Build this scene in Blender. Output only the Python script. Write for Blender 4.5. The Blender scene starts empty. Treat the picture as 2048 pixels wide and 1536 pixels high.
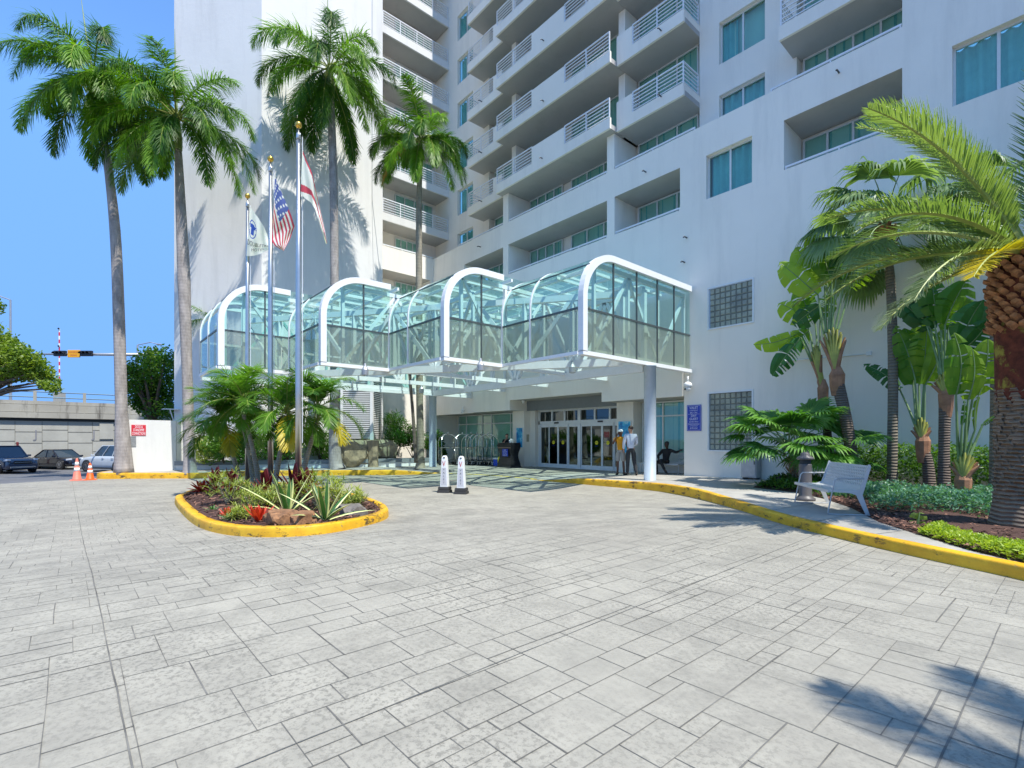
import bpy, bmesh, math, random
from math import sin, cos, pi, radians, sqrt, atan2
from mathutils import Vector, Matrix
random.seed(7)
sc = bpy.context.scene
COL = sc.collection

# ---------------------------------------------------------------- camera
F_PX, HZ, CX, EYE = 1005.0, 878.0, 1024.0, 1.5      # focal length and horizon of the 2048 x 1536 photograph
TH = radians(41.3)
CC, SS = cos(TH), sin(TH)
cam = bpy.data.cameras.new("camera"); camo = bpy.data.objects.new("camera", cam); COL.objects.link(camo)
cam.sensor_fit = 'HORIZONTAL'; cam.sensor_width = 36.0
cam.lens = 36.0 * F_PX / 2048.0
cam.shift_x = 0.0; cam.shift_y = (HZ - 768.0) / 2048.0
cam.clip_start = 0.05; cam.clip_end = 3000
camo.location = (0, 0, EYE)
camo.rotation_euler = (radians(90), 0, radians(90) - TH)
sc.camera = camo

# ---------------------------------------------------------------- world and sun
SUN_EL, SUN_AZ = radians(62.0), radians(0.6)        # azimuth measured from +x towards +y
w = bpy.data.worlds.new("World"); sc.world = w; w.use_nodes = True
nt = w.node_tree; bg = nt.nodes["Background"]
sky = nt.nodes.new("ShaderNodeTexSky"); sky.sky_type = 'NISHITA'; sky.sun_disc = False
sky.sun_elevation = SUN_EL; sky.sun_rotation = pi / 2 - SUN_AZ
sky.air_density = 0.7; sky.dust_density = 0.0; sky.ozone_density = 4.0; sky.altitude = 0
tn = nt.nodes.new("ShaderNodeMix"); tn.data_type = 'RGBA'; tn.blend_type = 'MULTIPLY'; tn.inputs[0].default_value = 1.0
tn.inputs[7].default_value = (.75, .94, 1.03, 1); nt.links.new(sky.outputs[0], tn.inputs[6])
cp = nt.nodes.new("ShaderNodeMix"); cp.data_type = 'RGBA'; cp.blend_type = 'DARKEN'; cp.inputs[0].default_value = 1.0     # keep the horizon from burning out
cp.inputs[7].default_value = (.55, 1.24, 2.7, 1); nt.links.new(tn.outputs[2], cp.inputs[6]); nt.links.new(cp.outputs[2], bg.inputs[0]); bg.inputs[1].default_value = 0.15
sl = bpy.data.lights.new("sun", 'SUN'); sl.energy = 2.3; sl.angle = radians(0.5); sl.color = (1.0, 0.965, 0.90)
slo = bpy.data.objects.new("sun", sl); COL.objects.link(slo)
sd = Vector((cos(SUN_EL) * cos(SUN_AZ), cos(SUN_EL) * sin(SUN_AZ), sin(SUN_EL)))
slo.rotation_euler = sd.to_track_quat('Z', 'Y').to_euler(); slo.location = (0, 0, 60)
sc.view_settings.view_transform = 'Standard'; sc.view_settings.look = 'None'
sc.view_settings.exposure = 1.5; sc.view_settings.gamma = 1.0
sc.cycles.max_bounces = 8; sc.cycles.transparent_max_bounces = 24
sc.cycles.diffuse_bounces = 4; sc.cycles.glossy_bounces = 3

# ---------------------------------------------------------------- measuring helpers (a photo pixel and one known plane give a point in the place)
def ray(u, v):
    X = (u - CX) / F_PX
    return (X * SS - CC, X * CC + SS, (HZ - v) / F_PX)
def ss(t):
    t = max(0.0, min(1.0, t)); return t * t * (3 - 2 * t)
def zg(x, y):                       # height of the drive and road surface
    r = math.hypot(x, y)
    z = -.22 * ss((15.8 - y) / 4) * ss((r - 5) / 7) * ss((-x - 4) / 6)
    return z - .42 * ss((-x - 26) / 18)
def zs(x):                          # height of the right hand pavement
    return 0.15 if x > -6 else 0.15 - 0.13 * ss((-x - 6) / 11)
def W(u, v, y=17.5):
    r = ray(u, v); t = y / r[1]; return Vector((r[0] * t, y, EYE + r[2] * t))
def XP(u, v, x):
    r = ray(u, v); t = x / r[0]; return Vector((x, r[1] * t, EYE + r[2] * t))
def G(u, v, z=0.0):
    r = ray(u, v); t = (z - EYE) / r[2]; return Vector((r[0] * t, r[1] * t, z))
def GG(u, v, dz=0.0):
    r = ray(u, v); t = -EYE / r[2]
    for i in range(60):
        t = .5 * t + .5 * ((zg(r[0] * t, r[1] * t) + dz - EYE) / r[2])
    return Vector((r[0] * t, r[1] * t, zg(r[0] * t, r[1] * t) + dz))
def DP(u, v, Y):                    # point at depth Y
    r = ray(u, v); return Vector((r[0] * Y, r[1] * Y, EYE + r[2] * Y))
RIGHT = Vector((SS, CC, 0)); TOCAM = Vector((CC, -SS, 0)); UP = Vector((0, 0, 1))

# ---------------------------------------------------------------- materials
def newmat(name):
    m = bpy.data.materials.new(name); m.use_nodes = True
    n = m.node_tree.nodes; n.clear()
    out = n.new("ShaderNodeOutputMaterial"); return m, m.node_tree, out
def rgba(c): return (c[0], c[1], c[2], 1)
def noise(t, scale, detail=4, rough=.55, obj=False, stretch=None):
    g = t.nodes.new("ShaderNodeTexCoord" if obj else "ShaderNodeNewGeometry")
    src = g.outputs["Object"] if obj else g.outputs["Position"]
    if stretch:
        mp = t.nodes.new("ShaderNodeMapping"); mp.inputs["Scale"].default_value = stretch
        t.links.new(src, mp.inputs[0]); src = mp.outputs[0]
    n = t.nodes.new("ShaderNodeTexNoise"); n.inputs["Scale"].default_value = scale
    n.inputs["Detail"].default_value = detail; n.inputs["Roughness"].default_value = rough
    t.links.new(src, n.inputs["Vector"]); return n.outputs["Fac"]
def ramp(t, fac, stops):
    r = t.nodes.new("ShaderNodeValToRGB"); e = r.color_ramp.elements
    while len(e) < len(stops): e.new(0.5)
    for i, (p, c) in enumerate(stops): e[i].position = p; e[i].color = rgba(c)
    t.links.new(fac, r.inputs[0]); return r.outputs[0]
def mixc(t, fac, a, b, mode='MIX'):
    m = t.nodes.new("ShaderNodeMix"); m.data_type = 'RGBA'; m.blend_type = mode
    for s, v in ((0, fac), (6, a), (7, b)):
        if isinstance(v, (int, float)): m.inputs[s].default_value = v
        elif isinstance(v, tuple): m.inputs[s].default_value = rgba(v)
        else: t.links.new(v, m.inputs[s])
    return m.outputs[2]
def bump(t, h, strength=.2, dist=.01):
    b = t.nodes.new("ShaderNodeBump"); b.inputs["Strength"].default_value = strength; b.inputs["Distance"].default_value = dist
    t.links.new(h, b.inputs["Height"]); return b.outputs[0]
def plain(name, col, rough=.6, metal=0.0, var=.12, scale=6, obj=True, bmp=0.0, bscale=40, spec=.5, stretch=None, dirt=None):
    """base colour with a soft variation, optional bump and optional dirt colour in patches"""
    m, t, out = newmat(name)
    p = t.nodes.new("ShaderNodeBsdfPrincipled"); t.links.new(p.outputs[0], out.inputs[0])
    nf = noise(t, scale, 5, .6, obj, stretch)
    lo = tuple(c * (1 - var) for c in col); hi = tuple(min(1, c * (1 + var)) for c in col)
    c = ramp(t, nf, [(.3, lo), (.7, hi)])
    if dirt:
        dcol, dsc, d0, d1 = dirt
        df = noise(t, dsc, 6, .65, obj, stretch)
        f = ramp(t, df, [(d0, (0, 0, 0)), (d1, (1, 1, 1))])
        c = mixc(t, f, c, dcol)
    t.links.new(c, p.inputs["Base Color"])
    p.inputs["Roughness"].default_value = rough; p.inputs["Metallic"].default_value = metal
    p.inputs["Specular IOR Level"].default_value = spec
    if bmp: t.links.new(bump(t, noise(t, bscale, 4, .6, obj), bmp, .01), p.inputs["Normal"])
    return m
def leafmat(name, c1, c2, trans=.35, rough=.45, scale=3.0, tip=None):
    m, t, out = newmat(name)
    oi = t.nodes.new("ShaderNodeObjectInfo")
    nf = noise(t, scale, 3, .6)
    ad = t.nodes.new("ShaderNodeMath"); ad.operation = 'ADD'
    mu = t.nodes.new("ShaderNodeMath"); mu.operation = 'MULTIPLY'; mu.inputs[1].default_value = .5
    sb = t.nodes.new("ShaderNodeMath"); sb.operation = 'SUBTRACT'; sb.inputs[1].default_value = .25
    t.links.new(oi.outputs["Random"], mu.inputs[0]); t.links.new(mu.outputs[0], sb.inputs[0])
    t.links.new(nf, ad.inputs[0]); t.links.new(sb.outputs[0], ad.inputs[1])
    c = ramp(t, ad.outputs[0], [(.25, c1), (.75, c2)])
    p = t.nodes.new("ShaderNodeBsdfPrincipled"); p.inputs["Roughness"].default_value = rough
    p.inputs["Specular IOR Level"].default_value = .45
    tr = t.nodes.new("ShaderNodeBsdfTranslucent")
    t.links.new(c, p.inputs["Base Color"])
    br = mixc(t, 1.0, c, (1.6, 1.7, .55), 'MULTIPLY'); t.links.new(br, tr.inputs[0])
    mx = t.nodes.new("ShaderNodeMixShader"); mx.inputs[0].default_value = trans
    t.links.new(p.outputs[0], mx.inputs[1]); t.links.new(tr.outputs[0], mx.inputs[2]); t.links.new(mx.outputs[0], out.inputs[0])
    return m
def glassmat(name, tint, refl=.12, rough=.02, milk=None):
    m, t, out = newmat(name)
    tr = t.nodes.new("ShaderNodeBsdfTransparent"); tr.inputs[0].default_value = rgba(tint)
    gl = t.nodes.new("ShaderNodeBsdfGlossy"); gl.inputs["Roughness"].default_value = rough
    gl.inputs[0].default_value = (.9, 1, .98, 1)
    lw = t.nodes.new("ShaderNodeLayerWeight"); lw.inputs[0].default_value = .5
    pw = t.nodes.new("ShaderNodeMath"); pw.operation = 'POWER'; pw.inputs[1].default_value = 4.0; t.links.new(lw.outputs["Facing"], pw.inputs[0])
    ad = t.nodes.new("ShaderNodeMath"); ad.operation = 'MULTIPLY_ADD'; ad.inputs[1].default_value = .75; ad.inputs[2].default_value = refl; ad.use_clamp = True
    t.links.new(pw.outputs[0], ad.inputs[0])
    base = tr.outputs[0]
    if milk:
        df = t.nodes.new("ShaderNodeBsdfTranslucent"); df.inputs[0].default_value = rgba(milk[0])
        d2 = t.nodes.new("ShaderNodeBsdfDiffuse"); d2.inputs[0].default_value = rgba(milk[0])
        a = t.nodes.new("ShaderNodeMixShader"); a.inputs[0].default_value = .5
        t.links.new(df.outputs[0], a.inputs[1]); t.links.new(d2.outputs[0], a.inputs[2])
        b = t.nodes.new("ShaderNodeMixShader"); b.inputs[0].default_value = milk[1]
        t.links.new(base, b.inputs[1]); t.links.new(a.outputs[0], b.inputs[2]); base = b.outputs[0]
    mx = t.nodes.new("ShaderNodeMixShader")
    t.links.new(ad.outputs[0], mx.inputs[0]); t.links.new(base, mx.inputs[1]); t.links.new(gl.outputs[0], mx.inputs[2])
    t.links.new(mx.outputs[0], out.inputs[0]); return m

def stucco(name, col, streak=.055):
    m, t, out = newmat(name)
    p = t.nodes.new("ShaderNodeBsdfPrincipled"); t.links.new(p.outputs[0], out.inputs[0])
    a = noise(t, .35, 5, .6); b = noise(t, 1.2, 6, .7, stretch=(1, 1, .12))
    lo = tuple(c * .93 for c in col)
    c = ramp(t, a, [(.3, lo), (.7, col)])
    f = ramp(t, b, [(.50, (0, 0, 0)), (.78, (1, 1, 1))])
    c = mixc(t, f, c, tuple(x * (1 - streak * 3) for x in col))
    g = ramp(t, noise(t, 14, 4, .7), [(.62, (0, 0, 0)), (.8, (.35, .35, .35))])
    c = mixc(t, g, c, tuple(x * .86 for x in col))
    t.links.new(c, p.inputs["Base Color"]); p.inputs["Roughness"].default_value = .85
    h = noise(t, 3.2, 6, .7)
    t.links.new(bump(t, h, .35, .02), p.inputs["Normal"]); return m

M = {}
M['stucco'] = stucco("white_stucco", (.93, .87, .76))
M['stucco_dimmed'] = stucco("dimmed_stucco_copy", (.79, .775, .735))  # white stucco copy with shade put into the colour, for sunlit tower and walls
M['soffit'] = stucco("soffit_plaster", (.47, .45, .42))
M['white'] = plain("white_paint", (.80, .81, .80), .4, var=.04, bmp=.05)
M['frame'] = plain("white_window_frame", (.68, .70, .68), .4, var=.05)
M['rail'] = plain("white_rail", (.80, .81, .82), .4, var=.03)
M['greyband'] = plain("grey_band_paint", (.22, .24, .25), .6, var=.05)
M['colpaint'] = plain("blue_grey_column_paint", (.42, .49, .54), .45, var=.05, dirt=((.3, .33, .35), 3, .6, .8))
M['glass'] = glassmat("window_glass", (.50, .78, .74), .10)
M['doorglass'] = glassmat("door_glass", (.05, .065, .065), .10)
M['aqua'] = glassmat("aqua_canopy_glass", (.70, .91, .88), .04)
M['smoke'] = glassmat("grey_green_canopy_glass", (.60, .69, .61), .05, milk=((.40, .45, .38), .38))
M['blind'] = plain("teal_curtain", (.34, .60, .58), .8, var=.1, scale=2, obj=False)
M['blind2'] = plain("pale_curtain", (.50, .68, .66), .8, var=.12, scale=2, obj=False)
M['dark'] = plain("dark_interior", (.03, .035, .035), .8)  # near-black that paints the dark of unlit spaces; also a lens colour
M['darkgrey'] = plain("dark_grey_metal", (.06, .065, .07), .4, metal=.4)
M['black'] = plain("black_paint", (.015, .015, .017), .35)
M['rubber'] = plain("black_rubber", (.03, .03, .03), .75)
M['chrome'] = plain("chrome_tube", (.75, .74, .70), .16, metal=1.0, var=.05)
M['alu'] = plain("brushed_aluminium_pole", (.58, .58, .56), .32, metal=.9, var=.06)
M['gold'] = plain("gold_ball", (.75, .45, .08), .25, metal=.9)
M['mullion'] = plain("dark_bronze_mullion", (.09, .11, .11), .4, metal=.3)
M['benchm'] = plain("pale_grey_powder_coat", (.56, .58, .58), .35, metal=.2, var=.04)
M['taupe'] = plain("taupe_bollard_paint", (.11, .10, .095), .45, var=.08)
M['red'] = plain("red_sign_paint", (.62, .03, .05), .4, var=.05)
M['blue'] = plain("blue_sign_paint", (.02, .05, .42), .35, var=.05)
M['textw'] = plain("white_lettering", (.85, .86, .88), .4, var=.02)
M['textg'] = plain("grey_lettering", (.22, .22, .24), .5, var=.05)
M['textk'] = plain("black_lettering", (.02, .02, .02), .5)
M['textr'] = plain("red_lettering", (.50, .05, .05), .5)
M['amber'] = plain("amber_sign_face", (.85, .40, .01), .4, var=.03)
M['orange'] = plain("orange_cone_plastic", (.95, .13, .015), .45, var=.08)
M['fadecone'] = plain("faded_pink_cone_plastic", (.80, .20, .13), .55, var=.12)
M['reflect'] = plain("white_reflective_band", (.82, .83, .82), .4, var=.06, dirt=((.4, .4, .38), 20, .55, .75))
M['yellow'] = plain("bright_yellow", (.85, .72, .02), .5)
M['mulch'] = plain("bark_mulch", (.075, .035, .025), .9, var=.6, scale=60, obj=False, bmp=1, bscale=50)
M['soil'] = plain("dark_soil", (.03, .022, .016), .95, var=.5, scale=30, obj=False, bmp=.8)
M['rockb'] = plain("brown_coral_rock", (.26, .13, .06), .95, var=.5, scale=10, bmp=1, bscale=25, dirt=((.05, .03, .02), 14, .55, .7))
M['rockg'] = plain("grey_rock", (.17, .15, .13), .9, var=.4, scale=8, bmp=1, bscale=22)
M['rockt'] = plain("tan_limestone_boulder", (.36, .28, .18), .9, var=.35, scale=2, obj=False, bmp=.8, bscale=12, dirt=((.10, .09, .07), 3, .5, .75))
M['galv'] = plain("galvanised_steel", (.45, .46, .46), .45, metal=.6, var=.1)
M['skin1'] = plain("light_skin", (.55, .30, .20), .5, var=.06)
M['skin2'] = plain("brown_skin", (.14, .06, .035), .5, var=.06)
M['skin3'] = plain("dark_skin", (.045, .022, .015), .5, var=.06)
M['hairk'] = plain("dark_hair", (.012, .01, .009), .7)
M['hairg'] = plain("grey_brown_hair", (.10, .06, .045), .8)
M['c_black'] = plain("black_cloth", (.012, .012, .013), .85)
M['c_char'] = plain("charcoal_trousers", (.035, .038, .042), .85, bmp=.3, bscale=12)
M['c_white'] = plain("pale_blue_shirt", (.66, .71, .82), .8, bmp=.4, bscale=14)
M['c_yellow'] = plain("golden_yellow_shirt", (.80, .34, .01), .8, bmp=.4, bscale=14, dirt=((.28, .10, .2), 22, .62, .7))
M['c_khaki'] = plain("stone_shorts", (.42, .38, .32), .85)
M['shoe'] = plain("dark_shoe", (.03, .025, .02), .6)
M['f_green'] = leafmat("royal_palm_frond", (.035, .11, .010), (.17, .33, .020), .4)
M['f_rach'] = plain("palm_rachis", (.30, .34, .07), .5, var=.15)
M['f_dead'] = leafmat("dead_orange_frond", (.42, .14, .02), (.60, .26, .04), .2)
M['f_date'] = leafmat("date_palm_frond", (.10, .17, .06), (.22, .30, .11), .35)
M['f_dateg'] = leafmat("grey_green_date_frond", (.15, .21, .10), (.29, .35, .19), .3)
M['f_yell'] = leafmat("yellowing_frond", (.32, .30, .03), (.60, .48, .03), .35)
M['f_fan'] = leafmat("fan_palm_leaf", (.05, .16, .03), (.16, .34, .06), .35)
M['f_sabal'] = leafmat("sabal_leaf", (.10, .18, .08), (.24, .34, .14), .4)
M['f_adon'] = leafmat("cluster_palm_frond", (.045, .13, .018), (.16, .32, .035), .4)
M['f_rav'] = leafmat("paddle_leaf", (.08, .22, .02), (.32, .46, .04), .5, scale=1.5)
M['f_ravd'] = leafmat("dark_paddle_leaf", (.02, .10, .02), (.05, .18, .035), .3, scale=1.5)
M['stem_g'] = plain("green_petiole", (.17, .27, .10), .5, var=.2)
M['stem_y'] = plain("yellow_green_leaf_base", (.36, .36, .07), .55, var=.3, scale=4)
M['stem_o'] = plain("orange_brown_leaf_base", (.34, .17, .09), .8, var=.3, scale=6, bmp=.6)
M['f_hedge'] = leafmat("hedge_leaf", (.035, .11, .015), (.15, .29, .04), .35, scale=5)
M['f_cover'] = leafmat("blue_green_ground_cover", (.05, .16, .09), (.16, .34, .20), .3, scale=5)
M['f_grass'] = leafmat("lime_ground_cover", (.14, .24, .015), (.38, .48, .04), .35, scale=4)
M['f_tree'] = leafmat("broadleaf_foliage", (.05, .13, .014), (.21, .29, .03), .35, scale=1.6)
M['f_bushy'] = leafmat("variegated_bush_leaf", (.12, .20, .03), (.38, .42, .11), .35, scale=8)
M['f_agave'] = leafmat("green_agave_leaf", (.05, .15, .04), (.10, .24, .06), .2, scale=8)
M['f_agavey'] = plain("cream_agave_margin", (.60, .60, .24), .5, var=.1)
M['f_red'] = leafmat("red_bromeliad_leaf", (.38, .02, .012), (.70, .09, .04), .3, scale=9)
M['f_ti'] = leafmat("burgundy_cordyline_leaf", (.05, .006, .012), (.16, .018, .022), .25, scale=9)
def trunkmat(name, col, ring=7.0, strength=.5, moss=None):
    m, t, out = newmat(name)
    p = t.nodes.new("ShaderNodeBsdfPrincipled"); t.links.new(p.outputs[0], out.inputs[0])
    tc = t.nodes.new("ShaderNodeTexCoord"); wv = t.nodes.new("ShaderNodeTexWave")
    wv.bands_direction = 'Z'; wv.inputs["Scale"].default_value = ring; wv.inputs["Distortion"].default_value = 2.5
    wv.inputs["Detail"].default_value = 3; t.links.new(tc.outputs["Object"], wv.inputs[0])
    nf = noise(t, 5, 6, .7, True, (1, 1, .35))
    c = ramp(t, nf, [(.3, tuple(x * .55 for x in col)), (.55, col), (.75, tuple(min(1, x * 1.3) for x in col))])
    c = mixc(t, strength * .6, c, ramp(t, wv.outputs["Fac"], [(.1, tuple(x * .35 for x in col)), (.5, tuple(x * 1.1 for x in col))]))
    if moss:
        f = ramp(t, noise(t, 1.6, 6, .7, True), [(.52, (0, 0, 0)), (.60, (1, 1, 1))]); c = mixc(t, f, c, moss)
    t.links.new(c, p.inputs["Base Color"]); p.inputs["Roughness"].default_value = .9
    t.links.new(bump(t, wv.outputs["Fac"], strength, .03), p.inputs["Normal"]); return m
M['t_royal'] = trunkmat("royal_palm_trunk", (.36, .32, .29), 2.2, .10)
M['t_royal2'] = trunkmat("mottled_palm_trunk", (.30, .26, .19), 2.0, .15)
M['t_shaft'] = plain("green_crownshaft", (.20, .26, .07), .45, var=.2)
M['t_date'] = trunkmat("date_palm_trunk", (.30, .22, .15), 5.0, .9)
M['t_boot'] = plain("orange_brown_palm_boots", (.36, .17, .075), .85, var=.5, scale=9, bmp=.8, dirt=((.10, .04, .02), 7, .5, .7))
M['t_fib'] = plain("rusty_palm_fibre", (.12, .03, .015), .95, var=.5, scale=9, bmp=1, dirt=((.30, .27, .04), 2.2, .58, .66))
M['t_sabal'] = trunkmat("sabal_trunk", (.22, .19, .14), 4.0, .6)
M['t_rav'] = trunkmat("ravenala_trunk", (.17, .13, .10), 5.0, .7)
M['t_adon'] = trunkmat("slim_ringed_trunk", (.34, .32, .24), 5.0, .4)
M['bark'] = plain("tree_bark", (.12, .09, .06), .9, var=.3, bmp=.8)

def curbmat():
    m, t, out = newmat("yellow_kerb_paint")
    p = t.nodes.new("ShaderNodeBsdfPrincipled"); t.links.new(p.outputs[0], out.inputs[0])
    c = ramp(t, noise(t, 2.2, 5, .65), [(.3, (.62, .30, .008)), (.7, (.84, .50, .02))])
    f = ramp(t, noise(t, 2.6, 8, .74, stretch=(1, 1, 2.4)), [(.555, (0, 0, 0)), (.63, (1, 1, 1))])
    c = mixc(t, f, c, (.10, .06, .022))
    f2 = ramp(t, noise(t, 9, 6, .7), [(.64, (0, 0, 0)), (.70, (1, 1, 1))]); c = mixc(t, f2, c, (.30, .20, .09))
    t.links.new(c, p.inputs["Base Color"]); p.inputs["Roughness"].default_value = .55
    t.links.new(bump(t, noise(t, 8, 5, .7), .3, .02), p.inputs["Normal"]); return m
M['kerb'] = curbmat()
def pavemat(name, lo, mid, hi, big=.22, speck=True, rough=.8):
    m, t, out = newmat(name)
    p = t.nodes.new("ShaderNodeBsdfPrincipled"); t.links.new(p.outputs[0], out.inputs[0])
    c = ramp(t, noise(t, big, 6, .65), [(.30, lo), (.5, mid), (.72, hi)])
    c2 = ramp(t, noise(t, 1.6, 8, .7), [(.35, (.80, .80, .80)), (.62, (1.05, 1.05, 1.04))])
    c = mixc(t, 1.0, c, c2, 'MULTIPLY')
    if speck:
        a = noise(t, 26, 6, .75); b = ramp(t, noise(t, .55, 4, .6), [(.36, (.15, .15, .15)), (.60, (1, 1, 1))])
        s = ramp(t, a, [(.485, (0, 0, 0)), (.585, (1, 1, 1))])
        s = mixc(t, 1.0, s, b, 'MULTIPLY')
        c = mixc(t, s, c, tuple(x * .60 for x in mid))
        st = ramp(t, noise(t, .9, 9, .75), [(.50, (0, 0, 0)), (.68, (.7, .7, .7))]); c = mixc(t, st, c, tuple(x * .55 for x in mid))
        s2 = ramp(t, noise(t, 75, 3, .7), [(.60, (0, 0, 0)), (.68, (.5, .5, .5))]); c = mixc(t, s2, c, tuple(x * .62 for x in mid))
    t.links.new(c, p.inputs["Base Color"]); p.inputs["Roughness"].default_value = rough
    t.links.new(bump(t, noise(t, 18, 8, .7), .35, .012), p.inputs["Normal"]); return m
M['pave'] = pavemat("stamped_concrete", (.30, .278, .228), (.355, .332, .273), (.395, .368, .302))
M['walk'] = pavemat("sidewalk_concrete", (.34, .32, .28), (.40, .38, .335), (.44, .42, .37), .5, False)
M['asph'] = pavemat("asphalt", (.11, .11, .115), (.145, .145, .15), (.18, .18, .18), .3)
M['groove'] = plain("dark_groove", (.145, .138, .12), .9, var=.5, scale=3, obj=False)
def concmat():
    m, t, out = newmat("weathered_bridge_concrete")
    p = t.nodes.new("ShaderNodeBsdfPrincipled"); t.links.new(p.outputs[0], out.inputs[0])
    c = ramp(t, noise(t, .3, 5, .6), [(.3, (.31, .29, .24)), (.7, (.42, .40, .34))])
    f = ramp(t, noise(t, 2.0, 7, .72, stretch=(1, 1, .12)), [(.54, (0, 0, 0)), (.72, (1, 1, 1))])
    c = mixc(t, f, c, (.10, .09, .075))
    t.links.new(c, p.inputs["Base Color"]); p.inputs["Roughness"].default_value = .9; return m
M['bridge'] = concmat()
M['panel'] = plain("precast_wall_panel", (.40, .39, .34), .9, var=.12, scale=.8, obj=False, bmp=.3)
def blockmat():
    m, t, out = newmat("glass_block")
    p = t.nodes.new("ShaderNodeBsdfPrincipled"); t.links.new(p.outputs[0], out.inputs[0])
    c = ramp(t, noise(t, 1.4, 3, .6), [(.35, (.22, .24, .21)), (.68, (.42, .44, .34))])
    t.links.new(c, p.inputs["Base Color"]); p.inputs["Roughness"].default_value = .12
    t.links.new(bump(t, noise(t, 22, 3, .5), .5, .02), p.inputs["Normal"]); return m
M['block'] = blockmat()
M['grout'] = plain("block_grout", (.16, .17, .15), .8)
def artmat():
    m, t, out = newmat("blue_wave_print")
    p = t.nodes.new("ShaderNodeBsdfPrincipled"); t.links.new(p.outputs[0], out.inputs[0])
    c = ramp(t, noise(t, 3.5, 5, .6), [(.3, (.01, .04, .22)), (.46, (.02, .30, .62)), (.58, (.10, .55, .75)), (.7, (.75, .85, .9))])
    t.links.new(c, p.inputs["Base Color"]); p.inputs["Roughness"].default_value = .3; return m
M['art'] = artmat()

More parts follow.
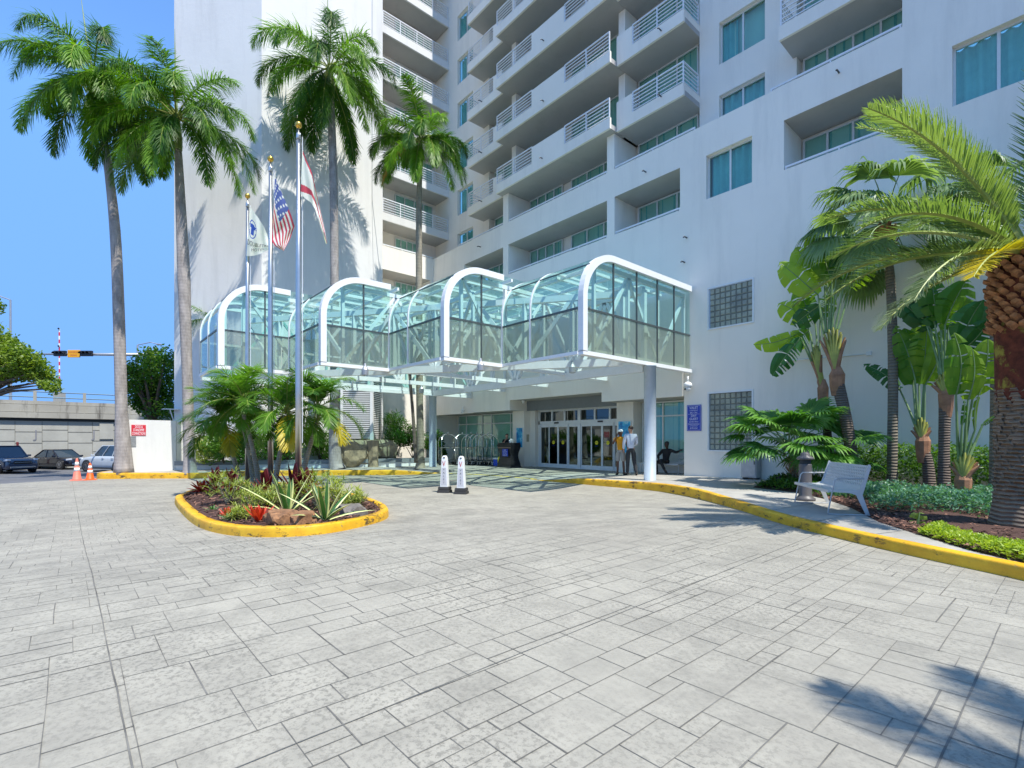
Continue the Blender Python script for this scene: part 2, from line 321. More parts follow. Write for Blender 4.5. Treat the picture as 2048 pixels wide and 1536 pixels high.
# ---------------------------------------------------------------- mesh builder
class MB:
    def __init__(s): s.v = []; s.f = []; s.m = []
    def add(s, vs, fs, mi=0):
        o = len(s.v); s.v += [Vector(q) for q in vs]
        for f in fs: s.f.append([i + o for i in f]); s.m.append(mi)
    def quad(s, a, b, c, d, mi=0): s.add([a, b, c, d], [(0, 1, 2, 3)], mi)
    def box(s, x0, x1, y0, y1, z0, z1, mi=0):
        s.add([(x0, y0, z0), (x1, y0, z0), (x1, y1, z0), (x0, y1, z0), (x0, y0, z1), (x1, y0, z1), (x1, y1, z1), (x0, y1, z1)],
              [(0, 3, 2, 1), (4, 5, 6, 7), (0, 1, 5, 4), (1, 2, 6, 5), (2, 3, 7, 6), (3, 0, 4, 7)], mi)
    def obox(s, c, ax, ay, az, mi=0):          # oriented box: centre and three half vectors
        c, ax, ay, az = map(Vector, (c, ax, ay, az))
        P = [c + sx * ax + sy * ay + sz * az for sz in (-1, 1) for sx, sy in ((-1, -1), (1, -1), (1, 1), (-1, 1))]
        s.add(P, [(0, 3, 2, 1), (4, 5, 6, 7), (0, 1, 5, 4), (1, 2, 6, 5), (2, 3, 7, 6), (3, 0, 4, 7)], mi)
    def bar(s, a, b, w, h, mi=0, up=None):     # rectangular bar between two points
        a, b = Vector(a), Vector(b); d = b - a
        if d.length < 1e-6: return
        u = Vector(up) if up else (UP if abs(d.normalized().z) < .95 else Vector((1, 0, 0)))
        sx = d.cross(u).normalized() * w / 2; sz = sx.cross(d).normalized() * h / 2
        s.obox((a + b) / 2, d / 2, sx, sz, mi)
    def tube(s, pts, rad, n=8, mi=0, cap=True, sq=1.0):
        pts = [Vector(p) for p in pts]
        rr = rad if isinstance(rad, (list, tuple)) else [rad] * len(pts)
        o = len(s.v); N = len(pts); ref = None
        for i, p in enumerate(pts):
            d = (pts[min(i + 1, N - 1)] - pts[max(i - 1, 0)]).normalized()
            if ref is None: ref = d.cross(Vector((.03, .99, .05)) if abs(d.z) > .5 else UP).normalized()
            ref = (ref - d * ref.dot(d)).normalized(); b = d.cross(ref)
            for k in range(n):
                a = 2 * pi * k / n; s.v.append(p + (ref * cos(a) + b * sin(a) * sq) * rr[i])
        for i in range(N - 1):
            for k in range(n):
                k2 = (k + 1) % n
                s.f.append([o + i * n + k, o + i * n + k2, o + (i + 1) * n + k2, o + (i + 1) * n + k]); s.m.append(mi)
        if cap:
            s.f.append([o + k for k in range(n)][::-1]); s.m.append(mi)
            s.f.append([o + (N - 1) * n + k for k in range(n)]); s.m.append(mi)
    def lathe(s, c, prof, n=16, mi=0):
        c = Vector(c); o = len(s.v)
        for r, z in prof:
            for k in range(n):
                a = 2 * pi * k / n; s.v.append(c + Vector((r * cos(a), r * sin(a), z)))
        for i in range(len(prof) - 1):
            for k in range(n):
                k2 = (k + 1) % n
                s.f.append([o + i * n + k, o + i * n + k2, o + (i + 1) * n + k2, o + (i + 1) * n + k]); s.m.append(mi)
        s.f.append([o + k for k in range(n)][::-1]); s.m.append(mi)
        s.f.append([o + (len(prof) - 1) * n + k for k in range(n)]); s.m.append(mi)
    def ball(s, c, r, n=10, mi=0, sc3=(1, 1, 1)):
        c = Vector(c); o = len(s.v); R = n // 2
        for i in range(R + 1):
            t = pi * i / R
            for k in range(n):
                a = 2 * pi * k / n; s.v.append(c + Vector((r * sin(t) * cos(a) * sc3[0], r * sin(t) * sin(a) * sc3[1], r * cos(t) * sc3[2])))
        for i in range(R):
            for k in range(n):
                k2 = (k + 1) % n
                s.f.append([o + i * n + k, o + (i + 1) * n + k, o + (i + 1) * n + k2, o + i * n + k2]); s.m.append(mi)
    def prism(s, poly, z0, z1, mi=0):          # poly in xy
        n = len(poly); o = len(s.v)
        for z in (z0, z1):
            for p in poly: s.v.append(Vector((p[0], p[1], z if not callable(z) else z(p[0], p[1]))))
        s.f.append([o + i for i in range(n)][::-1]); s.m.append(mi); s.f.append([o + n + i for i in range(n)]); s.m.append(mi)
        for i in range(n):
            j = (i + 1) % n; s.f.append([o + i, o + j, o + n + j, o + n + i]); s.m.append(mi)
    def slab(s, poly, a, b, mi=0):             # polygon of 3D points thickened from offset a to offset b
        a, b = Vector(a), Vector(b); n = len(poly); o = len(s.v)
        for q in (a, b):
            for p in poly: s.v.append(Vector(p) + q)
        s.f.append([o + i for i in range(n)][::-1]); s.m.append(mi); s.f.append([o + n + i for i in range(n)]); s.m.append(mi)
        for i in range(n):
            j = (i + 1) % n; s.f.append([o + i, o + j, o + n + j, o + n + i]); s.m.append(mi)
    def build(s, name, mats, parent=None, smooth=False, bevel=0):
        if not isinstance(mats, (list, tuple)): mats = [mats]
        off = Vector((0, 0, 0)); q = parent
        while q is not None: off += q.location; q = q.parent
        me = bpy.data.meshes.new(name)
        me.from_pydata([tuple(v - off) for v in s.v], [], s.f)
        for m in mats: me.materials.append(m)
        me.polygons.foreach_set("material_index", s.m)
        if smooth: me.polygons.foreach_set("use_smooth", [True] * len(me.polygons))
        me.update()
        o = bpy.data.objects.new(name, me); COL.objects.link(o); o.parent = parent
        if bevel:
            b = o.modifiers.new("bevel", 'BEVEL'); b.width = bevel; b.segments = 2; b.limit_method = 'ANGLE'
        return o
def tag(o, label=None, cat=None, group=None, kind=None):
    for k, v in (("label", label), ("category", cat), ("group", group), ("kind", kind)):
        if v: o[k] = v
    return o
def thing(name, label, cat, loc=(0, 0, 0), rz=0.0, group=None):
    o = bpy.data.objects.new(name, None); COL.objects.link(o); o.location = loc; o.rotation_euler = (0, 0, rz)
    o.empty_display_size = .2
    return tag(o, label, cat, group)
def children(o): return [c for c in bpy.data.objects if c.parent == o]
def dup(o, loc=None, rz=None, label=None, parent=None, group=None):
    c = o.copy(); COL.objects.link(c); c.parent = parent
    if loc is not None: c.location = loc
    if rz is not None: c.rotation_euler = (0, 0, rz)
    if label: c['label'] = label
    if group: c['group'] = group
    for ch in children(o): dup(ch, parent=c)
    return c
def text(body, size, mat, parent, origin, xdir, ydir, name="lettering", width=None, align='CENTER', ext=.002, mapf=None, bold=0.0):
    cu = bpy.data.curves.new("t", 'FONT'); cu.body = body; cu.size = size; cu.align_x = align; cu.align_y = 'CENTER'; cu.offset = bold
    to = bpy.data.objects.new("t", cu); COL.objects.link(to)
    me = bpy.data.meshes.new_from_object(to.evaluated_get(bpy.context.evaluated_depsgraph_get()))
    COL.objects.unlink(to); bpy.data.objects.remove(to)
    xs = [v.co.x for v in me.vertices]; wd = (max(xs) - min(xs)) if xs else 1
    k = width / wd if width else 1.0
    xd, yd = Vector(xdir).normalized(), Vector(ydir).normalized(); zd = xd.cross(yd)
    off = Vector((0, 0, 0)); q = parent
    while q is not None: off += q.location; q = q.parent
    for v in me.vertices:
        if mapf: v.co = mapf(v.co.x * k, v.co.y) - off
        else: v.co = Vector(origin) + xd * v.co.x * k + yd * v.co.y + zd * ext - off
    me.materials.clear(); me.materials.append(mat)
    o = bpy.data.objects.new(name, me); COL.objects.link(o); o.parent = parent
    return o

# ================================================================ GROUND
def catmull(P, n=6):
    P = [Vector((p[0], p[1], 0)) for p in P]; out = []
    for i in range(len(P) - 1):
        a, b, c, d = P[max(i - 1, 0)], P[i], P[i + 1], P[min(i + 2, len(P) - 1)]
        for k in range(n):
            t = k / n
            out.append(.5 * ((2 * b) + (c - a) * t + (2 * a - 5 * b + 4 * c - d) * t * t + (3 * b - a - 3 * c + d) * t ** 3))
    out.append(P[-1]); return [(p.x, p.y) for p in out]
def edgex(y): return -27.47 - (y + 2.04) * (1.70 / 3.09) if y > -2.04 else -27.47 - (y + 2.04) * .25
mb = MB(); mb.quad((-1500, -1500, -.9), (1500, -1500, -.9), (1500, 1500, -.9), (-1500, 1500, -.9))
tag(mb.build("ground", M['asph']), kind='structure')
def sheet(fx0, x1, y0, y1, step, dz, zf=zg):
    m = MB(); ny = int((y1 - y0) / step); rows = []
    nx = int((x1 - fx0(0)) / step)
    for j in range(ny + 1):
        y = y0 + (y1 - y0) * j / ny; a = fx0(y)
        for i in range(nx + 1):
            x = a + (x1 - a) * i / nx; m.v.append(Vector((x, y, zf(x, y) + dz)))
    for j in range(ny):
        for i in range(nx):
            k = j * (nx + 1) + i; m.f.append([k, k + 1, k + nx + 2, k + nx + 1]); m.m.append(0)
    return m
drive = sheet(edgex, 9, -12, 19.7, .33, 0)
# stamped ashlar joints and the two long saw cuts, laid 3 mm proud as thin dark strips in the same sheet
def strip(m, a, b, wd, dz=.003, mi=1, seg=.3, wob=.003):
    a, b = Vector((a[0], a[1], 0)), Vector((b[0], b[1], 0)); d = b - a; L = d.length; n = max(1, int(L / seg)); d.normalize()
    nrm = Vector((-d.y, d.x, 0)); o = len(m.v)
    for i in range(n + 1):
        p = a + d * (L * i / n) + nrm * random.uniform(-wob, wob); ww = wd * random.uniform(.6, 1.2) / 2
        for s in (-1, 1):
            q = p + nrm * s * ww; m.v.append(Vector((q.x, q.y, zg(q.x, q.y) + dz)))
    for i in range(n): m.f.append([o + 2 * i, o + 2 * i + 2, o + 2 * i + 3, o + 2 * i + 1]); m.m.append(mi)
rs = random.Random(11)
GX0, GY0, U = -29.0, -4.0, .118
NX, NY = 260, 170
grid = [[0] * NX for _ in range(NY)]
sizes = [(4, 4), (4, 3), (3, 4), (3, 3), (4, 2), (2, 4), (3, 2), (2, 3), (2, 2), (5, 3), (3, 5), (5, 4), (2, 1), (1, 2)]
sid = 0
for j in range(NY):
    for i in range(NX):
        if grid[j][i]: continue
        cand = sizes[:12]; rs.shuffle(cand); cand += [(2, 1), (1, 2), (1, 1)]
        for a, b in cand:
            if i + a > NX or j + b > NY: continue
            if all(not grid[j + q][i + p] for q in range(b) for p in range(a)):
                sid += 1
                for q in range(b):
                    for p in range(a): grid[j + q][i + p] = sid
                break
def keep(x, y):          # the joints are worn away towards the canopy
    r = math.hypot(x, y)
    return rs.random() > .9 * ss((y - 4.5) / 5) * ss((-x - 1) / 5) and rs.random() > .25 * ss((r - 12) / 8)
for j in range(1, NY):               # joints along x
    i = 0
    while i < NX:
        if grid[j][i] != grid[j - 1][i]:
            k = i
            while k < NX and grid[j][k] != grid[j - 1][k]: k += 1
            x0, x1, y = GX0 + i * U, GX0 + k * U, GY0 + j * U
            x0 = max(x0, edgex(y) + .15)
            if x1 > x0 and keep(x0, y) : strip(drive, (x0, y), (x1, y), .005 if rs.random() < .75 else .008)
            i = k
        else: i += 1
for i in range(1, NX):               # joints along y
    j = 0
    while j < NY:
        if grid[j][i] != grid[j][i - 1]:
            k = j
            while k < NY and grid[k][i] != grid[k][i - 1]: k += 1
            x, y0, y1 = GX0 + i * U, GY0 + j * U, GY0 + k * U
            if x > edgex(y0) + .15 and x > edgex(y1) + .15 and keep(x, y0): strip(drive, (x, y0), (x, y1), .0065 if rs.random() < .75 else .011)
            j = k
        else: j += 1
strip(drive, (-2.45, -3), (-2.95, 15), .006, .005)
strip(drive, (-27.3, .05), (2.5, .25), .009, .005); strip(drive, (-14.6, 0), (-14.6, 15), .010, .005)

tag(drive.build("driveway", [M['pave'], M['groove']], smooth=False), kind='structure')
road = sheet(lambda y: -62.0, -22.5, -60, 34, 1.0, -.02)
tag(road.build("road", M['asph'], smooth=True), kind='structure')

def kerb(name, path, topf, width=.17, side=1, base=None, closed=False):
    """path: front foot of the kerb; side +1 = body lies to the left of the path direction"""
    m = MB(); N = len(path); prof = [(0, -1), (.003, 0), (.008, .5), (.014, .84), (.022, .94), (.042, 1), (.075, 1), (width, 1), (width, -1)]
    for i, p in enumerate(path):
        a = Vector((*path[(i - 1) % N if closed else max(i - 1, 0)], 0)); b = Vector((*path[(i + 1) % N if closed else min(i + 1, N - 1)], 0))
        d = (b - a).normalized(); nrm = Vector((-d.y, d.x, 0)) * side
        zb = zg(*p); zt = topf(*p)
        for o_, h in prof:
            q = Vector((p[0], p[1], 0)) + nrm * o_
            z = zb - .06 if h == -1 else zb + (zt - zb) * h
            m.v.append(Vector((q.x, q.y, z)))
    K = len(prof)
    for i in range(N if closed else N - 1):
        for k in range(K - 1):
            j = (i + 1) % N
            f = [i * K + k, j * K + k, j * K + k + 1, i * K + k + 1]
            m.f.append(f if side < 0 else f[::-1]); m.m.append(0)
    if not closed:
        m.f.append(list(range(K))); m.m.append(0); m.f.append([(N - 1) * K + k for k in range(K)][::-1]); m.m.append(0)
    return tag(m.build(name, M['kerb'], smooth=True), kind='structure')
# right hand kerb and pavement
RK = [(-14.6, 13.8), (-13.8, 13.70), (-12.4, 13.72), (-11.0, 13.70), (-8.97, 13.64), (-7.8, 13.2), (-6.7, 12.45), (-4.76, 10.60), (-3.56, 9.46), (-2.26, 8.57), (-1.31, 8.02), (-.42, 7.57), (.6, 6.9), (1.6, 5.9), (2.3, 4.2), (2.6, 1.5), (2.6, -4)]
RKs = catmull(RK, 6)
def zwalk(x, y): return zg(x, y) + .006 + (zs(x) - zg(x, y) - .006) * ss((x + 14.4) / 2.6)
kerb("kerb", RKs, lambda x, y: zwalk(x, y) + .004, side=1)
BED = [(-6.09, 14.26), (-4.81, 13.73), (-3.85, 12.75), (-3.04, 11.54), (-2.18, 9.83), (-1.44, 8.85), (-.86, 8.12), (-.42, 7.78), (.4, 7.25)]
def yin(x):
    if x < -6.1: return 19.0
    for (xa, ya), (xb, yb) in zip(BED, BED[1:]):
        if x <= xb: return ya + (yb - ya) * (x - xa) / (xb - xa)
    return BED[-1][1]
m = MB(); xs = [-14.6 + .2 * i for i in range(int(15.0 / .2) + 1)]
def kerby(x):
    best = None
    for (xa, ya), (xb, yb) in zip(RKs, RKs[1:]):
        if xa <= x <= xb: return ya + (yb - ya) * (x - xa) / (xb - xa) + .1
    return RKs[0][1]
xs2 = sorted(set(xs + [-6.1001, -6.0999])); NR = 10
for x in xs2:
    y0, y1 = kerby(x), yin(x); y1 = max(y1, y0 + .02)
    for k in range(NR + 1):
        y = y0 + (y1 - y0) * k / NR; m.v.append(Vector((x, y, zwalk(x, y))))
for i in range(len(xs2) - 1):
    for k in range(NR):
        a = i * (NR + 1) + k; m.f.append([a, a + NR + 1, a + NR + 2, a + 1]); m.m.append(0)
for x in (-12.6, -11.1, -9.6, -8.1):
    a, b = kerby(x) + .1, 17.4
    m.add([(x, a, zwalk(x, a) + .003), (x + .012, a, zwalk(x, a) + .003), (x + .012, b, zwalk(x, b) + .003), (x, b, zwalk(x, b) + .003)], [(0, 1, 2, 3)], 1)
for x, a, b in ((-6.6, 12.6, 14.8), (-5.2, 11.2, 13.7), (-3.9, 10.0, 12.7), (-2.9, 9.2, 11.1), (-1.95, 8.6, 9.4)):
    m.add([(x, a, .153), (x + .012, a, .153), (x + .25 + .012, b, .153), (x + .25, b, .153)], [(0, 1, 2, 3)], 1)
tag(m.build("pavement", [M['walk'], M['groove']]), kind='structure')
# planting bed
m = MB(); bx = [-6.1 + .25 * i for i in range(60)]
for x in bx:
    y0 = yin(x) if x < .4 else 7.25 - (x - .4) * 1.0
    y0 = max(y0, -6) if x < 2.7 else -6
    for k in range(15):
        y = y0 + (17.5 - y0) * k / 14
        m.v.append(Vector((x, y, .135 + (.05 * random.random() + .05 * min(1, k / 3)) * (1 if k else 0))))
for i in range(len(bx) - 1):
    for k in range(14): a = i * 15 + k; m.f.append([a, a + 15, a + 16, a + 1]); m.m.append(0)
tag(m.build("planting_bed_soil", M['mulch']), kind='structure')
# left kerb and pavement
LK = [(-31.2, 1.9), (-29.0, .95), (-28.15, 1.01), (-27.2, 2.1), (-26.2, 3.3), (-25.45, 4.2), (-25.50, 4.75), (-25.75, 5.35), (-25.2, 6.6), (-23.9, 8.6), (-22.6, 10.4), (-21.2, 12.3), (-20.4, 13.3)]
LKs = catmull(LK, 5)
def zl(x, y): return zg(x, y) + .006 + (.015 - zg(x, y)) * ss((13.9 - y) / 2.5)
kerb("kerb", LKs, lambda x, y: zl(x, y) + .004, side=1)
m = MB()
LI = [(-36.0, 3.0), (-36, 20)]
N = len(LKs)
for i, (x, y) in enumerate(LKs):
    xi = x + (-34 - x); yi = y + 8 * (1 - i / (N - 1)) + 2
    for k in range(9):
        t = k / 8; xx, yy = x + (xi - x) * t, y + (yi - y) * t
        if k == 0: xx -= .09
        m.v.append(Vector((xx, yy, zl(x, y) * (1 - t) + .01 * t)))
for i in range(N - 1):
    for k in range(8): a = i * 9 + k; m.f.append([a, a + 9, a + 10, a + 1]); m.m.append(0)
m.box(-34, -20.4, 13.3, 19.7, -.3, .008)
tag(m.build("pavement", M['walk']), kind='structure')
m = MB(); L = catmull([(-20.5, 13.25), (-18, 13.75), (-16, 13.85), (-14.4, 13.85)], 8)
for i in range(len(L) - 1):
    (xa, ya), (xb, yb) = L[i], L[i + 1]
    m.quad((xa, ya, zg(xa, ya) + .009), (xb, yb, zg(xb, yb) + .009), (xb, yb + .14, zg(xb, yb + .14) + .009), (xa, ya + .14, zg(xa, ya + .14) + .009))
M['oldyellow'] = plain("worn_yellow_line", (.62, .48, .10), .7, var=.3, scale=3, obj=False, dirt=((.30, .29, .25), 3.5, .46, .6))
tag(m.build("painted_line", M['oldyellow']), kind='structure')

# ================================================================ HOTEL BUILDING
def wallgrid(mb, O, ud, nd, u0, u1, z0, z1, holes=(), mi=0, rmi=0):
    """wall in the plane O + u*ud + z, holes (u0,u1,z0,z1,depth) with reveals going along nd"""
    O, ud, nd = Vector(O), Vector(ud), Vector(nd)
    us = sorted(set([u0, u1] + [min(max(h[k], u0), u1) for h in holes for k in (0, 1)]))
    zs_ = sorted(set([z0, z1] + [min(max(h[k], z0), z1) for h in holes for k in (2, 3)]))
    P = lambda u, z, d=0: O + ud * u + UP * z + nd * d
    for a, b in zip(us, us[1:]):
        for c, d in zip(zs_, zs_[1:]):
            cu, cz = (a + b) / 2, (c + d) / 2
            if any(h[0] < cu < h[1] and h[2] < cz < h[3] for h in holes): continue
            mb.quad(P(a, c), P(b, c), P(b, d), P(a, d), mi)
    for h in holes:
        a, b, c, d, dp = h[:5]
        if dp <= 0: continue
        mb.quad(P(a, c), P(a, d), P(a, d, dp), P(a, c, dp), rmi); mb.quad(P(b, c), P(b, c, dp), P(b, d, dp), P(b, d), rmi)
        mb.quad(P(a, d), P(b, d), P(b, d, dp), P(a, d, dp), rmi + 0 if len(h) < 6 else h[5]); mb.quad(P(a, c), P(a, c, dp), P(b, c, dp), P(b, c), rmi)
hotel = thing("hotel_building", "white stucco high-rise hotel with balconies, teal curtained windows and a recessed glass entrance", "building", (-18, 19, 0))
TOP = 37.0
LV = range(2, 12)
def oz(k): return 10.25 + 2.8 * (k - 2)          # sill / parapet top of level k
X = lambda: None
wl = MB()
holes = [(-27.3, -19.97, -.1, 3.02, 0), (-19.97, -13.87, -.1, 3.54, 0), (-13.87, -10.02, -.1, 3.12, 0),
         (-24.2, -20.65, 10.25, 11.82, 1.6, 1), (-20.22, -13.67, 10.25, 11.85, 1.6, 1), (-13.27, -10.19, 10.25, 11.87, 1.6, 1), (-6.47, -3.36, 10.28, 11.9, 1.6, 1),
         (-9.14, -7.49, 10.28, 11.88, .22), (-9.1, -7.42, 5.47, 7.01, .10), (-9.1, -7.44, 1.06, 3.2, .10)]
wallgrid(wl, (0, 17.5, 0), (1, 0, 0), (0, 1, 0), -27.6, -3.36, -.3, 13.05, holes)
hr = [(-2.30, -.55, oz(k) + .03, oz(k) + 1.63, .22) for k in LV]
wallgrid(wl, (0, 17.5, 0), (1, 0, 0), (0, 1, 0), -3.36, .6, -.3, TOP, hr)
wl.quad((.6, 17.5, -.3), (.6, 30, -.3), (.6, 30, TOP), (.6, 17.5, TOP))
wl.quad((-27.6, 17.5, 13.05), (-3.36, 17.5, 13.05), (-3.36, 19.1, 13.05), (-27.6, 19.1, 13.05))   # top of the lower block
wl.quad((-3.36, 17.5, 13.05), (-3.36, 17.5, TOP), (-3.36, 19.1, TOP), (-3.36, 19.1, 13.05))
wl.box(-27.6, -23.3, 17.44, 17.5, 3.0, 4.6)                                                      # fascia relief at the entrance
wl.box(-23.3, -19.97, 17.38, 17.5, 3.02, 4.7); wl.box(-19.97, -13.87, 17.38, 17.5, 3.54, 4.7); wl.box(-13.87, -10.02, 17.38, 17.5, 3.12, 4.7)
for x0, x1 in ((-20.65, -20.22), (-13.67, -13.28)): wl.box(x0, x1, 17.503, 19.1, 13.05, 14.59)
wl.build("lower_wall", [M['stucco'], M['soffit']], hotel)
up = MB()
hu = [(-26.6, -24.94, oz(k), oz(k) + 1.62, .2) for k in range(3, 12)]
wallgrid(up, (0, 18.7, 0), (1, 0, 0), (0, 1, 0), -27.6, -23.35, 13.0, TOP, hu)
hu = [(-9.24, -7.55, oz(k), oz(k) + 1.62, .2) for k in range(3, 12)]
wallgrid(up, (0, 18.7, 0), (1, 0, 0), (0, 1, 0), -10.04, -6.5, 13.0, TOP, hu)
for xa in (-23.35, -10.04, -6.5): up.quad((xa, 18.7, 13), (xa, 19.12, 13), (xa, 19.12, TOP), (xa, 18.7, TOP))
up.quad((-23.9, 19.12, 9), (-3.3, 19.12, 9), (-3.3, 19.12, TOP), (-23.9, 19.12, TOP))              # back wall of the loggias
for k in range(4, 12):
    for xa in (-20.62, -13.5): up.box(xa, xa + .34, 18.1, 19.1, 14.6 + 2.8 * (k - 4), 17.4 + 2.8 * (k - 4))
up.quad((-27.6, 17.5, TOP), (.6, 17.5, TOP), (.6, 30, TOP), (-27.6, 30, TOP))
up.build("upper_wall", M['stucco'], hotel)
# left wing: tower with a solid flank, and the balcony stack at x = -27.6
tw = MB(); P = [(-27.6, 7.3), (-27.6, 13.93), (-29.4, 13.93), (-36, 13.93), (-35.6, 9.3), (-32.16, 4.17)]
tw.prism(P, -.5, TOP)
tw.slab([(-27.6, 13.28, 15.5), (-27.6, 13.93, 10), (-27.6, 13.93, TOP), (-27.6, 13.28, TOP)], (0, 0, 0), (.10, 0, 0))
tw.slab([(-27.6, 13.28, 15.5), (-27.6, 13.93, 10), (-27.6, 13.93, 0), (-27.6, 13.6, 0)], (-.02, 0, 0), (.05, 0, 0))
tw.build("tower_wall", M['stucco_dimmed'], hotel)
lw = MB()
lh = [(13.98, 17.3, 7.4, 8.9, 1.6, 1), (13.98, 17.3, 10.25, 11.65, 1.6, 1)]
wallgrid(lw, (-27.6, 0, 0), (0, 1, 0), (-1, 0, 0), 13.93, 17.5, -.3, 13.05, lh)
lw.quad((-29.2, 13.93, 7), (-29.2, 19.0, 7), (-29.2, 19.0, TOP), (-29.2, 13.93, TOP))
lw.quad((-29.2, 18.72, 13.05), (-27.6, 18.72, 13.05), (-27.6, 18.72, TOP), (-29.2, 18.72, TOP))
lw.quad((-29.2, 13.94, 13.04), (-27.6, 13.94, 13.04), (-27.6, 18.7, 13.04), (-29.2, 18.7, 13.04))
lw.build("wing_wall", [M['stucco'], M['soffit']], hotel)

def railing(mb, a, b, z0, z1, n=5, post=1.25, t=.045):
    a, b = Vector(a), Vector(b); L = (b - a).length; d = (b - a).normalized()
    for i in range(n + 1):
        z = z0 + (z1 - z0) * (i + .5) / (n + .5); h = .05 if i == n else .032
        mb.bar(a + UP * z, b + UP * z, .05 if i == n else .03, h)
    k = max(1, round(L / post))
    for i in range(k + 1):
        p = a + d * (.02 + (L - .04) * i / k); mb.bar(p + UP * (z0 - .02), p + UP * z1, t, t)
def balcony(x0, x1, y, zb, rails, solids, rside=False, lside=False):
    s = MB(); s.box(x0, x1, y + .10, 19.1, zb, zb + .20, 1); s.box(x0, x1, y, y + .10, zb - .004, zb + .46)
    for a, b in solids: s.box(a, b, y + .001, y + .13, zb + .461, zb + 1.25)
    if rside: s.box(x1 - .1, x1 + .002, y + .10, 18.7, zb + .2, zb + .46)
    if lside: s.box(x0 - .002, x0 + .1, y + .10, 18.7, zb + .2, zb + .46)
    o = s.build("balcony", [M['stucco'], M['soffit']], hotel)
    for a, b in rails:
        r = MB(); railing(r, (a, y + .06, 0), (b, y + .06, 0), zb + .48, zb + 1.30)
        if rside: railing(r, (x1 - .05, y + .05, 0), (x1 - .05, 18.7, 0), zb + .48, zb + 1.30)
        if lside: railing(r, (x0 + .05, y + .05, 0), (x0 + .05, 18.7, 0), zb + .48, zb + 1.30)
        r.build("railing", M['rail'], o)
    return o
for k in range(4, 11):
    zb = 14.6 + 2.8 * (k - 4)
    balcony(-23.87, -20.76, 17.5, zb, [(-23.85, -21.5)], [(-21.5, -20.76)], lside=True)
    balcony(-20.75, -13.17, 17.05, zb, [(-20.7, -17.95), (-15.8, -13.22)], [(-17.95, -15.8)])
    balcony(-13.16, -10.04, 17.5, zb, [(-12.39, -10.06)], [(-13.16, -12.39)], rside=True)
    if k < 9: balcony(-6.62, -3.37, 17.5, zb, [(-6.6, -4.9)], [(-4.9, -3.37)], lside=True)
    s = MB(); s.box(-29.2, -27.7, 13.94, 18.7, zb, zb + .2, 1); s.box(-27.7, -27.6, 13.94, 18.7, zb - .004, zb + .46)
    o = s.build("balcony", [M['stucco_dimmed'], M['soffit']], hotel); r = MB()
    railing(r, (-27.65, 14.0, 0), (-27.65, 18.68, 0), zb + .48, zb + 1.30); r.build("railing", M['rail'], o)
for x0, x1, z in ((-24.2, -20.65, 10.25), (-20.2, -13.7, 10.25), (-13.25, -10.2, 10.25), (-6.45, -3.38, 10.28), (-24.9, -20.68, 13.05), (-20.2, -13.7, 13.05), (-13.25, -9.6, 13.05), (-6.9, -3.38, 13.05)):
    r = MB(); r.box(x0, x1, 17.53, 17.58, z + .07, z + .13)
    for i in range(max(2, int((x1 - x0) / 1.4)) + 1):
        xx = x0 + .03 + (x1 - x0 - .06) * i / max(2, int((x1 - x0) / 1.4)); r.box(xx - .02, xx + .02, 17.535, 17.575, z - .01, z + .07)
    r.build("parapet_rail", M['rail'], hotel)
r = MB()
r.box(-27.68, -27.63, 14.0, 17.5, 13.12, 13.18); 
for yy in (14.1, 15.3, 16.6): r.box(-27.675, -27.635, yy, yy + .04, 13.0, 13.12)
r.build("parapet_rail", M['rail'], hotel)
for x, z in ((-11.7, 12.3), (-17.2, 15.0), (-22.6, 12.4), (-4.9, 12.6), (-17.1, 17.7), (-17.1, 20.6), (-11.0, 15.0), (-11, 17.6), (-22.5, 14.95), (-22.5, 17.7), (-22.5, 20.6), (-9.9, 9.1), (-10.0, 8.2)):
    dr = MB(); dr.tube([(x, 17.55 if x != -17.1 and x != -17.2 else 17.1, z), (x, 17.30 if x > -17 or x < -18 else 16.9, z), (x, 17.24 if x > -17 or x < -18 else 16.85, z - .05)], .025, 6); dr.build("drain_spout", M['darkgrey'], hotel)

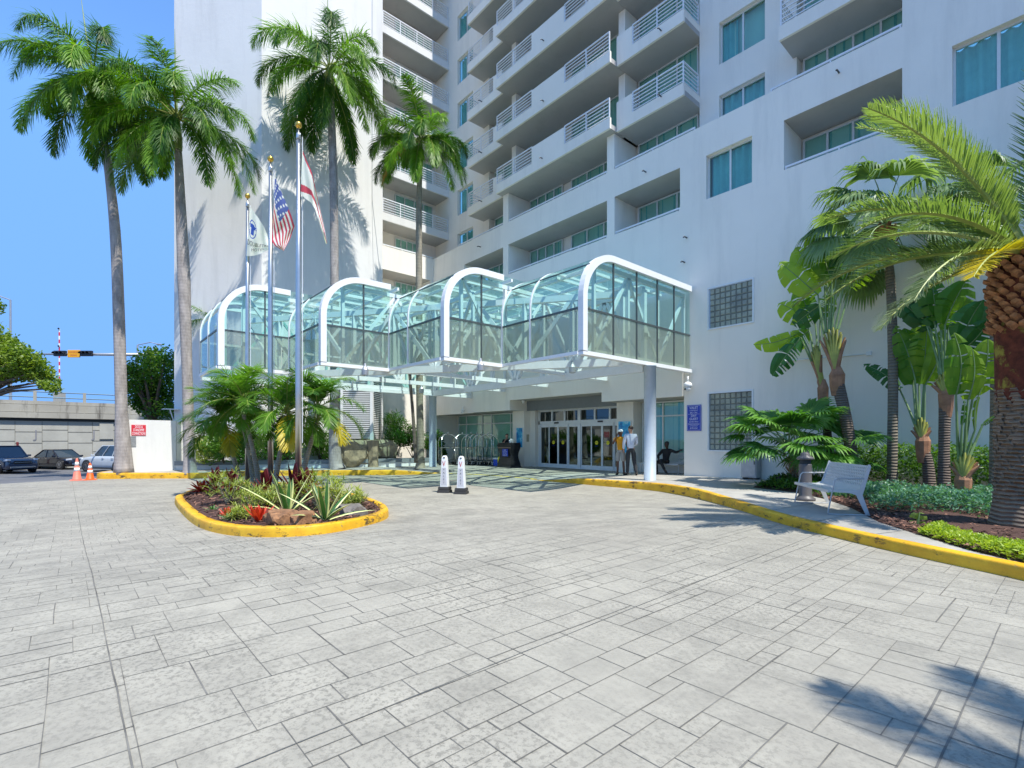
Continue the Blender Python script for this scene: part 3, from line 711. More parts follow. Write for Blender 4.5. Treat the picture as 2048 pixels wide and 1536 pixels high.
def window(x0, x1, z0, z1, y, n=2, curtain=None, openp=None, plane='y', cdepth=.17, fr=.055, gmat='glass'):
    """window in a plane y = const (or x = const); frame > glass, curtain"""
    T = (lambda a, d, z: (a, y + d, z)) if plane == 'y' else (lambda a, d, z: (y - d, a, z))
    f = MB(); w_ = (x1 - x0); curtain = curtain or random.choice(('blind', 'blind', 'blind', 'blind2'))
    if openp is None and random.random() < .3: q_ = random.uniform(.3, .6); openp = (q_, q_ + random.uniform(.05, .25))
    def fb(a, b, c, d, t0=-.02, t1=.05):
        p, q = T(a, t0, c), T(b, t1, d); f.box(min(p[0], q[0]), max(p[0], q[0]), min(p[1], q[1]), max(p[1], q[1]), c, d)
    fb(x0, x1, z0, z0 + fr); fb(x0, x1, z1 - fr, z1); fb(x0, x0 + fr, z0 + fr, z1 - fr); fb(x1 - fr, x1, z0 + fr, z1 - fr)
    for i in range(1, n): c = x0 + w_ * i / n; fb(c - fr * .6, c + fr * .6, z0 + fr, z1 - fr, -.015)
    o = f.build("window", M['frame'], hotel)
    g = MB(); g.quad(T(x0 + .02, .015, z0 + .02), T(x1 - .02, .015, z0 + .02), T(x1 - .02, .015, z1 - .02), T(x0 + .02, .015, z1 - .02)); g.build("glass", M[gmat], o)
    c = MB(); nn = int(w_ / .045); ph = random.random() * 6
    for i in range(nn + 1):
        a = x0 + w_ * i / nn; d = cdepth + .065 * sin(i * 1.05 + ph) + .03 * sin(i * .37 + ph)
        c.v.append(Vector(T(a, d, z0))); c.v.append(Vector(T(a, d, z1)))
    skip = set()
    if openp: skip = {i for i in range(nn) if openp[0] < i / nn < openp[1]}
    for i in range(nn):
        if i in skip: continue
        c.f.append([2 * i, 2 * i + 2, 2 * i + 3, 2 * i + 1]); c.m.append(0)
    c.build("curtain", M[curtain], o, smooth=True)
    b = MB(); b.quad(T(x0, cdepth + .1, z0), T(x1, cdepth + .1, z0), T(x1, cdepth + .1, z1), T(x0, cdepth + .1, z1)); b.build("painted_room_dark", M['dark'], o)  # black sheet painting in the dark of the unlit room behind the curtain
    return o
for k in range(3, 11):
    window(-26.6, -24.94, oz(k), oz(k) + 1.62, 18.87, 2)
    if k < 9: window(-9.24, -7.55, oz(k), oz(k) + 1.62, 18.87, 2, openp=(.34, .96) if k == 4 else None)
window(-9.14, -7.49, 10.28, 11.88, 17.68, 2)
for k in range(2, 6): window(-2.30, -.55, oz(k) + .03, oz(k) + 1.63, 17.68, 2, 'blind2')
for k in range(2, 10):
    c = 11.8 + 2.8 * (k - 2)
    for x0, x1, n in ((-23.2, -20.72, 3), (-20.15, -17.7, 4), (-17.1, -14.0, 3), (-13.1, -10.25, 3), (-6.4, -3.45, 4)):
        if x0 > -7 and k > 6: continue
        if k == 2 and x0 < -23: x0 = -23.8
        window(x0, x1, c - 2.2, c, 19.10 - .09, n)
for k in range(2, 10):
    c = 11.6 + 2.8 * (k - 2); window(15.6, 18.4 if k > 3 else 17.3, c - 2.3, c, -29.1, 4, plane='x')

# glass block windows
def blocks(x0, x1, z0, z1, nx, nz):
    f = MB(); t = .05
    f.box(x0 - t, x1 + t, 17.47, 17.56, z1, z1 + t); f.box(x0 - t, x1 + t, 17.46, 17.56, z0 - t, z0); f.box(x0 - t, x0, 17.47, 17.56, z0, z1); f.box(x1, x1 + t, 17.47, 17.56, z0, z1)
    o = f.build("glass_block_window", M['white'], hotel)
    g = MB(); g.quad((x0, 17.575, z0), (x1, 17.575, z0), (x1, 17.575, z1), (x0, 17.575, z1)); g.build("grout", M['grout'], o)
    b = MB(); dx, dz = (x1 - x0) / nx, (z1 - z0) / nz
    for i in range(nx):
        for j in range(nz):
            a, c = x0 + dx * i + .012, z0 + dz * j + .012; e, h = a + dx - .024, c + dz - .024; s = .02; r1, r2 = random.uniform(-.004, .004), random.uniform(-.004, .004)
            b.add([(a, 17.57, c), (e, 17.57, c), (e, 17.57, h), (a, 17.57, h), (a + s, 17.545 + r1, c + s), (e - s, 17.545 - r1, c + s), (e - s, 17.545 + r2, h - s), (a + s, 17.545 - r2, h - s)],
                  [(4, 5, 6, 7), (0, 1, 5, 4), (1, 2, 6, 5), (2, 3, 7, 6), (3, 0, 4, 7)])
    b.build("block_grid", M['block'], o)
blocks(-9.03, -7.47, 5.52, 6.96, 8, 7); blocks(-9.03, -7.49, 1.1, 3.15, 8, 10)

# ground floor glazing and entrance
def storefront(x0, x1, z0, zm, z1, y, xs_, cur='blind'):
    f = MB(); fr = .06
    for z in (z0, zm, z1 - fr): f.box(x0, x1, y - .03, y + .05, z, z + fr)
    for x in [x0] + xs_ + [x1 - fr]: f.box(x, x + fr, y - .034, y + .046, z0, z1)
    o = f.build("window", M['frame'], hotel)
    g = MB(); g.quad((x0, y + .01, z0), (x1, y + .01, z0), (x1, y + .01, z1), (x0, y + .01, z1)); g.build("glass", M['glass'], o)
    c = MB(); nn = int((x1 - x0) / .045)
    for i in range(nn + 1):
        a = x0 + (x1 - x0) * i / nn; d = .30 + .06 * sin(i * 1.0) + .03 * sin(i * .31)
        c.v.append(Vector((a, y + d, z0))); c.v.append(Vector((a, y + d, z1)))
    for i in range(nn): c.f.append([2 * i, 2 * i + 2, 2 * i + 3, 2 * i + 1]); c.m.append(0)
    c.build("curtain", M[cur], o, smooth=True)
    return o
storefront(-26.9, -20.95, .33, 2.40, 3.0, 19.0, [-26.05, -24.4, -23.5, -21.75])
storefront(-12.85, -10.05, .45, 2.45, 3.1, 18.95, [-12.45, -11.85])
en = MB()
en.box(-27.3, -20.95, 18.9, 19.2, -.1, .34); en.box(-13.0, -10.02, 18.85, 19.2, -.1, .45)                  # low walls under the glazing
en.box(-20.95, -20.0, 18.45, 19.7, -.1, 3.03)                                                             # pier left of the doors
en.box(-13.87, -12.98, 18.45, 19.7, -.1, 3.14)                                                            # pier right of the doors
en.box(-20.0, -19.62, 18.9, 19.7, -.1, 3.54)
en.box(-27.3, -19.97, 19.2, 19.3, -.1, 3.4); en.box(-13.87, -10.02, 19.2, 19.3, -.1, 3.4)
en.quad((-27.4, 17.45, 3.03), (-19.97, 17.45, 3.03), (-19.97, 19.3, 3.03), (-27.4, 19.3, 3.03), 1)
en.quad((-13.9, 17.45, 3.13), (-10.0, 17.45, 3.13), (-10.0, 19.3, 3.13), (-13.9, 19.3, 3.13), 1)
en.quad((-19.97, 17.45, 3.55), (-13.87, 17.45, 3.55), (-13.87, 19.8, 3.55), (-19.97, 19.8, 3.55), 1)
en.box(-27.5, -27.3, 17.5, 19.3, -.1, 3.2)
en.box(-10.02, -9.9, 17.51, 19.3, -.1, 3.4); en.quad((-19.97, 17.5, 3.03), (-19.97, 17.5, 3.6), (-19.97, 19.0, 3.6), (-19.97, 19.0, 3.03)); en.quad((-13.87, 17.5, 3.13), (-13.87, 17.5, 3.6), (-13.87, 19.0, 3.6), (-13.87, 19.0, 3.13))
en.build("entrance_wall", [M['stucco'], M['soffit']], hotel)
b = MB(); b.box(-20.0, -13.87, 18.62, 18.72, 3.02, 3.545); b.build("entrance_header", M['greyband'], hotel)
# white door surround with transom lights, four sliding leaves and fixed side lights at y = 19.2
DX0, DX1, DY = -19.62, -13.87, 19.2
s = MB(); s.box(DX0, DX1, DY - .05, DY + .1, 2.95, 3.1); s.box(DX0, DX1, DY - .05, DY + .1, 2.28, 2.45)
mid = -16.72
s.box(DX0, DX0 + .10, DY - .05, DY + .1, 0, 3.0); s.box(mid - .09, mid + .09, DY - .052, DY + .1, 0, 3.0); s.box(DX1 - .03, DX1, DY - .05, DY + .1, 0, 3.0)
for h0, h1 in ((DX0 + .1, mid - .09), (mid + .09, DX1 - .03)):
    for i in (1, 2): c = h0 + (h1 - h0) * i / 3; s.box(c - .045, c + .045, DY - .045, DY + .09, 2.45, 2.95)
s.box(DX0, DX1, DY - .08, DY + .12, -.02, .035)
so = s.build("entrance_door_frame", M['white'], hotel)
g = MB(); g.quad((DX0, DY + .03, 2.4), (DX1, DY + .03, 2.4), (DX1, DY + .03, 3.0), (DX0, DY + .03, 3.0)); g.build("transom_glass", M['doorglass'], so)
for h0, h1 in ((DX0 + .1, mid - .09), (mid + .09, DX1 - .03)):
    q = MB(); c = (h0 + h1) / 2 - .08; q.box(c - .14, c + .14, DY - .11, DY - .05, 2.31, 2.38); q.build("door_sensor", M['black'], so)
for h0, h1 in ((DX0 + .1, mid - .09), (mid + .09, DX1 - .03)):
    wd = (h1 - h0) / 4
    for i in range(4):
        a, b_ = h0 + wd * i, h0 + wd * (i + 1); yy = DY - .02 if i in (1, 2) else DY + .03; e = .055
        d = MB(); d.box(a, a + e, yy - .02, yy + .025, .04, 2.28); d.box(b_ - e, b_, yy - .02, yy + .025, .04, 2.28); d.box(a + e, b_ - e, yy - .02, yy + .025, .04, .20); d.box(a + e, b_ - e, yy - .02, yy + .025, 2.13, 2.28)
        do = d.build("sliding_door", M['white'], hotel)
        g = MB(); g.quad((a + e, yy, .2), (b_ - e, yy, .2), (b_ - e, yy, 2.13), (a + e, yy, 2.13)); g.build("glass", M['doorglass'], do)
        if i in (1, 2):
            st = MB(); cx_ = (a + b_) / 2
            st.tube([(cx_, yy - .004, 1.32), (cx_, yy - .010, 1.32)], .095, 20); st.build("round_sticker", M['yellow'], do)
            text("AUTO", .06, M['textk'], do, (cx_, yy - .012, 1.32), (1, 0, 0), (0, 0, 1)); text("CAUTION", .05, M['blue'], do, (cx_, yy - .012, 1.16), (1, 0, 0), (0, 0, 1), "sticker_lettering")
m = MB(); m.box(-21, -13, 24.8, 24.9, -.1, 4); m.box(-21.1, -21, 19.8, 24.9, -.1, 4); m.box(-13, -12.9, 19.8, 24.9, -.1, 4); m.quad((-21, 19.7, 3.9), (-13, 19.7, 3.9), (-13, 24.9, 3.9), (-21, 24.9, 3.9)); m.quad((-21, 19.7, .0), (-13, 19.7, .0), (-13, 24.9, 0), (-21, 24.9, 0))
m.box(-19.2, -17.6, 22.6, 23.2, 0, 1.1); m.box(-16, -15.5, 22, 22.5, 0, 3.9); m.build("lobby_wall", M['stucco'], hotel)
# small things on the pier: plaque and call box are fixed to the building
m = MB(); m.box(-20.02, -19.99, 18.62, 18.80, 1.35, 1.75); m.build("wall_plaque", plain("beige_plaque", (.42, .38, .27), .5), hotel)

# ================================================================ GLASS CANOPY
canopy = thing("glass_canopy", "stepped entrance canopy of aqua glass with white barrel-edged frames and trusses over the drive", "canopy", (-16, 12, 0))
XR = [-9.72, -13.33, -16.9, -20.1]; XL = [-13.33, -16.9, -20.1, -23.3]; Y0 = [11.21, 8.79, 6.27, 3.88]
ZB, ZM, ZT, RR = 4.07, 5.36, 7.18, 1.5
YB = 17.36
def prof(y0, off=0.0, n=14, yend=None):
    """outline of one lobe from the lower front edge up over the curve to the roof; off > 0 = inwards"""
    P = [(y0 + off, ZB), (y0 + off, ZM), (y0 + off, ZT - RR)]
    for i in range(1, n + 1):
        a = pi / 2 * i / n; r = RR - off
        P.append((y0 + RR - r * cos(a), ZT - RR + r * sin(a)))
    P.append((yend if yend else YB, ZT - off)); return P
def arch(mb, x, y0, w_, d, yend, mi=0):
    """arch frame of width d (in profile) and thickness w_ along x"""
    A, B = prof(y0, 0, yend=yend), prof(y0, d, yend=yend); n = len(A); o = len(mb.v)
    for (ya, za), (yb, zb) in zip(A, B):
        for xx in (x - w_ / 2, x + w_ / 2): mb.v.append(Vector((xx, ya, za))); mb.v.append(Vector((xx, yb, zb)))
    for i in range(n - 1):
        a = o + 4 * i; b = a + 4
        for p, q in ((0, 1), (1, 3), (3, 2), (2, 0)): mb.f.append([a + p, a + q, b + q, b + p]); mb.m.append(mi)
    mb.f.append([o, o + 2, o + 3, o + 1]); mb.m.append(mi); e = o + 4 * (n - 1); mb.f.append([e, e + 1, e + 3, e + 2]); mb.m.append(mi)
def facegrid(mb, pts, x0, x1):
    for (ya, za), (yb, zb) in zip(pts, pts[1:]): mb.quad((x0, ya, za), (x1, ya, za), (x1, yb, zb), (x0, yb, zb))
for i in range(4):
    xr, xl, y0 = XR[i], XL[i], Y0[i]; yend = YB if i == 0 else Y0[i - 1] + .05
    f = MB(); arch(f, xr, y0, .20, .20, yend); f.box(xr - .10, xr + .10, y0, yend, ZB - .10, ZB + .02); f.build("arch_frame", M['white'], canopy, smooth=False)
    f = MB(); arch(f, xr - 2.15 if i < 3 else xr - 1.6, y0 - .02, .06, .07, y0 + 4); arch(f, xl + .04, y0 - .02, .07, .08, y0 + 4)
    f.box(xl, xr - .1, y0 - .03, y0 + .06, ZB - .08, ZB + .02)
    if i == 3: arch(f, xl + .05, y0 - .02, .08, .08, y0 + 5)
    f.build("rib", M['white'], canopy)
    f = MB(); f.box(xl, xr - .1, y0 - .012, y0 + .03, ZM - .03, ZM + .03); f.box(xr - .015, xr + .03, y0 + .2, yend, ZM - .03, ZM + .03)
    ms = [y0 + 1.54, y0 + 2.78, y0 + 3.99, y0 + 5.06] if i == 0 else [y0 + 1.55]
    for y in ms: f.box(xr - .012, xr + .028, y - .025, y + .025, ZB, ZT - .19)
    f.bar((xl, y0 + .43, ZT - .45), (xr, y0 + .43, ZT - .45), .03, .03)
    f.build("mullion", M['mullion'], canopy)
    P = prof(y0 + .012); g = MB(); facegrid(g, [(y, z) for y, z in P if z >= ZM - .01 and y < y0 + RR + .02], xl, xr); g.build("curved_glass", M['aqua'], canopy, smooth=True)
    g = MB(); facegrid(g, P[:2], xl, xr); g.build("lower_glass", M['smoke'], canopy)
    g = MB(); g.quad((xl, y0 + RR, ZT - .01), (xr, y0 + RR, ZT - .01), (xr, YB, ZT - .01), (xl, YB, ZT - .01)); g.build("roof_glass", M['aqua'], canopy)
    g = MB(); pr = prof(y0, .15, yend=yend); up_ = [(xr + .004, y, z) for y, z in pr if z >= ZM - .001]; o = len(g.v)
    g.v += [Vector(p) for p in up_]; g.v.append(Vector((xr + .004, yend, ZM))); g.f.append(list(range(o, len(g.v)))); g.m.append(0); g.build("gable_glass", M['aqua'], canopy)
    g = MB(); g.quad((xr + .004, y0 + .15, ZB), (xr + .004, yend, ZB), (xr + .004, yend, ZM), (xr + .004, y0 + .15, ZM)); g.build("lower_gable_glass", M['smoke'], canopy)
    # purlins and rafters of this bay
    f = MB(); y = y0 + RR + .2
    while y < YB: f.box(xl, xr, y - .035, y + .035, ZT - .13, ZT - .03); y += 1.22
    for x in (xl + (xr - xl) / 3, xl + 2 * (xr - xl) / 3): f.box(x - .03, x + .03, y0 + RR, YB, ZT - .11, ZT - .02)
    f.build("purlin", M['white'], canopy)
# left end of the canopy
f = MB(); xe = -23.3
f.box(xe - .06, xe + .06, 3.9, YB, ZB - .22, ZB - .08); f.box(xe - .05, xe + .05, 5.3, YB, ZT - .12, ZT)
for y in (5.4, 7.0, 8.6, 10.2, 11.8, 13.4, 16.2): f.box(xe - .04, xe + .04, y - .035, y + .035, ZB - .08, ZT - .1)
f.box(xe - .04, xe + .04, 3.9, YB, ZM - .04, ZM + .04)
f.build("end_frame", M['white'], canopy)
g = MB(); g.quad((xe, 3.95, ZB - .1), (xe, YB, ZB - .1), (xe, YB, ZM), (xe, 3.95, ZM)); g.build("lower_gable_glass", M['aqua'], canopy)
g = MB(); g.quad((xe, 5.4, ZM), (xe, YB, ZM), (xe, YB, ZT - .05), (xe, 5.4, ZT - .05)); g.build("gable_glass", M['aqua'], canopy)
def truss(a, b, z0, z1, n, chord=.16, web=.11, name="truss", flip=False):
    a, b = Vector((*a, 0)), Vector((*b, 0)); m = MB()
    m.bar(a + UP * z0, b + UP * z0, chord * .8, chord * 1.25); m.bar(a + UP * z1, b + UP * z1, chord * .8, chord)
    for i in range(n + 1):
        p = a + (b - a) * i / n; m.bar(p + UP * z0, p + UP * z1, web, web)
        if i < n:
            q = a + (b - a) * (i + 1) / n
            if (i % 2 == 0) != flip: m.bar(p + UP * z0, q + UP * z1, web, web)
            else: m.bar(p + UP * z1, q + UP * z0, web, web)
    m.build(name, M['white'], canopy)
for i in range(5):
    x = (XR + [-23.1])[i] - .25; y0 = (Y0 + [3.88])[i]
    truss((x, y0 + .9), (x, YB), ZB + .02 if i else ZB + .1, ZT - .3, max(3, int((YB - y0) / 2.1)), .14, .10, flip=bool(i % 2))
truss((-23.1, 14.75), (-9.95, 14.75), 3.95, 6.6, 8, .24, .15, "main_girder")
truss((-22.6, 5.35), (-10.1, 13.76), 4.05, 6.3, 9, .20, .13, "diagonal_girder", True)
truss((-23.1, 10.2), (-13.6, 10.2), 4.3, 6.4, 7, .13, .09, "cross_truss")
for cx_, cy_, zb_, zt_ in ((-23.3, 14.75, 0.0, 3.86), (-9.64, 14.65, .10, 3.97)):
    m = MB(); m.lathe((cx_, cy_, zb_), [(.21, 0), (.21, .02), (.2, .025), (.2, zt_ - zb_ - .04), (.215, zt_ - zb_ - .035), (.215, zt_ - zb_)], 24); m.build("column", M['colpaint'], canopy, smooth=True)
for x, y in ((-12.8, 9.9), (-16.3, 7.6), (-11.2, 12.5), (-19.6, 6.9), (-20.9, 12.6)):
    fl = MB(); fl.lathe((x, y, 3.68), [(.05, 0), (.11, .02), (.12, .2), (.06, .3), (.03, .42)], 12); fl.build("floodlight", M['galv'], canopy)

# ================================================================ LOUVRE TOWER, PLANTERS, WHITE WALL
lt = thing("louvre_tower", "white slatted ventilation tower standing on tan rock behind the planter", "louvre tower", tuple(XP(745, 921, -25.9)[:2]) + (0,))
C0 = Vector((lt.location.x, lt.location.y, 0)); e1 = Vector((-.707, -.707, 0)); e2 = Vector((-.707, .707, 0)); LWd = 1.75
m = MB(); m.obox(C0 + (e1 + e2) * .06 + UP * 3.3, (e1 * .08), (e2 * .08), UP * 1.85); m.obox(C0 + e1 * LWd + UP * 3.3 + e2 * .05, e1 * .06, e2 * .06, UP * 1.85); m.obox(C0 + e2 * LWd + UP * 3.3 + e1 * .05, e1 * .06, e2 * .06, UP * 1.85)
m.obox(C0 + (e1 + e2) * LWd / 2 + UP * 5.15, e1 * (LWd / 2 + .08), e2 * (LWd / 2 + .08), UP * .06); m.build("corner_post", M['white'], lt)
m = MB(); z = 1.56
while z < 5.05:
    m.obox(C0 + e1 * (LWd / 2) + e2 * .05 + UP * z, e1 * LWd / 2, e2 * .03 + UP * .022, UP * .012 + e2 * .002)
    m.obox(C0 + e2 * (LWd / 2) + e1 * .05 + UP * z, e2 * LWd / 2, e1 * .03 + UP * .022, UP * .012 + e1 * .002)
    z += .105
# each slat is a slightly tilted board
z = 1.56
while z < 5.05:
    m.obox(C0 + e1 * (LWd / 2) + e2 * .02 + UP * z, e1 * LWd / 2, e2 * .006, UP * .028)
    m.obox(C0 + e2 * (LWd / 2) + e1 * .02 + UP * z, e2 * LWd / 2, e1 * .006, UP * .028); z += .105
m.build("slats", M['white'], lt)
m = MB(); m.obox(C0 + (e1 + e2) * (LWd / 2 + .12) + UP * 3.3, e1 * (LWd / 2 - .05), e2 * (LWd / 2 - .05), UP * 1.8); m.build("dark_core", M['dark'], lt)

def blob(name, c, s, mat, n=3, amp=.22, parent=None, seed=1):
    rr = random.Random(seed); bm = bmesh.new(); bmesh.ops.create_icosphere(bm, subdivisions=n, radius=1)
    ph = [rr.uniform(0, 6) for _ in range(9)]
    for v in bm.verts:
        p = v.co; k = 1 + amp * (sin(p.x * 2.7 + ph[0]) * cos(p.y * 3.1 + ph[1]) + .6 * sin(p.z * 5.3 + ph[2] + p.x * 4) + .4 * sin(p.y * 9 + ph[3]) * sin(p.x * 8 + ph[4]) + rr.uniform(-.12, .12))
        q = Vector((max(-.8, min(.8, p.x * k)), max(-.8, min(.8, p.y * k)), max(-.75, min(.75, p.z * k))))
        v.co = Vector((q.x * s[0], q.y * s[1], q.z * s[2])) + (Vector((0, 0, 0)))
    me = bpy.data.meshes.new(name); bm.to_mesh(me); bm.free(); me.materials.append(mat)
    o = bpy.data.objects.new(name, me); COL.objects.link(o); o.location = c; o.parent = parent; return o
rk = [(XP(700, 905, -25.6), (1.0, 1.0, .95)), (XP(722, 905, -25.7), (.9, .8, .95)), (XP(761, 905, -26.1), (.9, .9, .95))]
for i, (c, s) in enumerate(rk):
    o = blob("boulder", (c.x, c.y, .75), s, M['rockt'], 3, .12, seed=5 + i)
    tag(o, ["tan boulder under the left face of the louvre tower, beside a ringed palm trunk", "tan boulder under the front corner of the louvre tower", "tan boulder right of the louvre tower beside leafy shrubs"][i], "boulder", "boulders in the hotel planter")
c = XP(746, 925, -24.95); m = MB()
m.tube([(c.x, c.y, -.05), (c.x, c.y, .4), (c.x - .03, c.y, .9), (c.x - .05, c.y, 1.42)], [.30, .27, .31, .35], 7)
tag(m.build("boulder", M['rockt']), "upright tan rock pillar interrupting the grey planter edge", "boulder", "boulders in the hotel planter")
# planter wall with grey coping
pl = thing("planter_wall", "low white planter wall with grey coping along the hotel flank", "planter", (-25.6, 9, 0))
m = MB(); mc = MB()
def lowwall(a, b, z1, w_=.22):
    a, b = Vector((*a, 0)), Vector((*b, 0)); m.bar(a + UP * (z1 / 2 - .1), b + UP * (z1 / 2 - .1), w_, z1 + .1); mc.bar(a + UP * (z1 + .04), b + UP * (z1 + .04), w_ + .08, .2)
PA = G(336, 941, 0); PA = (PA.x, PA.y); PB = (-25.3, 10.7); PC = (-24.45, 15.6); PD = (-24.3, 17.3)
lowwall(PA, PB, .30); lowwall(PB, PC, .30); lowwall((PA[0] - .02, PA[1]), (PA[0] - 1.6, PA[1] + .9), .30)
m.build("wall", M['stucco_dimmed'], pl); mc.build("coping", M['greyband'], pl)
m = MB(); ps = [(PA[0] - .1, PA[1] + .1), PB, PC, (-27.5, 17.3), (-27.6, 7.4), (-32, 4.6), (-30.2, 3.2)]
m.prism(ps, 0, .34); tag(m.build("planter_soil", M['soil']), kind='structure')
b = XP(366, 884, PA[0] - 1.2); m = MB(); m.prism([(b.x - .9, b.y - 1.0), (b.x + .3, b.y - .2), (b.x + .2, b.y + .6), (b.x - .9, b.y + .1)], 0, 1.35)
tag(m.build("boulder", M['rockt'], bevel=.08), "square tan stone block behind the leftmost palm of the planter", "boulder", "boulders in the hotel planter")
# white screen wall with the red sign
w1, w2 = G(252, 945.5, 0.0), G(352, 941, 0.0); wd_ = (w2 - w1).normalized(); wn = Vector((wd_.y, -wd_.x, 0))
sw = thing("screen_wall", "plain white stucco screen wall carrying a red sign, between two palm trunks", "wall", (w1.x, w1.y, -.05))
m = MB(); c = (w1 + w2) / 2; m.obox(c - wn * .12 + UP * 1.15, (w2 - w1) / 2, wn * .12, UP * 1.22)
a2 = w2 - wn * .12; b2 = Vector((-30.6, 6.0, 0)); m.bar(a2 + UP * 1.13, b2 + UP * 1.13, .2, 2.4)
m.build("wall", M['stucco_dimmed'], sw)
def wallsign(u0, v0, u1, v1, name, label, cat, mat, rows, tm, frame=None):
    """flat sign on the screen wall, corners given where it hangs on the wall plane"""
    def hit(u, v):
        r = Vector(ray(u, v)); E = Vector((0, 0, EYE)); t = (w1 - E).dot(wn) / r.dot(wn); return E + r * t
    A, B = hit(u0, v0), hit(u1, v1); z0, z1 = min(A.z, B.z), max(A.z, B.z); c = Vector(((A.x + B.x) / 2, (A.y + B.y) / 2, (z0 + z1) / 2)); hw = abs((B - A).dot(wd_)) / 2
    s = thing(name, label, cat, tuple(c)); m = MB(); m.obox(c + wn * .015, wd_ * hw, wn * .01, UP * (z1 - z0) / 2); m.build("panel", mat, s, bevel=.004)
    for body, fy, size, wf in rows: text(body, size, tm, s, c + wn * .026 + UP * (fy * (z1 - z0)), wd_, UP, width=wf * 2 * hw if wf else None)
    return s
wallsign(262.5, 849.5, 291.5, 871, "wall_sign", "red sign reading DOCK & STANDPIPE CONNECTIONS on white wall", "sign", M['red'], [("DOCK &", .32, .17, .52), ("STANDPIPE", 0, .17, .76), ("CONNECTIONS", -.32, .17, .92)], M['textw'])
wallsign(256.5, 872.5, 272, 893, "notice_plate", "small grey notice with fine print just below the red sign", "sign", M['galv'], [("PRIVATE PROPERTY", .38, .045, .85), ("NO TRESPASSING", .2, .04, .8), ("VEHICLES PARKED WITHOUT", .02, .03, .9), ("PERMISSION ARE TOWED", -.16, .03, .9), ("AT OWNER EXPENSE", -.34, .03, .8)], M['textg'])

# ================================================================ VALET SIGN, CAMERAS, CONDUIT, CABINET
sg = thing("wall_sign", "blue valet price sign on the white wall right of the entrance", "sign", (-9.6, 17.48, 2.28))
m = MB(); m.box(-9.89, -9.32, 17.465, 17.495, 1.80, 2.77); m.build("panel", M['blue'], sg, bevel=.004)
m = MB()
for a in ((-9.865, -9.345, 2.735, 2.742), (-9.865, -9.345, 1.828, 1.835), (-9.865, -9.858, 1.835, 2.735), (-9.352, -9.345, 1.835, 2.735), (-9.84, -9.37, 2.425, 2.431), (-9.84, -9.37, 2.075, 2.081)): m.box(a[0], a[1], 17.460, 17.466, a[2], a[3])
m.build("border", M['textw'], sg)
for body, z, s_, wd in (("VALET", 2.66, .13, .34), ("OVERNIGHT", 2.565, .055, .33), ("$45 + TAX", 2.48, .085, .28), ("DAY", 2.365, .12, .22), ("GUEST", 2.245, .12, .34), ("$15 FIRST HOUR", 2.14, .07, .36), ("PARKING VALIDATION", 2.04, .05, .44), ("AT RESTAURANT", 1.985, .045, .32), ("$5 PER HOUR", 1.90, .075, .30)):
    text(body, s_, M['textw'], sg, (-9.605, 17.460, z), (1, 0, 0), (0, 0, 1), width=wd)
def camthing(loc, label, s=1.0):
    c = thing("security_camera", label, "security camera", loc); x, y, z = loc
    m = MB(); m.tube([(x, y, z + .32 * s), (x, y - .02, z + .12 * s)], .02 * s, 8); m.lathe((x, y - .02, z - .08 * s), [(.10 * s, .08 * s), (.12 * s, .14 * s), (.11 * s, .2 * s), (.04 * s, .24 * s)], 14); m.build("bracket", M['white'], c, smooth=True)
    m = MB(); m.ball((x, y - .03, z - .03 * s), .085 * s, 14); m.build("dome", M['white'], c, smooth=True)
    m = MB(); m.ball((x - .03 * s, y - .10 * s, z - .05 * s), .03 * s, 8); m.build("lens", M['black'], c); return c
p = W(1376, 775, 17.2); camthing(tuple(p), "white security camera hanging from the canopy corner beside the blue sign", 1.3)
p = W(926, 823, 17.25); camthing(tuple(p), "white security camera under the fascia above the luggage carts", .9)
p = W(1047, 804, 18.0); camthing(tuple(p), "small camera in the corner beside the grey entrance header", .7)
p = W(1568, 727, 17.42); c = camthing(tuple(p), "small dark security camera on the wall at the end of a white conduit", 1.0)
q = W(1733, 708, 17.46); m = MB(); m.tube([(p.x + .1, 17.46, p.z + .09), (q.x, 17.46, q.z)], .022, 6); m.box(q.x, q.x + .12, 17.42, 17.5, q.z - .05, q.z + .06)
tag(m.build("cable_conduit", M['white']), "thin white cable conduit with junction box on the wall behind the palms", "conduit")
a, b = W(1487, 905, 17.3), W(1518, 905, 17.3)
ub = thing("utility_cabinet", "grey metal utility cabinet standing against the wall under the glass blocks", "cabinet", ((a.x + b.x) / 2, 17.3, .13))
m = MB(); m.box(a.x, b.x, 17.1, 17.48, .2, 1.22); m.build("body", M['galv'], ub, bevel=.01)
m = MB(); m.box(a.x + .03, b.x - .03, 17.085, 17.1, .24, 1.18); m.build("door", M['galv'], ub, bevel=.004); m = MB(); m.box(b.x - .08, b.x - .05, 17.07, 17.085, .65, .8); m.build("latch", M['darkgrey'], ub)
m = MB(); m.box(a.x + .03, a.x + .09, 17.15, 17.45, .1, .2); m.box(b.x - .09, b.x - .03, 17.15, 17.45, .1, .2); m.build("leg", M['darkgrey'], ub)

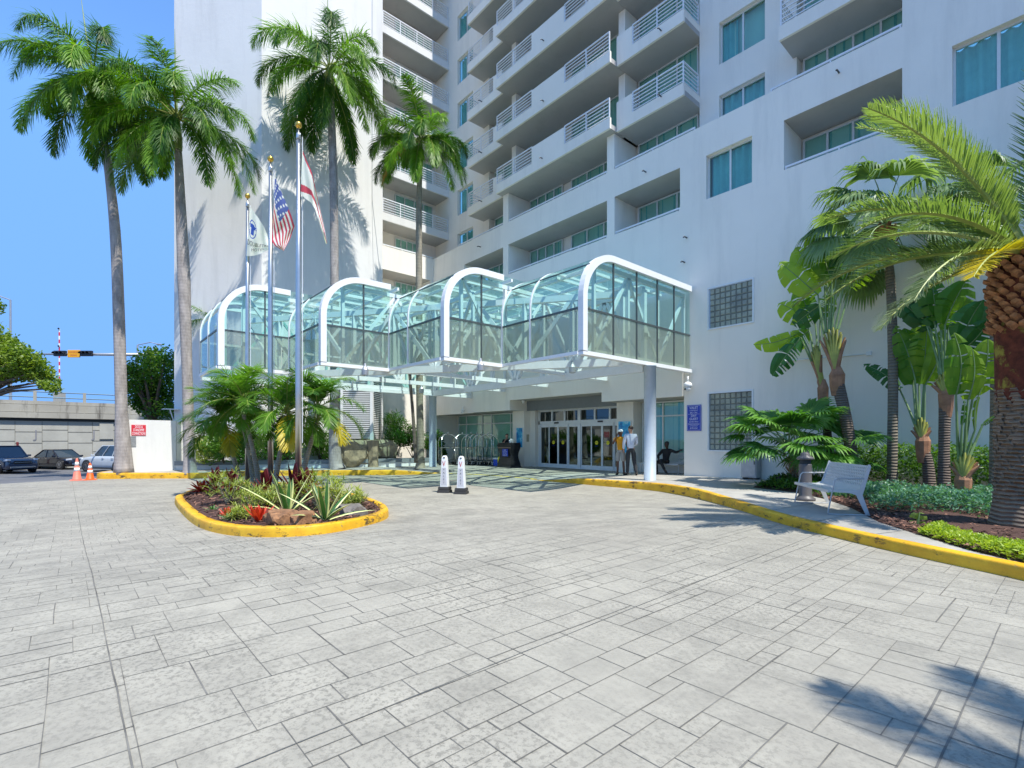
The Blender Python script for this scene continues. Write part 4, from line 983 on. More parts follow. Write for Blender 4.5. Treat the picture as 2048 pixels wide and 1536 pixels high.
# ================================================================ PALMS AND PLANTS
def leaflet(mb, p, d, L, wd, droop, nrm, seg=2, mi=0, tip=.15):
    """tapering leaf blade from p along d, bending down by droop"""
    o = len(mb.v); side = d.cross(nrm)
    if side.length < 1e-4: side = d.cross(Vector((.3, .5, .8)))
    side.normalize(); q = Vector(p); dd = Vector(d)
    for i in range(seg + 1):
        t = i / seg; w_ = wd * (1 - (1 - tip) * t * t) * (.6 if i == 0 else 1)
        mb.v.append(q - side * w_ / 2); mb.v.append(q + side * w_ / 2)
        dd = (dd + Vector((0, 0, -droop / seg))).normalized(); q = q + dd * L / seg
    for i in range(seg): mb.f.append([o + 2 * i, o + 2 * i + 1, o + 2 * i + 3, o + 2 * i + 2]); mb.m.append(mi)
def frond(parent, base, az, el, L, bend, rng, mat='f_green', leaf=.62, n=165, wd=.042, plume=.8, drop=1.15, start=.16, rach=.035, twist=0.0, sag=1.4, name="frond", vee=.25, fwd=(.55, .25), sidebend=0.0):
    """pinnate palm frond. az measured from camera-right towards the camera, el start elevation, bend total bending"""
    bend = min(bend, max(el + radians(88), radians(32))); mb = MB(); N = 18; p = Vector(base); pts = [p.copy()]; tans = []
    for i in range(N):
        t = (i + .5) / N; e = el - bend * t ** sag; a = az + sidebend * t
        h = RIGHT * cos(a) + TOCAM * sin(a); d = h * cos(e) + UP * sin(e); tans.append(d); p = p + d * L / N; pts.append(p.copy())
    tans.append(tans[-1])
    mb.tube(pts, [rach * (1 - .85 * i / N) for i in range(N + 1)], 4, 1, cap=False)
    for k in range(n):
        t = start + (1 - start) * (k + rng.random() * .6) / n; f = t * N; i = min(int(f), N - 1); q = pts[i].lerp(pts[i + 1], f - i); tan = tans[i]
        sd = tan.cross(UP)
        if sd.length < .05: sd = RIGHT.copy()
        sd.normalize(); upv = sd.cross(tan).normalized()
        pr = min(1, (t - start) / .18 + .35) * min(1, (1.04 - t) / .32) ** .7
        for s in (-1, 1):
            fw = fwd[0] + fwd[1] * t + rng.uniform(-.1, .1)
            lift = vee + rng.uniform(-plume, plume)
            d = (sd * s * cos(lift) + upv * sin(lift) + tan * fw * 1.2).normalized()
            leaflet(mb, q, d, leaf * pr * rng.uniform(.85, 1.1), wd * rng.uniform(.8, 1.15), drop * rng.uniform(.6, 1.3), upv)
    return mb.build(name, [M[mat], M['f_rach']], parent)
def trunk(parent, pts, rad, mat, n=16, name="trunk"):
    c = []; r = []
    P = [Vector(p) for p in pts]
    for i in range(len(P) - 1):
        a, b, c2, d = P[max(i - 1, 0)], P[i], P[i + 1], P[min(i + 2, len(P) - 1)]
        for k in range(6):
            t = k / 6; c.append(.5 * ((2 * b) + (c2 - a) * t + (2 * a - 5 * b + 4 * c2 - d) * t * t + (3 * b - a - 3 * c2 + d) * t ** 3)); r.append(rad[i] + (rad[i + 1] - rad[i]) * t)
    c.append(P[-1]); r.append(rad[-1])
    m = MB(); m.tube(c, r, n); return m.build(name, mat, parent, smooth=True)
def royal(label, upx, Yd, base_v, crown, nf, L, seed, fr=None, tmat='t_royal', bz=0.0, wpx=None, leaf=.62, dead=False, spear=True, group="tall royal palms in front of the hotel"):
    """upx: trunk centre line as photo pixels (u, v, width px) at depth Yd; crown: list of (az, el, L factor, bend)"""
    rng = random.Random(seed)
    pts = []; rad = []
    for (u, v, wpx_) in upx: pts.append(DP(u, v, Yd)); rad.append(wpx_ * Yd / F_PX / 2 * cos(math.atan((u - CX) / F_PX)))
    pts[0].z = bz - .05
    t = thing("royal_palm", label, "palm tree", (pts[0].x, pts[0].y, bz), 0, group)
    trunk(t, pts, rad, M[tmat])
    top = pts[-1]; d = (pts[-1] - pts[-2]).normalized()
    sh = [top + d * x for x in (0, .5, 1.1, 1.7)]
    trunk(t, sh, [rad[-1] * 1.15, rad[-1] * 1.35, rad[-1] * 1.0, rad[-1] * .5], M['t_shaft'], 12, "crownshaft")
    cb = sh[-1] - d * .25
    for (az, el, lf, bend) in crown:
        lf *= .88; bend += 30; el -= 4
        frond(t, cb + Vector((rng.uniform(-.1, .1), rng.uniform(-.1, .1), rng.uniform(-.15, .1))), radians(az), radians(el), L * lf, radians(bend), rng, leaf=leaf, sidebend=rng.uniform(-.3, .3))
    if spear:
        m = MB(); m.tube([cb, cb + d * L * .45, cb + d * L * .8 + RIGHT * .05], [.05, .035, .006], 5); m.build("spear_leaf", M['stem_g'], t)
    return t, cb, rng
def crownset(n, seed, lo=-45, hi=80, first=0):
    r = random.Random(seed); out = []
    for i in range(n):
        f = (i + .5) / n; el = hi - (hi - lo) * f ** .8 + r.uniform(-6, 6)
        out.append((first + i * 137.5 + r.uniform(-12, 12), el, r.uniform(.88, 1.08), 95 + 45 * (1 - abs(f - .5)) + r.uniform(-10, 15)))
    return out
g0 = G(248, 946, 0); g1 = G(380, 946, 0); g2 = G(676, 938, 0.01); g3 = G(840, 936, 0.01)
royal("tallest royal palm leaning against the open sky, farthest left", [(248, 948, 44), (243, 820, 26), (238, 640, 25), (230, 460, 23), (213, 310, 17), (197, 215, 13)], g0.dot(-TOCAM), 948,
      crownset(24, 3, -50, 78, 40), 13, 4.5, 3, leaf=.95)
royal("royal palm with the broadest bright crown in front of the left edge of the hotel", [(380, 948, 34), (379, 910, 25), (374, 740, 22), (368, 560, 27), (361, 400, 21), (357, 300, 14)], g1.dot(-TOCAM), 948,
      [(-5, 35, 1.0, 95), (178, 30, .95, 90), (150, 15, 1.0, 95), (90, 20, 1.0, 105), (40, 8, 1.0, 90), (20, -5, 1.05, 70), (120, 0, 1.0, 85), (60, -12, 1.0, 70), (160, -5, 1.0, 80), (-30, 10, 1.0, 80), (230, 20, .9, 90), (10, 62, .9, 75), (170, 60, .95, 80), (80, 70, .8, 60), (250, 55, .9, 60), (135, 45, 1.0, 90), (200, -5, .9, 70), (75, -30, 1.1, 50), (150, -30, 1.05, 50), (30, -28, 1.1, 52), (5, -20, 1.1, 60), (105, -25, 1.0, 55), (-15, -10, 1.1, 70), (60, 45, .9, 90), (110, 50, .9, 90), (25, 30, 1.0, 95), (190, 10, 1.0, 80), (180, -25, 1, 55)], 16, 4.85, 5, leaf=.92)
royal("tall royal palm with a smooth grey trunk before the sunlit white tower wall", [(676, 938, 36), (670, 905, 25), (669, 760, 18), (669, 560, 17), (667, 360, 17), (661, 195, 15)], g2.dot(-TOCAM), 938,
      crownset(25, 9, -50, 80, 15), 16, 4.9, 9, leaf=.95)
t3, cb3, r3 = royal("shorter royal palm with one dead orange frond, beside the balconies", [(840, 936, 24), (841, 905, 15), (839, 760, 14), (838, 560, 13), (838, 420, 12), (840, 335, 9)], g3.dot(-TOCAM), 936,
      [(0, 30, .9, 95), (175, 35, .95, 85), (150, 10, 1.0, 80), (90, 5, 1.0, 80), (30, -5, 1.0, 75), (130, -15, 1.0, 60), (60, -15, 1.05, 60), (10, -15, 1.0, 60), (170, -10, 1.0, 65), (100, 82, .85, 30), (-40, 40, .8, 80), (230, 40, .8, 80), (45, 45, .8, 80), (200, 0, .9, 70), (80, -35, 1.0, 45), (25, -30, 1.05, 50), (160, -30, 1.0, 45), (-10, -10, 1, 60), (140, 35, .85, 90), (75, 25, .9, 90)], 14, 3.9, 21, tmat='t_royal2', leaf=.78)
frond(t3, cb3 + TOCAM * .2, radians(150), radians(-38), 3.6, radians(45), r3, mat='f_dead', leaf=.5, name="dead_frond", n=90)
# slim palm partly hidden behind the island, in the planter at the tower corner
for (u, v0, v1, uu, y, lab) in ((455, 915, 640, 418, 5.2, "slim palm leaning over the planter behind the left end of the canopy"), (832, 925, 735, 818, 14.6, "thin dark palm stem leaning beside the shorter royal palm")):
    Y = G(u, 938, 0).dot(-TOCAM) * (1.06 if u < 500 else 1.01); a, b = DP(u, v0, Y), DP(uu, v1, Y); a.z = .3
    t = thing("slim_palm", lab, "palm tree", tuple(a)); trunk(t, [a, a.lerp(b, .5) + Vector((.05, 0, 0)), b], [.10, .08, .07], M['t_rav'] if u > 500 else M['t_sabal'], 10)
    rng = random.Random(int(u))
    if u < 500:
        for (az, el) in ((200, 40), (170, 10), (120, 0), (60, 30), (0, 40), (250, 60), (20, -10), (150, 60), (190, -20)): frond(t, b, radians(az), radians(el), 1.5, radians(80), rng, mat='f_adon', leaf=.45, n=34, wd=.035, rach=.02)
# palms outside the picture on the right cast the shade that lies across the foreground
def datepalm(label, base, rbase, rtop, h, fronds, seed, L, group=None, lean=(0, 0)):
    rng = random.Random(seed); t = thing("date_palm", label, "palm tree", tuple(base), 0, group); b = Vector(base); top = b + Vector((lean[0], lean[1], h))
    trunk(t, [b - UP * .1, b + UP * .25, b + UP * .7 + Vector((lean[0], lean[1], 0)) * .2, b.lerp(top, .5), top], [rbase * 1.35, rbase * 1.15, rbase, (rbase + rtop) / 2 * .98, rtop], M['t_date'], 28)
    # leaf-scar scales wrapped round the trunk
    m = MB(); z = .25
    while z < h - 1.7:
        f = z / h; r = (rbase * (1 - f) + rtop * f) * 1.0; c = b.lerp(top, f); k = int(2 * pi * r / .17); ph = rng.random() * 6
        for i in range(k):
            a = 2 * pi * i / k + ph; o = Vector((cos(a), sin(a), 0)); tt = Vector((-sin(a), cos(a), 0)); p = c + o * r * rng.uniform(.98, 1.03) + UP * rng.uniform(-.012, .012); w_ = .095 * rng.uniform(.7, 1.25)
            m.add([p - tt * w_ + UP * -.01, p + tt * w_ + UP * -.01, p + o * .035 + tt * w_ * .5 + UP * .038, p + o * .035 - tt * w_ * .5 + UP * .038, p - tt * w_ * .6 + UP * .065, p + tt * w_ * .6 + UP * .065], [(0, 1, 2, 3), (3, 2, 5, 4), (0, 3, 4), (1, 5, 2)])
        z += .062
    m.build("trunk_scales", M['t_date'], t)
    # fibrous collar with orange cut boots
    m = MB(); m.lathe(top - UP * 2.0, [(rtop * .98, 0), (rtop * 1.1, .25), (rtop * 1.12, .9), (rtop * 1.15, 1.5), (rtop * 1.2, 2.0), (rtop * .9, 2.35)], 28); m.build("fibre_collar", M['t_fib'], t, smooth=True)
    m = MB(); z = -.75
    while z < .35:
        k = 16; ring_ = round((z + .75) / .105)
        for i in range(k):
            a = 2 * pi * (i + .5 * (ring_ % 2)) / k + rng.uniform(-.05, .05); o = Vector((cos(a), sin(a), 0)); tt = Vector((-sin(a), cos(a), 0)); r = rtop * 1.14; p = top + o * r + UP * z
            w_, hh, ot = .068, .058, .085 * rng.uniform(.6, 1.4)
            q = p + o * ot + UP * .05
            m.add([p - tt * w_, p - UP * hh, p + tt * w_, p + UP * hh, q - tt * w_ * .85, q - UP * hh * .6, q + tt * w_ * .85, q + UP * hh * .6], [(4, 5, 6, 7), (0, 1, 5, 4), (1, 2, 6, 5), (2, 3, 7, 6), (3, 0, 4, 7)])
        z += .105
    m.build("cut_boots", M['t_boot'], t)
    for (az, el, lf, bend, mt) in fronds:
        frond(t, top + UP * .35, radians(az), radians(el), L * lf, radians(bend), rng, mat=mt, leaf=.48, n=110, wd=.026, plume=.25, drop=.18, start=.12, rach=.05, sag=1.5, vee=.38, fwd=(.75, .35))
    return t
dpx = G(2056, 1056, .17)
datepalm("massive date palm with a scaly trunk and orange cut boots at the right edge", (dpx.x, dpx.y, .15), .36, .33, 3.75,
         [(180, 60, .95, 48, 'f_date'), (172, 52, .98, 40, 'f_date'), (180, 30, .92, 50, 'f_date'), (168, 24, .95, 58, 'f_date'), (185, 8, .88, 50, 'f_date'), (160, 2, .82, 55, 'f_dateg'), (175, -10, .78, 40, 'f_dateg'), (150, -2, .62, 40, 'f_yell'), (110, 30, .55, 70, 'f_date'), (100, 84, 1.1, 22, 'f_date'), (60, 74, 1.1, 40, 'f_date'), (40, 62, 1.0, 45, 'f_date'), (215, 68, 1.0, 40, 'f_date'), (205, 72, 1.0, 40, 'f_date'), (240, 40, .9, 60, 'f_date'), (270, 50, .9, 60, 'f_date'), (330, 50, 1, 50, 'f_date'), (0, 30, 1, 60, 'f_date'), (60, 55, .8, 60, 'f_date'), (200, 15, .95, 60, 'f_dateg'), (10, 70, 1, 50, 'f_date')], 31, 3.45)
datepalm("date palm outside the frame whose crown shades the foreground paving", (5.0, 2.95, .12), .38, .34, 6.2,
         [(i * 137.5, 65 - i * 3.6, 1, 62, 'f_date') for i in range(22)], 33, 2.45)

def fanleaf(mb, c, d, nrm, R, n, rng, spread=2.35, droop=.5, wd=None, mi=0, cut=.45):
    """palmate blade: n segments radiating from c round direction d in the plane with normal nrm"""
    d = d.normalized(); s = d.cross(nrm).normalized(); wd = wd or R * 2.0 * spread / n * .52
    for i in range(n):
        a = spread * (2 * (i + .5) / n - 1) * .5 * 1.15; q = d * cos(a) + s * sin(a); LL = R * (1 - .18 * abs(a) / 1.5) * rng.uniform(.92, 1.05)
        e = c + q * LL * cut; fold = nrm * (.03 * R * (1 if i % 2 else -1)); o = len(mb.v); sd = q.cross(nrm).normalized() * wd / 2
        dd = (q + Vector((0, 0, -droop * rng.uniform(.6, 1.3)))).normalized(); m1 = e + dd * LL * .33; d2 = (dd + Vector((0, 0, -droop * 1.2))).normalized(); t_ = m1 + d2 * LL * .28
        mb.v += [c + fold * 0, e - sd + fold, e + sd - fold, m1 - sd * .6, m1 + sd * .6, t_]
        mb.f += [[o, o + 1, o + 2], [o + 1, o + 3, o + 4, o + 2], [o + 3, o + 5, o + 4]]; mb.m += [mi] * 3
def fanfrond(parent, base, az, el, Lp, R, rng, mat, n=34, droop=.5, bend=.5, spread=2.5, tilt=0.0, name="fan_leaf"):
    mb = MB(); p = Vector(base); pts = [p.copy()]; N = 6
    for i in range(N):
        e = el - bend * ((i + .5) / N) ** 1.5; d = (RIGHT * cos(az) + TOCAM * sin(az)) * cos(e) + UP * sin(e); p = p + d * Lp / N; pts.append(p.copy())
    mb.tube(pts, [.022 - .002 * i for i in range(N + 1)], 4, 1, cap=False)
    sd = d.cross(UP).normalized(); nrm = sd.cross(d).normalized(); nrm = (nrm + sd * tilt + TOCAM * .25).normalized(); nrm = (nrm - d * nrm.dot(d)).normalized()
    fanleaf(mb, p, d, nrm, R, n, rng, spread, droop); return mb.build(name, [M[mat], M['stem_g']], parent)
# sabal palms against the white wall
def sabal(label, u, vb, vt, y, R, w0, seed, boots=True, nf=26):
    rng = random.Random(seed); b = W(u, vb, y); b.z = .15; tp = W(u - 12 if boots else u, vt, y); Yd = tp.dot(-TOCAM) if False else (tp - Vector((0, 0, tp.z))).dot(-TOCAM); r = w0 * Yd / F_PX / 2
    t = thing("sabal_palm", label, "palm tree", tuple(b), 0, "fan palms against the hotel wall")
    pts = [b, W(u + 1, vb - 30, y), W(u + 3, (vb + vt) / 2, y), W(u - 2, vt + 60, y), tp]
    trunk(t, pts, [r * 1.1, r, r * .95, r * .9, r * .9], M['t_sabal'], 14)
    if boots:
        m = MB()
        for i in range(90):
            a = rng.uniform(0, 2 * pi); f = rng.uniform(-.05, .75); z = f * 1.0; o = Vector((cos(a), sin(a), 0)); rr = r * (1.0 + .9 * sin(min(1, f + .15) * pi)); p = tp - UP * .15 + UP * z + o * rr * .8; tt = Vector((-sin(a), cos(a), 0))
            q = p + o * .10 + UP * .16; m.add([p - tt * .06, p + tt * .06, q + tt * .045, q - tt * .045, p + o * .04 - UP * .05], [(0, 1, 2, 3), (0, 3, 4), (1, 4, 2)])
        m.build("boots", M['t_boot'], t)
    cb = tp + UP * .75
    for i in range(nf):
        f = (i + .5) / nf; el = 1.35 - 1.9 * f; fanfrond(t, cb, i * 2.4 + rng.uniform(-.2, .2), el, R * .85 * rng.uniform(.9, 1.1), R * .78, rng, 'f_sabal', 30, droop=.75, bend=.7, tilt=rng.uniform(-.4, .4))
    return t
sabal("sabal palm with a shaggy orange-brown collar and drooping fans, left of the pair", 1783, 975, 505, 16.1, 1.5, 18, 41)
sabal("sabal palm with a plain grey trunk close behind the date palm trunk", 1990, 985, 470, 15.0, 1.0, 20, 43, boots=False, nf=11)

# traveller's palms: flat fans of paddle leaves (each leaf: base pixel, petiole end pixel, tip pixel, width)
def paddle(mb, a, b, wd, rng, y_off=0.0, nt=16, tear=.5, droop=.15, mi=0, bulge=0.0):
    """torn banana-like blade along a curved midrib from a to b"""
    ax = b - a; L = ax.length; ax.normalize(); nrm = Vector((CC * .4, -SS, 0)).normalized(); sd = ax.cross(nrm).normalized(); nrm = sd.cross(ax).normalized(); N = nt
    mid = [a + ax * L * i / N + sd * bulge * L * sin(pi * i / N) + nrm * .12 * L * sin(pi * .5 * i / N) for i in range(N + 1)]
    for s in (-1, 1):
        i = 0
        while i < N:
            k = min(N, i + rng.choice((1, 1, 2, 3))); gap = rng.random() < tear; o = len(mb.v); fold = rng.uniform(.15, .45)
            for j in range(i, k + 1):
                t = j / N; w_ = wd / 2 * max(.08, sin(pi * min(1, t * .93 + .07)) ** .55) * (1 if t < .6 else 1 - .35 * (t - .6)); inset = 0
                if gap and j == k and k < N: inset = .02
                lean = ax * (.28 * w_) if not gap else ax * (.28 * w_ - .03 * (j == k))
                e = mid[j] + sd * s * w_ + lean + nrm * (-fold * w_ * .6) - UP * (droop * w_ * rng.uniform(.4, 1.3) if gap else droop * w_ * .6)
                h = mid[j] + sd * s * w_ * .5 + lean * .5 + nrm * (fold * w_ * .25)
                mb.v += [mid[j] - ax * inset, h - ax * inset, e - ax * inset * 2]
            for j in range(k - i): q = o + 3 * j; mb.f += [[q, q + 3, q + 4, q + 1], [q + 1, q + 4, q + 5, q + 2]]; mb.m += [mi] * 2
            i = k
    mb.tube(mid, [.02 * (1 - .7 * i / N) for i in range(N + 1)], 4, 1, cap=False)
def ravenala(label, y, trunk_px, fan_px, leaves, seed, dark=(), tw=.15):
    rng = random.Random(seed); P = [W(u, v, y) for u, v in trunk_px]; P[0].z = .12
    t = thing("travellers_palm", label, "palm tree", tuple(P[0]), 0, "travellers palms by the hotel wall")
    trunk(t, P, [tw * 1.15] + [tw * .9] * (len(P) - 2) + [tw * 1.0] if len(P) > 2 else [tw, tw], M['t_rav'], 14)
    (u0, v0), (ut, vt), hw = fan_px       # fan foot, fan top centre, half width in px
    foot = W(u0, v0, y); m = MB(); mo = MB(); n = 13
    for i in range(n):
        f = 2 * i / (n - 1) - 1; top = W(ut + f * hw, vt + 26 * abs(f) ** 1.6, y); off = Vector((0, .05 * (1 if i % 2 else -1), 0)); low = foot + (top - foot) * (.10 + .30 * abs(f)) ; wmb = mo if abs(f) > .72 else m
        dv = (top - foot).normalized(); sd = dv.cross(Vector((0, 1, 0))).normalized(); o = len(wmb.v)
        for (q, w_, dpt) in ((foot, .035, .05), (foot.lerp(top, .35) + sd * f * .07, .065, .075), (foot.lerp(top, .7) + sd * f * .05, .05, .05), (top, .022, .022)):
            q = q + off; wmb.v += [q - sd * w_, q - Vector((0, dpt, 0)), q + sd * w_, q + Vector((0, dpt, 0))]
        for j in range(3):
            for k in range(4): a, b = o + 4 * j + k, o + 4 * j + (k + 1) % 4; wmb.f.append([a, b, b + 4, a + 4]); wmb.m.append(0)
    m.build("leaf_base_fan", M['stem_y'], t, smooth=True); mo.build("old_leaf_base", M['stem_o'], t, smooth=True)
    # old brown sheath below the fan
    m = MB(); m.tube([foot - UP * .35, foot - UP * .1, foot + UP * .2, foot + UP * .45], [tw * .85, tw * 1.15, tw * 1.25, tw * .5], 10); m.build("sheath", M['stem_o'], t)
    for i, (us, vs, up_, vp, ut_, vt_, wpx) in enumerate(leaves):
        dy = rng.uniform(-.35, .35); a = W(us, vs, y); b = W(up_, vp, y + dy); c = W(ut_, vt_, y + dy * 1.3); Yd = (b - Vector((0, 0, b.z))).dot(-TOCAM)
        m = MB(); m.tube([a, a.lerp(b, .5) + Vector((0, dy * .2, .02)), b], [.030, .024, .018], 6, 1); paddle(m, b, c, wpx * Yd / F_PX, rng, droop=.25, bulge=rng.uniform(-.08, .08))
        m.build("paddle_leaf", [M['f_ravd' if i in dark else 'f_rav'], M['stem_g']], t)
    return t
ravenala("tallest travellers palm, leaning trunk behind the bench, widest leaf fan", 15.4, [(1708, 975), (1702, 900), (1688, 820), (1676, 770)], ((1674, 765), (1667, 655), 26),
         [(1648, 670, 1636, 590, 1560, 530, 52), (1652, 665, 1648, 560, 1592, 500, 62), (1660, 660, 1664, 560, 1650, 480, 50), (1664, 660, 1672, 560, 1690, 470, 46), (1670, 660, 1690, 560, 1728, 490, 60), (1676, 660, 1700, 575, 1745, 520, 50), (1654, 665, 1640, 610, 1590, 650, 44), (1658, 660, 1655, 570, 1622, 470, 50)], 51, dark=(3, 6), tw=.155)
ravenala("thinner travellers palm with torn leaves drooping to the left", 16.3, [(1668, 965), (1656, 880), (1648, 800)], ((1646, 790), (1632, 690), 12),
         [(1628, 730, 1600, 665, 1512, 690, 34), (1626, 730, 1602, 675, 1545, 752, 40), (1630, 725, 1612, 640, 1560, 610, 46), (1634, 720, 1630, 640, 1600, 570, 44), (1630, 720, 1618, 660, 1578, 690, 40), (1638, 720, 1640, 640, 1660, 590, 40)], 52, dark=(1,), tw=.12)
ravenala("short travellers palm with a yellow-green fan above the hedge, middle of the bed", 16.2, [(1860, 975), (1856, 930), (1848, 905)], ((1846, 898), (1843, 835), 20),
         [(1832, 850, 1826, 770, 1806, 660, 62), (1838, 845, 1838, 765, 1836, 640, 56), (1844, 845, 1848, 760, 1850, 655, 62), (1830, 850, 1800, 780, 1728, 732, 30), (1848, 845, 1850, 770, 1880, 660, 40), (1836, 845, 1830, 760, 1788, 655, 40)], 53, dark=(3,), tw=.13)
ravenala("travellers palm with a dark slender trunk and leaves reaching under the date palm", 15.6, [(1888, 980), (1888, 900), (1890, 815)], ((1892, 805), (1888, 745), 24),
         [(1880, 755, 1862, 660, 1820, 580, 56), (1884, 750, 1870, 650, 1838, 560, 50), (1888, 750, 1880, 640, 1862, 560, 50), (1892, 750, 1896, 660, 1900, 580, 52), (1896, 750, 1922, 690, 1962, 600, 60), (1898, 755, 1926, 700, 1976, 640, 56), (1884, 750, 1850, 640, 1800, 600, 40), (1890, 745, 1890, 650, 1930, 560, 60)], 54, dark=(0, 1, 4, 5, 6), tw=.12)
ravenala("youngest travellers palm fanning straight out of the ground beside the date palm", 14.2, [(1925, 1000), (1925, 985)], ((1926, 978), (1930, 905), 30),
         [(1918, 930, 1912, 790, 1902, 668, 50), (1926, 920, 1946, 790, 1970, 680, 62), (1930, 920, 1950, 860, 1966, 760, 8), (1934, 925, 1965, 850, 1990, 830, 8), (1922, 920, 1924, 850, 1926, 800, 10), (1928, 920, 1936, 800, 1940, 700, 40)], 55, tw=.12)
# fan palm clump at the corner
def fanclump(label, c, nf, R, Lp, seed, mat='f_fan', elr=(1.25, .15), tr=3):
    rng = random.Random(seed); t = thing("fan_palm", label, "palm", tuple(c)); c = Vector(c)
    for i in range(tr):
        b = c + Vector((rng.uniform(-.3, .3), rng.uniform(-.2, .2), 0)); tp = b + Vector((rng.uniform(-.15, .15), rng.uniform(-.1, .1), rng.uniform(.7, 1.0)))
        trunk(t, [b, b.lerp(tp, .5), tp], [.11, .09, .08], M['t_sabal'], 9)
        m = MB()
        for k in range(50): a = rng.uniform(0, 6.3); q = b.lerp(tp, rng.random()); o = Vector((cos(a), sin(a), 0)); leaflet(m, q + o * .06, (o + UP * 1.2).normalized(), .28, .03, .2, o)
        m.build("fibres", M['t_boot'], t)
    for i in range(nf):
        f = (i + .5) / nf; fanfrond(t, c + UP * rng.uniform(.85, 1.25) + Vector((rng.uniform(-.15, .15), rng.uniform(-.1, .1), 0)), i * 2.4 + rng.uniform(-.2, .2), elr[0] - (elr[0] - elr[1]) * f, Lp * rng.uniform(.8, 1.15), R * rng.uniform(.85, 1.1), rng, mat, 26, droop=.4, bend=.5, spread=2.7, tilt=rng.uniform(-.3, .3))
fanclump("bushy fan palm clump standing between the glass blocks and the bench", tuple(W(1580, 985, 15.0).xy) + (.15,), 34, .85, 1.1, 61)
fanclump("small fan palm close behind the bench and bollard", tuple(W(1660, 975, 15.6).xy) + (.15,), 10, .75, .85, 62, tr=1, elr=(.9, -.1))

# ---- leafy masses
def leafcloud(mb, pts, size, rng, mi=0, flat=.35):
    for p in pts:
        a = rng.uniform(0, 6.283); e = rng.uniform(-.3, 1.1); d = Vector((cos(a) * cos(e), sin(a) * cos(e), sin(e))); n = Vector((rng.uniform(-1, 1), rng.uniform(-1, 1), rng.uniform(.2, 1.4))).normalized()
        s = d.cross(n)
        if s.length < .1: continue
        s.normalize(); L = size * rng.uniform(.7, 1.3); w_ = L * flat; o = len(mb.v)
        mb.v += [p, p + d * L * .5 - s * w_ / 2, p + d * L, p + d * L * .5 + s * w_ / 2]; mb.f.append([o, o + 1, o + 2, o + 3]); mb.m.append(mi)
def noisy(x, y, k=1.0): return (sin(x * 2.3 * k + 1) * cos(y * 2.9 * k) + .5 * sin(x * 5.1 * k + y * 3.7 * k) + .3 * sin(y * 9 * k - x * 7 * k)) / 1.8
def massshape(name, label, cat, polyfn, x0, x1, n, size, h0, h1, mat, seed, kind=None, group=None, z0=.15, flat=.45, pw=.5):
    """leaf mass between the ground and a bumpy top; polyfn(x) -> (ymin, ymax)"""
    rng = random.Random(seed); m = MB(); P = []
    while len(P) < n:
        x = rng.uniform(x0, x1); ya, yb = polyfn(x)
        if yb <= ya: continue
        y = rng.uniform(ya, yb); e = min(1, (x - x0) / .25, (x1 - x) / .25, (y - ya) / .2 + .25, (yb - y) / .2 + .3); h = (h0 + (h1 - h0) * (.5 + .5 * noisy(x, y))) * max(.15, e) ** .5
        P.append(Vector((x, y, z0 + h * rng.random() ** pw)))
    leafcloud(m, P, size, rng, flat=flat); o = m.build(name, M[mat])
    return tag(o, label, cat, group, kind)
massshape("hedge", "dark glossy hedge clipped along the foot of the white wall", "hedge", lambda x: (16.35, 17.25), -4.9, .8, 9000, .10, .95, 1.35, 'f_hedge', 71)
def cov(x): a = yin(x) + .1 if x < -.4 else 8.2; return (max(a + .25 * noisy(x, 0, 2) + (.9 if x > -2.6 else .1), 0), min(a + 3.3, 14.8))
massshape("ground_cover", "blue-green leafy ground cover in front of the travellers palms", "ground cover", lambda x: (max(yin(x) + .35 if x < .4 else 8, 11.9 + .5 * noisy(x, 3) - .25 * x if x < -2.7 else 11.3 + .3 * noisy(x, 1)), 14.9), -3.9, 1.2, 17000, .075, .22, .42, 'f_cover', 72, kind='stuff')
massshape("ground_cover", "low dark leafy planting at the foot of the fan palm clump", "ground cover", lambda x: (yin(x) + .1 if x < .4 else 9, 16.2), -6.0, -3.9, 5000, .085, .15, .42, 'f_hedge', 73, kind='stuff')
massshape("ground_cover", "yellow-green ground cover at the kerb beside the big date palm", "ground cover", lambda x: (yin(x) + .03 if x < .4 else 7.0 - (x - .4) * .5, (yin(x) if x < .4 else 7.3) + .75 + .25 * noisy(x, 2, 3) + .25 * max(0, x + .9)), -1.55, 1.8, 12000, .05, .08, .20, 'f_grass', 74, kind='stuff')
# loose bark over the bed and a single fallen leaf
rng = random.Random(75); m = MB()
for i in range(5200):
    x = rng.uniform(-4.2, 1.5); y = (yin(x) if x < .4 else 7) + .04 + rng.random() ** 1.3 * 4.2; a = rng.uniform(0, 3.14); L = rng.uniform(.02, .06); w_ = rng.uniform(.008, .018); d = Vector((cos(a), sin(a), rng.uniform(-.3, .5))).normalized(); s = Vector((-sin(a), cos(a), rng.uniform(-.4, .4))).normalized(); p = Vector((x, y, .185 + rng.random() * .035)); m.quad(p - d * L - s * w_, p + d * L - s * w_, p + d * L + s * w_, p - d * L + s * w_, 0 if rng.random() < .7 else 1)
M['bark_l'] = plain("pale_bark_chip", (.24, .12, .08), .9, var=.4, scale=30, obj=False)
tag(m.build("bark_mulch", [M['mulch'], M['bark_l']]), "loose red-brown bark mulch around the date palm", "mulch", kind='stuff')
p = G(1835, 1053, .2); m = MB(); rng = random.Random(4); paddle(m, Vector((p.x, p.y, .24)), Vector((p.x + .02, p.y, .42)), .22, rng, nt=6)
tag(m.build("fallen_leaf", [M['f_bushy'], M['stem_g']]), "single broad green leaf lying on the bark mulch", "leaf")

